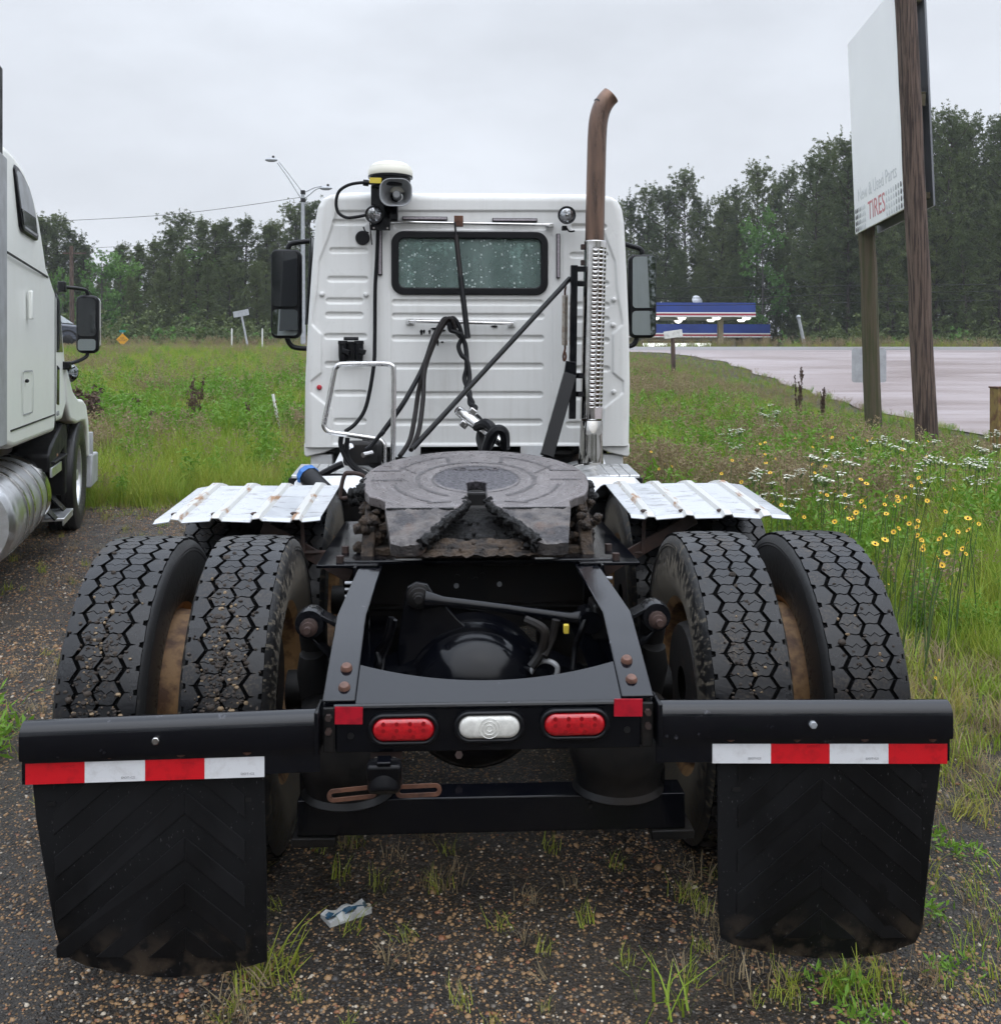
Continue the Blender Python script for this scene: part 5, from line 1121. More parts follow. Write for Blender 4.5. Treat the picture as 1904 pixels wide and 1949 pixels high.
def quads(cs, R_, k, ln, wd, up=.0, outdir=None, jitter=1.0):
    """k elongated leaf quads round every centre"""
    n = len(cs); c = np.repeat(cs, k, 0); d = R_.normal(0, 1, (n * k, 3)); d[:, 2] += up
    if outdir is not None: d += np.repeat(outdir, k, 0) * 1.2
    d /= np.linalg.norm(d, axis=1)[:, None] + 1e-9; s = np.cross(d, R_.normal(0, 1, (n * k, 3))); s /= np.linalg.norm(s, axis=1)[:, None] + 1e-9
    L_ = ln * R_.uniform(.6, 1.3, (n * k, 1)); W_ = wd * R_.uniform(.7, 1.3, (n * k, 1)); st = c + d * L_ * .1 * jitter
    V = np.stack([st - s * W_ * .5, st + d * L_ * .5 - s * W_ * .9, st + d * L_, st + d * L_ * .5 + s * W_ * .9], 1).reshape(-1, 3)
    return V, np.arange(len(V)).reshape(-1, 4)
def tree_pine(seed, H=16., low=.42, wide=2.6, nb=46, tuft=8, m='pine_needles', flat=False):
    R_ = np.random.default_rng(seed); mb = MB(); bx_, by_ = R_.normal(0, .25, 2)
    f = lambda t: Vector((bx_ * t * t, by_ * t * t, H * t)); tr = [f(t) for t in np.linspace(0, .985, 9)]; mb.tube(tr, list(np.linspace(.17, .025, 9)), 7)
    cs = []; od = []
    for k in range(nb):
        t = low + (1 - low) * (k + R_.uniform(0, 1)) / nb; a = k * 2.4 + R_.normal(0, .4); q = (t - low) / (1 - low)
        L_ = wide * (math.sin(math.pi * min(1, .18 + q * .74)) ** .7 if not flat else (1 - q) ** .65 + .12) * R_.uniform(.55, 1.15); el = (.15 + .75 * q) * R_.uniform(.5, 1.2) if not flat else .1 + .5 * q
        p0 = f(t); dr = Vector((math.cos(a) * math.cos(el), math.sin(a) * math.cos(el), math.sin(el))); p1 = p0 + dr * L_ * .55 + Vector((0, 0, -.03 * L_)); p2 = p0 + dr * L_ + Vector((0, 0, .10 * L_))
        mb.tube([p0, p1, p2], [.045, .03, .012], 4)
        for j in range(tuft):
            s = R_.uniform(.3, 1.05); c = p0.lerp(p2, s) + Vector(R_.normal(0, .13 + .11 * L_ * s, 3)); cs.append(c); od.append(dr)
    for j in range(12): cs.append(f(.9 + .1 * R_.uniform()) + Vector(R_.normal(0, .14, 3))); od.append(Vector((0, 0, 1.5)))
    tips = np.array([tuple(c) for c in cs[tuft - 1::tuft]]); cs = np.array([tuple(c) for c in cs]); od = np.array([tuple(c) for c in od]); V, F = quads(cs, R_, 26, .20, .026, .45, od * .3)
    if flat or True:
        tt = np.concatenate([tips + (0, 0, .16 * q) for q in range(5)]); V3, F3 = quads(tt + R_.normal(0, .03, tt.shape), R_, 9, .17, .022, 1.6); F = np.concatenate([F, F3 + len(V)]); V = np.concatenate([V, V3])
    to = mb.build('trunk', 'pine_bark', smooth=40, recalc=False); tm = to.data; bpy.data.objects.remove(to)
    return tm, fast_mesh('crown', V, F, m)
def tree_broad(seed, H=12., m='broad_leaves', dens=90):
    R_ = np.random.default_rng(seed); mb = MB(); mb.tube([(0, 0, 0), (.05, .02, H * .3), (.0, .1, H * .6), (.05, .1, H * .92)], [.16, .12, .08, .02], 7); cs = []
    for k in range(30):
        t = R_.uniform(.12, .95); a = R_.uniform(0, 6.28); L_ = H * .24 * math.sin(math.pi * (.12 + .8 * t)) * R_.uniform(.6, 1.1); p0 = Vector((0, .06, H * t)); p1 = p0 + Vector((math.cos(a) * L_, math.sin(a) * L_, L_ * R_.uniform(.1, .7))); mb.tube([p0, p1], [.04, .012], 4)
        for j in range(dens // 4): cs.append(p0.lerp(p1, R_.uniform(.35, 1.05)) + Vector(R_.normal(0, .28, 3)))
    V, F = quads(np.array([tuple(c) for c in cs]), R_, 7, .22, .085, -.1)
    to = mb.build('trunk', 'grey_bark', smooth=40, recalc=False); tm = to.data; bpy.data.objects.remove(to); return tm, fast_mesh('crown', V, F, m)
PT = [tree_pine(s, 16, lw, wd, nb, 17, m) for s, lw, wd, nb, m in ((1, .30, 2.8, 54, 'pine_needles'), (2, .38, 2.5, 48, 'pine_needles_bluish'), (3, .24, 3.1, 60, 'pine_needles'), (4, .42, 2.8, 44, 'pine_needles_bluish'))]
PFULL = [tree_pine(s, 14, .04, 2.6, 90, 10, 'pine_needles', True) for s in (11, 12, 13)]
BT = [tree_broad(s) for s in (21, 22)]
def plant_tree(name, kinds, H0, px, top, dep, label, group, i, wide=1.0):
    q = PD(px, 680, dep); z0 = tz1(q.x, q.y) - .1; H = 1.66 + (680 - top) / FPX * dep - z0; s = H / H0
    r = root(name, label, 'tree', (q.x, q.y, z0), rng.uniform(0, 6.28), group); sw = s * wide; r.scale = (sw, sw, s); tm, cm = kinds[i % len(kinds)]
    for nm, me in (('trunk', tm), ('crown', cm)): o = bpy.data.objects.new(nm, me); COL.objects.link(o); o.parent = r
RTL = [(1170, 400), (1198, 392), (1232, 376), (1268, 374), (1303, 343), (1335, 384), (1372, 396), (1404, 372), (1441, 331), (1478, 368), (1512, 346), (1545, 312), (1578, 290), (1610, 279), (1655, 272), (1700, 264), (1745, 258), (1768, 250), (1793, 243), (1822, 262), (1850, 247), (1884, 245), (1915, 252), (1950, 240), (2000, 250), (2060, 262), (2120, 255)]
k_ = 0
ORD = ['first', 'second', 'third', 'fourth', 'fifth', 'sixth', 'seventh', 'eighth', 'ninth', 'tenth', 'eleventh', 'twelfth', 'thirteenth', 'fourteenth', 'fifteenth', 'sixteenth', 'seventeenth', 'eighteenth', 'nineteenth']
ZN = [(1250, 'just right of the cab mirror'), (1437, 'above the blue canopy'), (1605, 'between the canopy and the billboard'), (1735, 'behind the white billboard'), (9999, 'right of the leaning wooden poles')]
zc_ = {}
for px, top in RTL[:24]:
    zn = next(b for a, b in ZN if px < a); zc_[zn] = zc_.get(zn, 0) + 1
    plant_tree('pine_tree', PT, 16, px + rng.normal(0, 4), top, rng.uniform(90, 97) if px < 1530 else rng.uniform(74, 82), 'tall dark pine %s, %s of these from the left' % (zn, ORD[zc_[zn] - 1]), 'pines right of the cab', k_, .95); k_ += 1
for j, (px, top, dep) in enumerate(((1215, 470, 92), (1290, 480, 90), (1350, 465, 91), (1500, 450, 88), (1560, 470, 74), (1610, 450, 75), (1690, 430, 72), (1780, 420, 73), (1840, 440, 71), (1900, 400, 72))):
    plant_tree('pine_tree', PFULL, 14, px, top, dep, 'shorter bushy pine below the tall right hand pines, %s from the left' % ORD[j], 'bushy pines right of the cab', k_, 1.15); k_ += 1
plant_tree('leafy_tree', BT, 12, 1452, 392, 86, 'bright green broadleaf tree among the dark pines right of the cab', None, 0, .7)
LTL = [(60, 430), (88, 428), (112, 424), (135, 445), (163, 468), (236, 470), (262, 472), (292, 462), (318, 442), (346, 418), (374, 421), (404, 431), (438, 427), (470, 424), (503, 434), (531, 430), (562, 410), (590, 396), (625, 400)]
for j, (px, top) in enumerate(LTL):
    plant_tree('pine_tree', PT if px < 140 or px in (346, 562, 590) else PFULL, 16 if (px < 140 or px in (346, 562, 590)) else 14, px + rng.normal(0, 3), top, rng.uniform(82, 90), 'pine in the tree line left of the cab, %s from the left' % ORD[j], 'pines left of the cab', k_, 1.2); k_ += 1
for j, (px, top, dep) in enumerate(((262, 530, 77), (300, 520, 75), (345, 490, 76), (395, 505, 75), (440, 490, 77), (490, 505, 76), (520, 500, 78), (560, 480, 76))):
    plant_tree('pine_tree', PFULL, 14, px, top, dep, 'low pine branched to the ground before the left tree line, %s from the left' % ORD[j], 'low pines left of the cab', k_, 1.15); k_ += 1
for px, top, dep, lb in ((195, 468, 78, 'bright green broadleaf tree in the left tree line, above the parked truck mirror'), (228, 475, 79, 'rounded green broadleaf tree in the left tree line beside the pines'), (118, 500, 72, 'slim pale green tree just right of the parked sleeper truck'), (372, 470, 84, 'pale green leafy tree showing between pines left of the cab')):
    plant_tree('leafy_tree', BT, 12, px, top, dep, lb, None, k_, .85 if px != 118 else .55); k_ += 1
for j, px in enumerate((690, 760, 820, 900, 960, 1030, 1100)):
    plant_tree('pine_tree', PT, 16, px, 420 + rng.normal(0, 15), rng.uniform(82, 90), 'pine hidden behind the white cab, %s from the left' % ORD[j], 'pines hidden behind the cab', k_, 1.1); k_ += 1
# the wood behind and the scrub at its foot
for tm, cm in PFULL + PT[:2]: proto('wood_crown', cm.copy())
pts = []; sc_ = []; ix_ = []
for k in range(260):
    px = rng.uniform(-350, 2400); fill = k % 3 > 0; dep = rng.uniform(86, 96) if fill else rng.uniform(98, 118); q = PD(px, 680, dep); top = np.interp(px, [0, 200, 560, 1180, 1440, 1600, 1780, 2300], [450, 490, 440, 430, 395, 320, 285, 280]) + rng.uniform(5, 60)
    if fill: top = top + (640 - top) * (.38 if px > 1100 else .2)
    H = 1.66 + (680 - top) / FPX * dep; pts.append((q.x, q.y, .2)); ix_.append(rng.integers(0, 3) if fill or px < 700 else rng.integers(0, 5)); sc_.append(H / (14 if ix_[-1] < 3 else 16))
scatter('woodland', 'wood_crown', pts, rng.uniform(0, 6.28, len(pts)), sc_, ix_, 'dark wood filling in behind the front row of pines', .02)
# trees at the back of the lot, behind the photographer: they show only in chrome, mirrors and wet paint
bx__ = rng.uniform(-70, 70, 60); by__ = -rng.uniform(34, 60, 60); scatter('woodland_behind', 'wood_crown', np.stack([bx__, by__, np.zeros(60)], -1), rng.uniform(0, 6.28, 60), rng.uniform(.6, .95, 60), rng.integers(0, 3, 60), 'wood at the back of the lot, behind the photographer', .02)
R_ = np.random.default_rng(5)
for s in range(3):
    cs = R_.normal(0, 1, (260, 3)) * (.9, .9, .5) + (0, 0, .7); V, F = quads(np.concatenate([cs, cs * (1, 1, .8)]), R_, 12, .13, .045, .2); proto('scrub', fast_mesh('scrub', V, F, ['broad_leaves', 'pine_needles', 'pine_needles'][s]))
pts = np.array([(q.x, q.y, .35) for q in ((lambda px: PD(px, 680, rng.uniform(92, 100) if 1040 < px < 1540 else rng.uniform(66, 78)))(rng.uniform(-300, 2300)) for _ in range(330))]); scatter('undergrowth', 'scrub', pts, rng.uniform(0, 6.28, 330), rng.uniform(.8, 2.0, 330), rng.choice([0, 1, 1, 2, 2], 330), 'dark green undergrowth along the foot of the tree line')
# ================================================================== SLEEPER TRUCK PARKED ON THE LEFT
ST = root('sleeper_truck', 'cream white sleeper truck parked at the left edge, mirror and front wheel showing', 'truck', (-3.69, 9.88, 0), RAD(13.5))
def sp_(mb, name, m, bev=0, parent=None, **k): return mb.build(name, m, parent or ST, bev, **k)
# local frame: x outwards (0 = wheel face), y forwards from the front axle, z up
XS = -.004
side = [(-3.74, 1.12), (-3.74, 2.96), (-3.56, 2.985), (-3.3, 2.985), (-3.0, 2.96), (-2.77, 2.895), (-2.57, 2.79), (-2.41, 2.665), (-2.27, 2.49), (-2.18, 2.36), (-2.0, 2.30), (-1.80, 2.22), (-1.62, 2.16), (-1.42, 2.10), (-1.16, 1.66), (-1.05, 1.50), (-1.05, 1.26), (-1.30, 1.13), (-1.72, 1.13), (-1.76, 1.06), (-3.5, 1.08)]
def spx(y): return XS
mb = MB(); mb.prism(side, lambda y, z: (XS - .05 * max(0, (z - 2.3)) ** 1.4, y, z), lambda y, z: (XS - 2.3 + .05 * max(0, (z - 2.3)) ** 1.4, y, z)); cabs = sp_(mb, 'cab_body', 'cream_white', .05, seg=4)
# seams, hatch, grab strip, window
sp_(MB().bar((XS + .002, -3.72, 2.305), (XS + .002, -2.10, 2.275), .006, .014, up=(0, 0, 1)), 'roof_seam', 'black_matte', 0, cabs); sp_(MB().bar((XS + .002, -1.74, 1.08), (XS + .002, -1.74, 2.24), .006, .010, up=(0, 1, 0)), 'door_seam', 'black_matte', 0, cabs)
sp_(MB().bar((XS + .002, -3.6, 1.20), (XS + .002, -1.76, 1.20), .006, .010, up=(0, 0, 1)), 'skirt_seam', 'black_matte', 0, cabs)
hat = [(y, z) for y, z in rrect(-2.98, 1.42, .42, .30, .06)]
mb = MB(); n = len(hat); inn = rrect(-2.98, 1.42, .40, .28, .05); mb.add([(XS + .003, y, z) for y, z in hat] + [(XS + .003, y, z) for y, z in inn], [(i, (i + 1) % n, n + (i + 1) % n, n + i) for i in range(n)]); sp_(mb, 'luggage_hatch', 'grey_plastic', 0, cabs, recalc=False)
sp_(MB().ball((XS + .006, -3.05, 1.5), .014, 8), 'hatch_lock', 'black_matte', 0, cabs)
sp_(MB().bar((XS + .012, -2.94, 1.92), (XS + .012, -2.94, 2.12), .03, .05, up=(0, 1, 0)), 'grab_strip', 'cream_white', .01, cabs)
win = [(-3.377, 2.88), (-3.332, 2.915), (-3.22, 2.918), (-3.041, 2.895), (-2.845, 2.85), (-2.716, 2.78), (-2.638, 2.70), (-2.54, 2.54), (-2.574, 2.504), (-2.654, 2.498), (-3.131, 2.50), (-3.20, 2.529), (-3.29, 2.70)]
wx = lambda z: XS - .05 * max(0, z - 2.3) ** 1.4
mb = MB(); mb.prism(win, lambda y, z: (wx(z) - .02, y, z), lambda y, z: (wx(z) + .010, y, z)); wf = sp_(mb, 'sleeper_window', 'black_plastic', .012, cabs)
cyw, czw = -2.97, 2.70; mb = MB(); mb.prism([(cyw + (y - cyw) * .86, czw + (z - czw) * .86) for y, z in win], lambda y, z: (wx(z) - .0, y, z), lambda y, z: (wx(z) + .013, y, z)); sp_(mb, 'pane', 'grey_plastic', 0, wf)
sp_(MB().prism([(-3.17, 2.545), (-2.64, 2.545), (-2.68, 2.655), (-3.22, 2.645)], lambda y, z: (wx(z), y, z), lambda y, z: (wx(z) + .016, y, z)), 'sliding_pane', 'dark_glass', 0, wf)
# door window and vent
sp_(MB().prism([(-1.66, 1.70), (-1.30, 1.70), (-1.50, 2.14), (-1.66, 2.18)], lambda y, z: (XS - .02, y, z), lambda y, z: (XS + .006, y, z)), 'door_window', 'dark_glass', .01)
sp_(MB().prism([(-1.66, 1.28), (-1.52, 1.26), (-1.50, 1.58), (-1.64, 1.60)], lambda y, z: (XS - .02, y, z), lambda y, z: (XS + .006, y, z)), 'door_look_down_window', 'dark_glass', .01)
put_text('model_badge', 'VISION', .055, (XS + .004, -1.60, 1.20), (RAD(90), 0, RAD(90)), 'grey_plastic', ST, .9)
# rear cab extender, fifth wheel side
sp_(MB().box((XS - .005, -3.92, 2.0), (.03, .32, 1.75)), 'cab_extender', 'grey_plastic', .01); sp_(MB().box((XS - .02, -3.98, 2.45), (.04, .28, 1.9)), 'extender_rubber', 'black_matte', .01)
mb = MB()
pass
sp_(MB().box((XS - .08, -4.2, 1.9), (.06, .8, 1.7)), 'rear_panel', 'cream_white', .02)
# bonnet and front wing
wing = [(-1.25, 1.62), (-1.02, 1.52), (-.72, 1.36), (-.35, 1.27), (.05, 1.25), (.42, 1.19), (.72, 1.02), (.86, .80), (.90, .62), (.74, .62), (.68, .78), (.52, .94), (.28, 1.02), (-.1, 1.04), (-.40, 1.04), (-.9, 1.10), (-1.1, 1.25)]
sp_(MB().prism(wing, lambda y, z: (.01 - .04 * max(0, y), y, z), lambda y, z: (-.55, y, z)), 'front_wing', 'cream_white', .03, seg=3)
sp_(MB().yz([(-1.2, 1.1), (-1.2, 1.75), (-.9, 1.66), (1.0, 1.45), (1.25, 1.3), (1.3, .7), (1.0, .6)], -.5, -1.9), 'bonnet', 'cream_white', .08, seg=4)
sp_(MB().yz([(.72, .30), (1.35, .30), (1.38, .62), (.86, .64)], .01, -2.4), 'bumper', 'grey_plastic', .02)
sp_(MB().box((-.02, .92, .62), (.05, .05, .5)), 'wing_edge_guard', 'grey_plastic', .01)
# splash guard behind the wheel, step, tank
sp_(MB().yz([(-1.62, .86), (-1.52, .92), (-.88, 1.08), (-.62, 1.06), (-.56, .95), (-.60, .42), (-.72, .42), (-.75, .85), (-1.62, .72)], -.06, -.42), 'splash_guard', 'black_matte', .02)
sp_(MB().yz([(-1.75, .40), (-.72, .40), (-.72, .86), (-1.75, .86)], -.30, -.9), 'battery_box', 'black_dirty', .02)
sp_(MB().box((-.14, -1.15, .79), (.22, .75, .02)), 'upper_step', 'black_matte', .005); sp_(MB().box((-.05, -1.35, .72), (.02, .55, .08)), 'step_fascia', 'aluminium', .004)
for y in (-1.55, -1.05): sp_(MB().bar((-.30, y, .66), (-.02, y, .33), .012, .16, up=(0, 1, 0)), 'step_bracket', 'black_paint')
sp_(MB().box((-.06, -1.25, .32), (.20, .58, .025)), 'lower_step', 'aluminium', .004); sp_(MB().box((.03, -1.25, .30), (.012, .58, .06)), 'step_edge', 'aluminium', .004)
sp_(MB().ball((-.12, -1.2, .825), .06, 10, sc=(1.2, 1.6, .5)), 'glove', 'wood_tag')
tk = sp_(MB().lathe([(0, -1.35), (.30, -1.35), (.33, -1.31), (.335, -1.28), (.335, 0), (.328, .02), (.30, .04), (0, .04)], (-.36, -1.98, .56), (0, 1, 0), 48), 'fuel_tank', 'aluminium', smooth=30)
for y in (-.28, -.62, -.86): sp_(MB().lathe([(.337, -.03), (.345, -.03), (.345, .03), (.337, .03)], (-.36, -1.98 + y, .56), (0, 1, 0), 48), 'tank_strap', 'stainless', 0, tk)
sp_(MB().lathe([(.338, -.02), (.340, .0), (.340, .16), (.30, .20), (0, .20)], (-.36, -1.96, .56), (0, 1, 0), 48), 'tank_end_shroud', 'chrome', 0, tk, smooth=30)
sp_(MB().box((-.55, -2.6, .98), (.5, 1.6, .14)), 'subframe', 'rust_dark', .02); sp_(MB().box((-1.2, -2.0, .75), (.9, 5.5, .25)), 'chassis', 'black_dirty', .02)
# front wheel
def st_wheel(x, flip):
    o = sp_(MB().lathe([(.29, -.10), (.29, .10), (.30, .105), (.285, .09), (.27, .02), (.24, -.0), (.20, -.03), (.17, -.02), (.155, .03), (.12, .05), (.06, .05), (.055, .10), (0, .10)], (0, 0, 0), (1, 0, 0), 40), 'wheel', 'aluminium', smooth=30)
    o.location = (x, 0, TZ); o.rotation_euler = (.4, 0, math.pi if flip else 0); t = bpy.data.objects.new('tyre', FT); COL.objects.link(t); t.parent = o
    for k in range(10):
        a = 2 * math.pi * k / 10; q = MB().cyl((.03, .14 * math.cos(a), .14 * math.sin(a)), (.075, .14 * math.cos(a), .14 * math.sin(a)), .016, .012, 6).build('wheel_nut', 'black_dirty', o)
        q = MB().cyl((-.012, .222 * math.cos(a + .3), .222 * math.sin(a + .3)), (.004, .222 * math.cos(a + .3), .222 * math.sin(a + .3)), .026, n=12).build('hand_hole', 'black_matte', o)
mb = MB(); pr = [(.292, -.098), (.34, -.130), (.40, -.1385), (.45, -.134), (.49, -.128), (.512, -.118), (.520, -.105), (.522, -.06), (.512, -.058), (.512, -.052), (.522, -.05), (.523, -.02), (.512, -.018), (.512, -.012), (.523, -.01)]
pr = pr + [(r, -x) for r, x in pr[::-1]]; mb.lathe(pr, (0, 0, 0), (1, 0, 0), 64); oo = mb.build('tyre', 'side_rubber', smooth=30); FT = oo.data; bpy.data.objects.remove(oo)
st_wheel(-.14, False); st_wheel(-2.2, True)
# west coast mirror on tube arms, round spot mirror
# west coast mirror on tube arms
mx_, my_ = .40, -1.02
sp_(MB().tube(spline([(XS - .02, -1.40, 2.25), (.04, -1.25, 2.255), (.11, -1.10, 2.255), (.155, -1.03, 2.24), (.165, -1.02, 2.17)], 5), .016, 10), 'mirror_arm', 'black_plastic'); sp_(MB().tube(spline([(.165, -1.02, 1.72), (.155, -1.03, 1.67), (.10, -1.10, 1.63), (.02, -1.22, 1.60)], 5), .016, 10), 'mirror_arm', 'black_plastic')
sp_(MB().box((XS + .01, -1.40, 2.25), (.06, .10, .09)), 'arm_pivot', 'black_plastic', .01); sp_(MB().box((.02, -1.24, 1.59), (.07, .10, .07)), 'arm_pivot', 'black_plastic', .01)
mb = MB(); mb.xz(rrect(.165, 1.95, .185, .51, .055), -1.06, -.95); mh = sp_(mb, 'mirror_housing', 'black_plastic', .02)
sp_(MB().xz(rrect(.16, 2.01, .145, .33, .03), -1.066, -1.055), 'main_glass', 'dark_glass', 0, mh); sp_(MB().xz(rrect(.16, 1.77, .145, .10, .025), -1.066, -1.055), 'spot_glass', 'mirror_glass', 0, mh)
sp_(MB().xz(rrect(.175, 1.96, .175, .48, .055), -.95, -.90), 'mirror_shell', 'chrome', .02, mh)
sp_(MB().lathe([(0, .008), (.06, .008), (.085, 0), (.09, -.02), (.06, -.05), (0, -.06)], (-.02, -.85, 1.52), (.1, -1, 0), 28), 'bonnet_spot_mirror', 'mirror_glass')

# ================================================================== GAS STATION ACROSS THE HIGHWAY
mat('fascia_blue', (.012, .045, .26), (.010, .035, .2), .6, .4, .7, .45); mat('fascia_red', (.35, .03, .05), None, rough=.5); mat('fascia_white', (.75, .74, .74), None, rough=.5); mat('canopy_soffit', (.42, .40, .36), None, rough=.7); mat('beige_paint', (.46, .40, .29), None, rough=.6); mat('store_wall', (.52, .54, .48), (.42, .44, .40), .8, .4, .7, .7)
def m_emit(name, c, s):
    m = bpy.data.materials.new(name); m.use_nodes = True; t = m.node_tree; t.nodes.clear(); MATS[name] = m; o = N(t, 'ShaderNodeOutputMaterial'); e = N(t, 'ShaderNodeEmission'); e.inputs[0].default_value = rgb(c); e.inputs[1].default_value = s; LK(t, e.outputs[0], o.inputs[0]); m.cycles.emission_sampling = 'NONE'
m_emit('lamp_lit', (1, .97, .86), 5); m_emit('lamp_lit_cool', (.95, 1, .98), 3); m_emit('head_lamp', (.75, 1, .85), 1.0)
def fascia(mb_parent, x0, x1, y0, y1, zb, zt, nm='fascia'):
    h = zt - zb; lv = [(zb, zb + h * .09, 'fascia_white', .02), (zb + h * .09, zb + h * .23, 'fascia_red', .01), (zb + h * .23, zb + h * .32, 'fascia_white', .02), (zb + h * .32, zt, 'fascia_blue', 0)]
    for a, b, m, pr_ in lv: MB().box(((x0 + x1) / 2, (y0 + y1) / 2, (a + b) / 2), (x1 - x0 + 2 * pr_, y1 - y0 + 2 * pr_, b - a)).build(nm if m == 'fascia_blue' else 'fascia_stripe', m, mb_parent)
a, b = PD(1437, 603, 70), PD(1437, 576, 70)
CN = root('fuel_canopy', 'blue gas station canopy with white and red stripes and lit lamps beneath', 'canopy', (a.x - 9, a.y + 4, .3), inplace=True)
x0, x1, y0, y1 = a.x - 18, a.x, a.y, a.y + 7; fascia(CN, x0, x1, y0, y1, a.z, b.z)
MB().box(((x0 + x1) / 2, (y0 + y1) / 2, a.z + .06), (x1 - x0 - .1, y1 - y0 - .1, .06)).build('soffit', 'canopy_soffit', CN)
for k in range(18): MB().box((x0 + .5 + k, (y0 + y1) / 2, a.z + .02), (.05, y1 - y0 - .3, .03)).build('soffit_rib', 'canopy_soffit', CN)
for px in (1370, 1120): q = PD(px, 640, 73); MB().box((q.x, q.y, (a.z + .3) / 2), (.36, .36, a.z - .2)).build('column', 'beige_paint', CN)
for px, dp in ((1246, 71.5), (1297, 71.5), (1363, 71.5), (1420, 71.5), (1352, 75.5), (1410, 75.5)):
    q = PD(px, 600, dp); o = MB().lathe([(0, 0), (.18, 0), (.30, .12), (.30, .14)], (q.x, q.y, a.z - .14), (0, 0, 1), 16).build('canopy_lamp', 'lamp_lit', CN)
d_ = PD(1326, 572, 74); MB().lathe([(0, .16), (.2, .13), (.36, .05), (.42, 0), (.40, -.01), (.2, .11), (0, .14)], d_, (.3, -1, .4), 20).build('satellite_dish', 'galvanised', CN); MB().cyl(d_, (d_.x, d_.y + .3, b.z - .05), .04).build('dish_mast', 'galvanised', CN)
a, b = PD(1465, 642, 84), PD(1465, 617, 84)
SB = root('store_building', 'low gas station shop behind the canopy, blue striped roof edge and lit window', 'building', (a.x - 10, a.y + 4, .3), inplace=True)
x0, x1, y0, y1 = a.x - 22, a.x, a.y, a.y + 9; fascia(SB, x0, x1, y0, y1, a.z, b.z, 'roof_fascia'); MB().box(((x0 + x1) / 2 - 1.3, (y0 + y1) / 2 + .6, (a.z + .2) / 2), (x1 - x0 - 2.6, y1 - y0 - 1.2, a.z - .2)).build('wall', 'store_wall', SB)
for xx, w_ in ((-6.5, 6), (-13, 5)):
    o = MB().box((a.x + xx - 1.3, y0 + .57, a.z - .75), (w_, .06, .9)).build('shop_window', 'black_plastic', SB); MB().box((a.x + xx - 1.3, y0 + .53, a.z - .62), (w_ - .2, .04, .28)).build('lit_sign_band', 'lamp_lit_cool', o)
q = PD(1290, 607, 80); MB().ball(q, .34, 12).build('wall_lamp', 'lamp_lit', SB)
# ================================================================== SIGNS, POLES AND WIRES
mat('pole_wood', (.115, .078, .060), (.030, .018, .014), 6, .44, .58, .85, stretch=(6, 6, .25), bmp=.8, bscale=14); mat('pole_wood_mossy', (.085, .066, .042), (.050, .052, .022), 4, .42, .6, .9, stretch=(6, 6, .25), bmp=.8, bscale=14)
mat('panel_white', (.92, .92, .93), (.88, .88, .89), 1.2, .4, .7, .3); mat('print_red', (.60, .22, .24), None, rough=.5); mat('print_faint_red', (.68, .44, .45), None, rough=.5); mat('print_grey', (.66, .67, .69), None, rough=.5); mat('print_dark', (.05, .05, .055), None, rough=.5); mat('print_mid', (.40, .41, .42), None, rough=.5); mat('panel_back', (.20, .21, .23), None, rough=.5, metal=.4)
BB = root('billboard', 'large white roadside sign for tyres and parts on two leaning wooden poles', 'sign', PD(1764, 890, 14) * Vector((1, 1, 0)).x if False else (PD(1764, 680, 14).x, PD(1764, 680, 14).y, 0), inplace=True)
def pole(p0, p1, r0, r1, m, name, parent):
    pts = [p0.lerp(p1, t) for t in np.linspace(0, 1, 14)]; mb = MB(); mb.tube([p + Vector((rng.normal(0, .006), rng.normal(0, .006), 0)) for p in pts], list(np.linspace(r0, r1, 14)), 22)
    for i in range(len(mb.v)): k = i % 22; mb.v[i] = tuple(Vector(mb.v[i]) + (Vector(mb.v[i]) - pts[min(13, i // 22)]) * (.05 * math.sin(k * 2.7) + .04 * math.sin(k * 5.1)))
    return mb.build(name, m, parent, smooth=50)
pole(PD(1766, 910, 14), PD(1719, -60, 14), .150, .135, 'pole_wood', 'pole', BB); pole(PD(1664, 880, 16.9), PD(1641, 200, 16.9), .140, .130, 'pole_wood_mossy', 'pole', BB)
A, B, C_, D = PD(1627, 446, 17.1), PD(1725, 394, 14.15), PD(1706, -32, 14.15), PD(1612, 84, 17.1)
un = (B - A).normalized(); vn = (D - A).normalized(); nn = un.cross(vn).normalized()
if nn.dot(CAM - A) < 0: nn = -nn
def panel(A, B, C_, D, th, name, m): mb = MB(); q = [A, B, C_, D]; mb.add(q + [p - nn * th for p in q], [(0, 1, 2, 3), (7, 6, 5, 4)] + [(i, (i + 1) % 4, 4 + (i + 1) % 4, 4 + i) for i in range(4)][::-1]); return mb.build(name, m, BB, .004)
pn = panel(A, B, C_, D, .03, 'sign_panel', 'panel_white'); off_ = nn * -.36
panel(*(p + off_ - nn * .0 for p in (A, B, C_, D)), .03, 'rear_sign_panel', 'panel_back')
for t in (.05, .5, .93):
    p, q = A.lerp(D, t), B.lerp(C_, t); MB().bar(p - nn * .075 + un * .1, q - nn * .075 - un * .05, .09, .09, up=nn).build('cross_beam', 'pole_wood_mossy', BB, .004); MB().bar(p - nn * .30 + un * .1, q - nn * .30 - un * .05, .09, .09, up=nn).build('cross_beam', 'pole_wood_mossy', BB, .004)
Wp, Hp = (B - A).length, (D - A).length
Mp = Matrix((( un.x, vn.x, nn.x, 0), (un.y, vn.y, nn.y, 0), (un.z, vn.z, nn.z, 0), (0, 0, 0, 1)))
def ptext(s, size, u_, v_, m, sx=1):
    me = text_mesh(s, size, .001); c = A.lerp(B, u_) + (D - A) * v_ + nn * .004; me.transform(Matrix.Translation(c) @ Mp @ Matrix.Diagonal((sx, 1, 1, 1))); me.materials.clear(); me.materials.append(MATS[m]); link('lettering', me, pn)
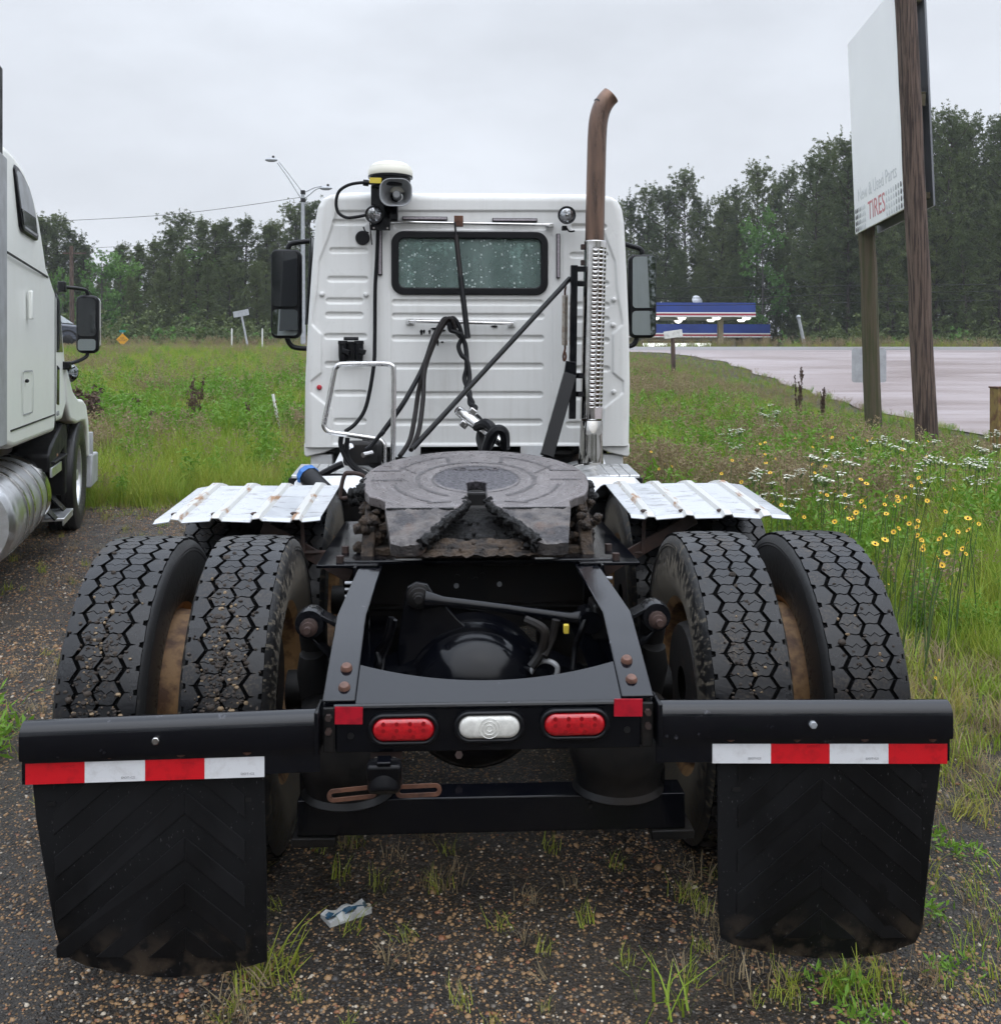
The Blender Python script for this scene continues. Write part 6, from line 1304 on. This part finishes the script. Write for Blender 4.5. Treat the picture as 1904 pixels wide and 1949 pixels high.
ptext('TIRES', .42, .47, .075, 'print_red', 1.0); ptext('New & Used Parts', .30, .48, .185, 'print_grey', 1.0); ptext('SERVICES', .30, .78, .80, 'print_faint_red', 1.0); ptext('LLC', .26, .88, .735, 'print_grey', 1)
for side_ in (0, 1):
    for r_ in range(4):
        for c in range(8):
            u_ = (.035 + c * .033) if side_ == 0 else (.965 - c * .043); v_ = .018 + r_ * .032; dk = c < 3
            if side_ == 0 and c > 6: continue
            m = 'print_dark' if c < 2 else ('print_mid' if c < 4 else 'print_grey'); s_ = .038
            P0 = A.lerp(B, u_) + (D - A) * v_ + nn * .003; mb = MB(); o_ = [(math.cos(t) * s_ * (.8 if math.sin(t) > 0 else 1), math.sin(t) * s_ * 1.15) for t in (2 * math.pi * k / 8 + .39 for k in range(8))]
            mb.add([P0 + un * x + vn * y for x, y in o_] + [P0 + un * x + vn * y + nn * .002 for x, y in o_], [tuple(range(8, 16))] + [(i, (i + 1) % 8, 8 + (i + 1) % 8, 8 + i) for i in range(8)]); mb.build('tread_mark', m, pn, smooth=0)
for t, q in ((.93, (1746, 790 / 1.2542 * 0 + 612)), ): pass
for py in (239, 490): MB().box(PD(1752, py * .8 + 0, 14.1), (.10, .06, .16)).build('bracket_block', 'pole_wood_mossy', BB, .006)
# back of a road sign half hidden by the far pole
q = PD(1653, 695, 22); RS = root('road_sign', 'back of a grey metal road sign behind the left wooden pole', 'sign', (q.x, q.y, tz1(q.x, q.y)), -YAW)
MB().xz(rrect(0, q.z - tz1(q.x, q.y), .76, .76, .06), -.003, .003).build('sign_plate', 'galvanised', RS, .001); MB().box((.0, .03, (q.z - tz1(q.x, q.y) + .3) / 2), (.06, .04, q.z - tz1(q.x, q.y) + .3)).build('sign_post', 'galvanised', RS)
# street light with two arms
q = PD(577, 680, 50); zb = tz1(q.x, q.y); SL = root('street_light', 'tall two armed street light left of the cab roof', 'street light', (q.x, q.y, zb), inplace=True)
tp = PD(576, 362, 50); MB().tube([Vector((q.x, q.y, zb)), tp], [.13, .085], 14).build('mast', 'galvanised', SL)
for arm, hd in ((((576, 366), (545, 325), (531, 308)), (516, 304)), (((576, 383), (548, 338), (528, 310)), None), (((577, 367), (598, 357), (612, 354)), (620, 358)), (((577, 380), (600, 361), (612, 356)), None)):
    MB().tube([PD(x, y, 50) for x, y in arm], .028, 6).build('arm', 'galvanised', SL)
    if hd: e = PD(*hd, 50); MB().ball(e, .32, 12, sc=(1, .5, .34)).build('lamp_head', 'galvanised', SL); MB().cyl(e + Vector((.1, 0, .08)), e + Vector((.1, 0, .2)), .06, n=8).build('photocell', 'black_plastic', SL)
for py in (366, 381): MB().box(PD(576.5, py, 50), (.22, .22, .2)).build('collar', 'black_matte', SL, .02)
q = PD(138, 680, 62); UP = root('utility_pole', 'weathered utility pole rising behind the parked truck mirror', 'pole', (q.x, q.y, tz1(q.x, q.y)), inplace=True)
pole(Vector((q.x, q.y, 0)), PD(136, 468, 62), .17, .11, 'pole_wood', 'pole', UP); MB().bar(PD(136, 482, 62) - Vector((.5, 0, 0)), PD(136, 482, 62) + Vector((.9, 0, 0)), .1, .1).build('cross_arm', 'pole_wood', UP)
def wire(pts, dep, label, r=.016): tag(MB().tube(spline([PD(x, y, dep) for x, y in pts], 8), r, 5).build('power_line', 'black_matte'), label, 'wire', 'overhead lines')
wire([(60, 421), (140, 419), (300, 410), (430, 396), (574, 375)], 56, 'thin overhead wire crossing the sky to the street light', .014)
for dy, lb in ((0, 'uppermost of the wires against the left trees'), (9, 'lower of the wires against the left trees')): wire([(136, 474 + dy), (250, 468 + dy), (400, 462 + dy), (640, 456 + dy)], 62, lb, .012)
for (ya, yb), lb in (((547, 540), 'highest of three wires in front of the right tree line'), ((566, 552), 'middle of three wires in front of the right tree line'), ((580, 570), 'lowest of three wires in front of the right tree line')): wire([(1150, ya + 2), (1400, ya), (1650, (ya + yb) / 2), (2000, yb)], 60, lb, .02)
# small roadside markers
mat('sign_yellow', (.62, .30, .02), None, rough=.45); mat('sign_green', (.03, .22, .18), None, rough=.5); mat('stake_white', (.72, .72, .70), (.5, .5, .48), 9, .45, .7, .5)
q = PD(233, 646, 43.5); z0 = tz1(q.x, q.y); WS = root('warning_sign', 'yellow diamond warning sign with a small green plate above, beside the highway', 'sign', (q.x, q.y, z0), -YAW)
h = q.z - z0; s_ = .27; MB().xz([(0, h - s_), (s_, h), (0, h + s_), (-s_, h)], -.004, .004).build('diamond', 'sign_yellow', WS); MB().box((0, .02, (h + .4) / 2), (.05, .03, h + .4)).build('post', 'galvanised', WS); MB().box((0, 0, h + .36), (.28, .01, .09)).build('street_plate', 'sign_green', WS)
for k, tx in enumerate(('NO', 'OUTLET')): put_text('lettering', tx, .11, (0, -.006, h + .06 - .1 * k), (RAD(90), 0, 0), 'print_dark', WS)
q = PD(458, 595, 50); z0 = tz1(q.x, q.y); TS = root('tilted_sign', 'tilted grey sign panel on a leaning post left of the cab', 'sign', (q.x + .35, q.y, z0), -YAW)
TS.rotation_euler = (0, RAD(-11), 0); MB().box((0, 0, 1.66 + 85 / FPX * 50 - z0), (.78, .012, .30)).build('sign_plate', 'galvanised', TS); MB().box((0, .03, .8), (.09, .04, 1.75)).build('sign_post', 'galvanised', TS)
for px, t_, lb in ((441, 624, 'white marker post by the highway, left of its twin'), (499, 624, 'white marker post by the highway, nearer the cab')):
    q = PD(px, t_, 42); z0 = tz1(q.x, q.y); r = root('marker_post', lb, 'post', (q.x, q.y, z0), -YAW, 'marker posts'); MB().xz([(-.03, -.1), (.03, -.1), (.03, q.z - z0 - .05), (0, q.z - z0), (-.03, q.z - z0 - .05)], -.012, .012).build('blade', 'stake_white', r, .003); MB().box((0, -.016, q.z - z0 - .2), (.05, .006, .1)).build('reflector', 'reflex_white', r)
a, b = PD(519, 750, 15.5), PD(543, 850, 15.5); r = root('stake', 'thin white stake leaning in the grass left of the cab', 'stake', (b.x, b.y, tz1(b.x, b.y)), inplace=True); MB().tube([b - Vector((0, 0, .2)), a], .022, 8).build('shaft', 'stake_white', r)
q = PD(1280, 636, 27); z0 = tz1(q.x, q.y); r = root('board_on_post', 'small weathered white board on a wooden post right of the cab', 'sign', (q.x, q.y, z0), -YAW); h = q.z - z0
MB().box((0, -.02, h), (.50, .04, .20), (0, RAD(-8), 0)).build('board', 'stake_white', r, .004); MB().tube([(.03, .03, -.2), (.0, .03, h - .05)], .06, 10).build('post', 'pole_wood', r)
a, b = PD(1519, 605, 58), PD(1532, 645, 58); r = root('leaning_post', 'short grey post leaning left in the grass beyond the road', 'post', (b.x, b.y, tz1(b.x, b.y)), inplace=True); MB().tube([b - Vector((0, 0, .6)), a], .10, 8).build('shaft', 'galvanised', r); MB().ball(a + Vector((0, 0, .05)), .14, 8).build('cap', 'galvanised', r)
mat('rusty_yellow', (.22, .15, .045), (.12, .055, .025), 9, .45, .62, .7, bmp=.3); q = PD(1908, 738, 13); r = root('bollard', 'rusty yellow steel post at the right edge of the grass', 'post', (q.x, q.y, tz1(q.x, q.y)), -YAW); h = q.z - tz1(q.x, q.y)
MB().box((0, 0, h / 2 - .1), (.24, .24, h + .2)).build('tube', 'rusty_yellow', r, .01); MB().box((0, 0, h + .006), (.26, .26, .02)).build('cap', 'rust', r, .004)
# passing car
q = PD(150, 650, 47.5); CA = root('passing_car', 'dark blue grey car with headlights on, passing behind the parked truck', 'car', (q.x - 1.65, q.y, tz1(q.x, q.y) + .02), 0)
mat('car_paint', (.045, .052, .07), None, rough=.15, coat=.8, metal=.3); mat('car_glass', (.16, .19, .20), None, rough=.05)
body = [(-2.4, .35), (-2.45, .95), (-2.3, 1.1), (1.05, 1.12), (2.05, 1.02), (2.35, .88), (2.42, .55), (2.35, .32)]
MB().xz(body, -.92, .92).build('body', 'car_paint', CA, .09, seg=3); MB().xz([(-2.1, 1.1), (-1.9, 1.62), (-1.5, 1.74), (-.1, 1.74), (.35, 1.62), (1.15, 1.11)], -.76, .76).build('cabin', 'car_paint', CA, .10, seg=3)
MB().xz([(-1.85, 1.14), (-1.7, 1.56), (-.9, 1.64), (-.1, 1.63), (.2, 1.54), (.85, 1.14)], -.775, -.755).build('side_window', 'car_glass', CA); MB().xz([(.40, 1.60), (1.12, 1.14), (1.16, 1.16), (.44, 1.64)], -.68, .68).build('windscreen', 'car_glass', CA)
for x in (-1.5, 1.48):
    for s in (-1, 1): o = MB().lathe([(0, -.1), (.22, -.1), (.34, -.09), (.36, -.05), (.36, .1), (.2, .11), (0, .11)], (x, s * .82, .36), (0, 1, 0), 24).build('wheel', 'black_matte', CA); MB().lathe([(0, .02), (.2, .02), (.23, 0), (.23, -.02)], (x, s * .82 + s * .10, .36), (0, s, 0), 20).build('hub_cap', 'black_matte', o)
    MB().lathe([(.40, -.01), (.47, -.01), (.47, .01), (.40, .01)], (x, -.925, .36), (0, 1, 0), 24).build('wheel_arch', 'black_plastic', CA)
for s in (-1, 1): MB().box((2.12, s * .74, .90), (.40, .32, .07), (0, .25, s * -.25)).build('headlight', 'head_lamp', CA, .01)
MB().box((1.95, -.93, .62), (.14, .02, .06)).build('side_marker', 'sign_yellow', CA); MB().box((2.42, 0, .7), (.04, 1.1, .22)).build('grille', 'black_plastic', CA, .02)
# litter
q = Vector((-.41, 2.98, .0)); r = root('litter_packet', 'crushed white and blue carton lying on the gravel under the truck', 'litter', (q.x, q.y, .004), RAD(32))
mat('carton_white', (.50, .51, .50), (.36, .36, .34), 20, .45, .65, .5); mat('carton_blue', (.02, .07, .12), (.06, .07, .06), 20, .5, .65, .45)
mb = MB(); nx_, ny_ = 9, 6; V = []
for j in range(ny_):
    for i in range(nx_): V.append(((i / (nx_ - 1) - .5) * .135, (j / (ny_ - 1) - .5) * .066, .012 + .006 * math.sin(i * 1.7) * math.cos(j * 1.3) + rng.normal(0, .0018)))
k = len(V); V += [(x, y, .0) for x, y, z in V]; idf = lambda i, j: j * nx_ + i
Fc = [(idf(i, j), idf(i + 1, j), idf(i + 1, j + 1), idf(i, j + 1)) for j in range(ny_ - 1) for i in range(nx_ - 1)]; bd = [idf(i, 0) for i in range(nx_)] + [idf(nx_ - 1, j) for j in range(1, ny_)] + [idf(i, ny_ - 1) for i in range(nx_ - 2, -1, -1)] + [idf(0, j) for j in range(ny_ - 2, 0, -1)]
Fc += [(bd[i], bd[(i + 1) % len(bd)], k + bd[(i + 1) % len(bd)], k + bd[i]) for i in range(len(bd))]; mb.add(V, Fc); mb.build('carton', 'carton_white', r, smooth=25)
mb = MB(); V = [(x, y * .42, z + .0012) for x, y, z in V[:k]]; mb.add(V, Fc[:(nx_ - 1) * (ny_ - 1)]); mb.build('printed_band', 'carton_blue', r, smooth=25)
# ================================================================== GRASS, WEEDS, FLOWERS, STONES
m_leaf('grass_green', (.235, .285, .034), (.35, .385, .06), (.40, .34, .10), .55, .35, .30)
m_leaf('grass_lush', (.18, .28, .026), (.28, .38, .045), None, .5, .35, .4)
m_leaf('grass_dry', (.24, .19, .105), (.32, .25, .15), (.20, .14, .09), .7, .3, .5)
m_leaf('weed_leaf', (.11, .235, .024), (.18, .33, .042), None, .5, .35, .8)
m_leaf('dead_weed', (.075, .045, .034), (.12, .08, .06), None, .8, .1, 3)
def blades(R_, n, h, spread, wd, lean, seg=3):
    V = []; F = []; k = 0; base = R_.normal(0, spread, (n, 2))
    for i in range(n):
        a = R_.uniform(0, 6.28); H = h * R_.uniform(.55, 1.15); l = lean * R_.uniform(.3, 1.3) * H; d = np.array([math.cos(a), math.sin(a)]); s = np.array([-d[1], d[0]]) * wd * R_.uniform(.7, 1.3) / 2
        for j in range(seg + 1):
            t = j / seg; p = base[i] + d * l * t * t; z = H * t * (1 - .18 * lean * t); w_ = (1 - t) ** .6 if j < seg else .08
            V += [(p[0] - s[0] * w_, p[1] - s[1] * w_, z), (p[0] + s[0] * w_, p[1] + s[1] * w_, z)]
        for j in range(seg): q = k + 2 * j; F.append((q, q + 1, q + 3, q + 2))
        k += 2 * (seg + 1)
    return np.array(V), np.array(F)
def seedy(R_, n, h, spread):
    V, F = blades(R_, n, h, spread, .004, .35, 4); cs = []
    for i in range(n):
        t = V[(i + 1) * 10 - 1]
        for j in range(7): cs.append((t[0] + R_.normal(0, .008), t[1] + R_.normal(0, .008), t[2] - .02 * j))
    V2, F2 = quads(np.array(cs), R_, 2, .035, .008, .6); return np.concatenate([V, V2]), np.concatenate([F, F2 + len(V)])
R_ = np.random.default_rng(33)
for k in range(5): V, F = blades(R_, 34, .42 + .05 * k, .07, .008, .55); proto('grass_tuft', fast_mesh('tuft', V, F, 'grass_green' if k % 2 else 'grass_lush'))          # 0-4
for k in range(3): V, F = seedy(R_, 16, .62, .07); proto('grass_tuft', fast_mesh('tuft', V, F, 'grass_dry'))                                                         # 5-7
for k in range(3):                                                                                                                                                       # 8-10 leafy weeds
    cs = []
    for s in range(7):
        a = R_.uniform(0, 6.28); r = R_.uniform(.02, .16); H = R_.uniform(.3, .62)
        for j in range(9): cs.append((math.cos(a) * r * (j / 9 + .3), math.sin(a) * r * (j / 9 + .3), H * (j + 1) / 9))
    V, F = quads(np.array(cs), R_, 5, .060, .011, .2); proto('grass_tuft', fast_mesh('tuft', V, F, 'weed_leaf'))
for k in range(3): V, F = blades(R_, 18, .11, .035, .005, .8, 2); proto('short_tuft', fast_mesh('tuft', V, F, ['grass_green', 'grass_lush', 'grass_dry'][k]))
for k in range(2):
    cs = np.stack([R_.normal(0, .05, 30), R_.normal(0, .05, 30), R_.uniform(.01, .06, 30)], -1); V, F = quads(cs, R_, 3, .040, .0055, .5); proto('short_tuft', fast_mesh('tuft', V, F, 'weed_leaf'))
def clump_noise(x, y, s, ph=0): return .5 + .25 * (np.sin(x * s + ph) * np.cos(y * s * 1.3 - ph) + np.sin(x * s * 2.3 + y * s * 1.7 + ph * 2) * .8 + np.sin(y * s * 3.1 - x * s * .9) * .4)
def in_view(x, y, pad=140):
    vx, vy = x - CAM.x, y - CAM.y; dep = vx * FW.x + vy * FW.y; px = 952 + FPX * (vx * RT.x + vy * RT.y) / np.maximum(dep, .1); return (px > -pad) & (px < 1904 + pad) & (dep > 1)
def field(n, x0, x1, y0, y1, dens_pow=1.0):
    x = rng.uniform(x0, x1, n); y = y0 + (y1 - y0) * rng.uniform(0, 1, n) ** dens_pow; return x, y
# left and right fields
X_, Y_ = field(95000, -26, 13, 4.6, 44.2, 1.25)
road = X_ > np.interp(Y_, RE[:, 0], RE[:, 1]) - .12 * np.sin(Y_ * 5)
keep = (Y_ > lot_top(X_) - rng.exponential(.12, len(X_))) & ~road & in_view(X_, Y_) & ~((np.abs(X_) < 1.6) & (Y_ < 11.5)) & ~((X_ < -2.2) & (Y_ < 11))
keep &= ~((X_ > 2.0) & (Y_ < 7.5) & (clump_noise(X_, Y_, 2.1) < .34))
X_, Y_ = X_[keep], Y_[keep]; n = len(X_); right = X_ > 1.2
dry = clump_noise(X_, Y_, .55, 1.0); u = rng.uniform(0, 1, n); weed = clump_noise(X_, Y_, .8, 4.0)
idx = rng.integers(0, 5, n); pd_ = np.where(right, np.clip((dry - .52) * 1.2 + .08 + np.clip((Y_ - 17) / 26, 0, .38), .03, .5), np.clip((dry - .62) * 1.2 + np.clip((Y_ - 34) / 20, 0, .45), .03, .6))
idx = np.where(u < pd_, rng.integers(5, 8, n), idx); wd_ = np.where(right, .14, np.where((Y_ > 15) & (Y_ < 23) & (weed > .48), .55, .05)); idx = np.where((u > pd_) & (rng.uniform(0, 1, n) < wd_), rng.integers(8, 11, n), idx)
xe_ = np.interp(Y_, RE[:, 0], RE[:, 1]); sc_ = rng.uniform(.7, 1.2, n) * np.where(right, np.clip((xe_ - X_) / 4.5, .28, 1), 1) * np.where(right, np.clip(.55 + (Y_ - 5) / 7, .55, 1.08), np.clip(.75 + (Y_ - 11) / 8, .8, 1.15)) * np.interp(Y_, [24, 34, 44], [1, .55, .35])
scatter('field_grass', 'grass_tuft', np.stack([X_, Y_, terrain(X_, Y_) - .02], -1), rng.uniform(0, 6.28, n), sc_, idx, 'tall green and tan grass with weeds filling the field', .16)
# verge beyond the highway
n = 5200; X_, Y_ = field(n, -60, 60, 52.3, 57); k = in_view(X_, Y_); X_, Y_ = X_[k], Y_[k]; n = len(X_)
scatter('verge_grass', 'grass_tuft', np.stack([X_, Y_, terrain(X_, Y_) - .02], -1), rng.uniform(0, 6.28, n), rng.uniform(.6, 1.05, n), np.where(rng.uniform(0, 1, n) < .62, rng.integers(5, 8, n), rng.integers(0, 5, n)), 'tan and green grass on the far verge of the highway', .1)
# weeds sprouting through the gravel
pts = []; sc_ = []; ix = []
def patch(x, y, sx, sy, n, lo=.6, hi=1.3, kinds=(0, 1, 1, 2, 3, 4)):
    for _ in range(n): pts.append((rng.normal(x, sx), rng.normal(y, sy), .0)); sc_.append(rng.uniform(lo, hi)); ix.append(rng.choice(kinds))
patch(1.75, 3.2, .5, .7, 90, .4, .9, (0, 0, 1, 2, 3)); patch(2.35, 4.4, .5, .45, 330, .6, 1.4, (0, 0, 1, 2, 2)); patch(2.0, 3.8, .4, .4, 120, .5, 1.2, (0, 1, 2, 2)); patch(.80, 2.60, .10, .05, 10, .35, .7, (0, 2)); patch(.95, 2.52, .05, .04, 6, .6, .9, (1, 3)); patch(1.32, 2.55, .10, .05, 6, .5, .8, (0, 1, 3)); patch(1.12, 2.60, .14, .03, 12, .4, .9, (2, 2, 0)); patch(1.42, 2.78, .06, .15, 14, .4, .8, (0, 1, 2)); patch(.66, 2.9, .03, .25, 12, .5, 1.0, (0, 2)); patch(-.59, 2.70, .03, .08, 6, .6, 1.2, (0, 2)); patch(-.68, 2.53, .06, .02, 5, .4, .8, (0, 2, 2)); patch(-.4, 3.3, .25, .3, 22, .4, .8, (0, 2)); patch(.1, 3.1, .3, .25, 14, .4, .7, (0, 2)); patch(.45, 2.53, .02, .015, 1, 1.4, 1.5, (1,)); patch(-2.25, 4.25, .10, .16, 60, .9, 1.7, (1, 3, 4)); patch(-2.0, 5.2, .25, .8, 50, .4, .8, (0, 2)); patch(-3, 8.5, 1.2, 1.8, 170, .35, .8, (0, 2)); patch(-2.2, 10.8, 1.0, .4, 200, .6, 1.4, (0, 1, 2)); patch(3.0, 5.0, .6, .35, 260, .8, 1.7, (0, 1, 2)); patch(-.2, 2.5, .5, .05, 8, .3, .6, (0, 2))
P_ = np.array(pts); P_[:, 2] = terrain(P_[:, 0], P_[:, 1]) + .0; n = len(P_); scatter('gravel_weeds', 'short_tuft', P_, rng.uniform(0, 6.28, n), sc_, ix, 'small weeds and grass tufts growing through the gravel', .2)
# loose stones
mat('pebble_tan', (.30, .18, .085), (.20, .115, .05), 30, .4, .6, .5); mat('pebble_grey', (.15, .125, .10), (.09, .078, .065), 30, .4, .6, .5); mat('pebble_dark', (.04, .035, .032), None, rough=.45); mat('pebble_pale', (.42, .36, .28), None, rough=.5); mat('pebble_rust', (.20, .085, .04), None, rough=.55)
for m in ('pebble_tan', 'pebble_tan', 'pebble_grey', 'pebble_dark', 'pebble_pale', 'pebble_rust'):
    bm = bmesh.new(); bmesh.ops.create_icosphere(bm, subdivisions=1, radius=1)
    for v in bm.verts: v.co = v.co * R_.uniform(.75, 1.2); v.co.z *= .55
    me = bpy.data.meshes.new('pebble'); bm.to_mesh(me); bm.free(); me.materials.append(MATS[m]); me.shade_smooth(); proto('pebble', me)
n = 120000; X_ = rng.uniform(-3.2, 4.2, n); Y_ = 2.35 + 6.5 * rng.uniform(0, 1, n) ** 1.7; k = in_view(X_, Y_, 40) & (clump_noise(X_, Y_, 3.0) + rng.normal(0, .25, n) > .38); X_, Y_ = X_[k], Y_[k]; n = len(X_)
scatter('loose_stones', 'pebble', np.stack([X_, Y_, np.full(n, .004)], -1), rng.uniform(0, 6.28, n), .0033 * rng.lognormal(0, .45, n) + .0012, rng.choice(6, n, p=[.33, .23, .10, .20, .06, .08]), 'tan and grey pebbles strewn over the gravel lot', .3)
n = 60000; X_ = rng.uniform(-6, -1.1, n); Y_ = rng.uniform(4.5, 11.3, n); k = in_view(X_, Y_, 20) & (clump_noise(X_, Y_, 1.6, 2.) + rng.normal(0, .2, n) > .40); X_, Y_ = X_[k], Y_[k]; n = len(X_)
scatter('lot_stones', 'pebble', np.stack([X_, Y_, terrain(X_, Y_) + .005], -1), rng.uniform(0, 6.28, n), .0052 * rng.lognormal(0, .4, n) + .001, rng.choice(6, n, p=[.30, .22, .16, .20, .05, .07]), 'pebbles scattered over the lot left of the truck', .3)
# flowers: tickseed and white fleabane
mat('petal_yellow', (.78, .50, .03), (.68, .38, .02), 60, .4, .6, .5); mat('flower_eye', (.05, .012, .006), None, rough=.7); mat('petal_white', (.72, .72, .60), None, rough=.6); mat('stem_green', (.06, .11, .03), None, rough=.6)
def flower_plant(seed, nf, H, kind):
    R_ = np.random.default_rng(seed); st = MB(); pe = MB(); ey = MB()
    for k in range(nf):
        a = R_.uniform(0, 6.28); r = R_.uniform(.02, .16 if kind == 'y' else .13); h = H * R_.uniform(.72, 1.08); c = Vector((math.cos(a) * r, math.sin(a) * r, h)); st.tube([(0, 0, 0), (c.x * .4, c.y * .4, h * .55), tuple(c)], [.004, .003, .002], 4)
        if kind == 'y':
            nrm = Vector((R_.normal(0, .6), -.55 + R_.normal(0, .45), .75)).normalized(); u, v, d = frame(nrm); rr = R_.uniform(.011, .019)
            for q in range(8):
                t = q * math.pi / 4; e = u * math.cos(t) + v * math.sin(t); s = u * -math.sin(t) + v * math.cos(t); pe.add([c + e * .004, c + e * rr * .6 + s * rr * .36, c + e * rr + s * rr * .2 + d * .003, c + e * rr - s * rr * .2 + d * .003, c + e * rr * .6 - s * rr * .36], [(0, 1, 2, 3, 4)])
            ey.ball(c + d * .003, rr * .28, 8, sc=(1, 1, .8))
        else:
            for q in range(9):
                cc = c + Vector((R_.normal(0, .026), R_.normal(0, .026), R_.normal(0, .006))); rr = R_.uniform(.009, .014); pe.add([cc + Vector((math.cos(t) * rr, math.sin(t) * rr, R_.normal(0, .002))) for t in (k2 * math.pi / 3 for k2 in range(6))], [(0, 1, 2, 3, 4, 5)]); st.tube([tuple(c - Vector((0, 0, .05))), tuple(cc)], .0015, 3)
    o = []
    ey_ = None
    for nm, mb_, m in (('stem', st, 'stem_green'), ('blossom', pe, 'petal_yellow' if kind == 'y' else 'petal_white'), ('flower_eye', ey, 'flower_eye')):
        if mb_.v: ob = mb_.build(nm, m, smooth=0, recalc=False); o.append((nm, ob.data)); bpy.data.objects.remove(ob)
    return o
FY = [flower_plant(50 + k, nf, .74, 'y') for k, nf in enumerate((2, 3, 1, 2))]; FWt = [flower_plant(70 + k, nf, .72, 'w') for k, nf in enumerate((5, 7, 4))]
def ground_depth(px, py, hz):
    d = ray(px, py)
    for s in np.linspace(3, 40, 900):
        p = CAM + d * s
        if p.z <= tz1(p.x, p.y) + hz: return p
    return CAM + d * 30
def plant(name, kinds, px, py, hz, label, group, i, cat):
    low = py > 1090
    if low: hz = .2
    p = ground_depth(px, py, hz); r = root(name, label, cat, (p.x, p.y, tz1(p.x, p.y)), rng.uniform(-.5, .5), group); s = rng.uniform(.92, 1.1) * (.36 if low else 1); r.scale = (s, s, s)
    for nm, me in kinds[i % len(kinds)]: o = bpy.data.objects.new(nm, me); COL.objects.link(o); o.parent = r
yl = [(1430, 850), (1455, 868), (1470, 845), (1500, 858), (1530, 850), (1565, 838), (1590, 832), (1612, 826), (1640, 842), (1545, 895), (1470, 885), (1380, 915), (1505, 970), (1600, 980), (1615, 985), (1690, 985), (1710, 925), (1735, 915), (1720, 870), (1745, 860), (1700, 1010), (1730, 1005), (1690, 1040), (1715, 1030), (1740, 1035), (1760, 1040), (1675, 1045), (1755, 1060), (1800, 1030), (1815, 1026), (1690, 1120), (1800, 1122), (1350, 905), (1410, 880), (1485, 905), (1535, 920), (1580, 950), (1625, 960), (1655, 935), (1780, 960), (1835, 985), (1730, 950), (1860, 1010), (1550, 985), (1460, 960), (1590, 1010), (1480, 995), (1230, 880), (1260, 878), (1680, 960), (1705, 975), (1660, 1000), (1775, 1270), (1770, 1300), (1640, 915), (1440, 890)]
for i, (px, py) in enumerate(yl): plant('tickseed_plant', FY, px, py, (.66 if py < 1090 else .5), 'yellow flower with dark eye in the grass right of the truck', 'yellow tickseed flowers', i, 'flower')
wl = [(1390, 830), (1405, 838), (1450, 795), (1465, 790), (1475, 800), (1545, 905), (1570, 885), (1590, 880), (1610, 905), (1500, 935), (1520, 905), (1560, 930), (1660, 870), (1680, 850), (1720, 865), (1745, 905), (1765, 895), (1790, 890), (1780, 860), (1840, 880), (1860, 865), (1880, 845), (1895, 830), (1850, 900), (1600, 930), (1440, 925), (1700, 880), (1895, 870), (1870, 890)]
for i, (px, py) in enumerate(wl): plant('fleabane_plant', FWt, px, py, .66, 'sprig of tiny white flowers in the tall grass right of the truck', 'white fleabane sprigs', i, 'flower')
# dead brown dock stalks in the left field, dark seed stalks by the road
def dock(seed, H):
    R_ = np.random.default_rng(seed); st = MB(); cs = []
    for k in range(4):
        a = R_.uniform(0, 6.28); r = R_.uniform(.03, .22) * H; p1 = Vector((math.cos(a) * r, math.sin(a) * r, H * R_.uniform(.75, 1))); st.tube([(0, 0, 0), tuple(p1)], [.012, .006], 5)
        for j in range(42): t = R_.uniform(.25, 1); cs.append(tuple(p1 * t + Vector(R_.normal(0, .035, 3))))
    V, F = quads(np.array(cs), R_, 6, .045, .022, 0); ob = st.build('stalk', 'dead_weed', smooth=0, recalc=False); sm = ob.data; bpy.data.objects.remove(ob); return sm, fast_mesh('seed_head', V, F, 'dead_weed')
for i, (px, base, top, lb) in enumerate(((182, 835, 735, 'dead brown weed beside the parked truck bumper, widest of the dead weeds'), (366, 830, 727, 'tall dead brown weed standing alone in the left field'), (266, 815, 768, 'small dead brown weed left of the tall one'), (298, 832, 786, 'low dead brown weed near the tall one'), (468, 815, 775, 'small dead brown weed nearest the cab in the left field'), (1520, 800, 700, 'dark dry seed stalk against the side road'), (1565, 790, 735, 'short dry seed stalk left of the far wooden pole'))):
    p = ground_depth(px, base + 25, .05); H = max(.4, p.z + (base - top + 30) / FPX * p.y - tz1(p.x, p.y)); r = root('dead_weed', lb, 'weed', (p.x, p.y, tz1(p.x, p.y)), 0, 'dead weeds'); sm, hm = dock(90 + i, H)
    w_ = 1.5 if i == 0 else (.8 if i < 5 else .38); r.scale = (w_, w_, 1)
    for nm, me in (('stalk', sm), ('seed_head', hm)): o = bpy.data.objects.new(nm, me); COL.objects.link(o); o.parent = r

# ================================================================== DAMP AIR
hz = MB().box((0, 90, 15.5), (482, 424, 33)).build('haze', 'black_matte', recalc=False); hz.data.materials.clear(); hz['kind'] = 'stuff'; hz['label'] = 'thin damp haze in the air'
m = bpy.data.materials.new('haze'); m.use_nodes = True; t = m.node_tree; t.nodes.clear(); o = N(t, 'ShaderNodeOutputMaterial'); pv = N(t, 'ShaderNodeVolumePrincipled'); pv.inputs['Color'].default_value = (.93, .96, 1, 1); pv.inputs['Density'].default_value = .0005; LK(t, pv.outputs[0], o.inputs['Volume']); hz.data.materials.append(m)
S.cycles.volume_bounces = 0
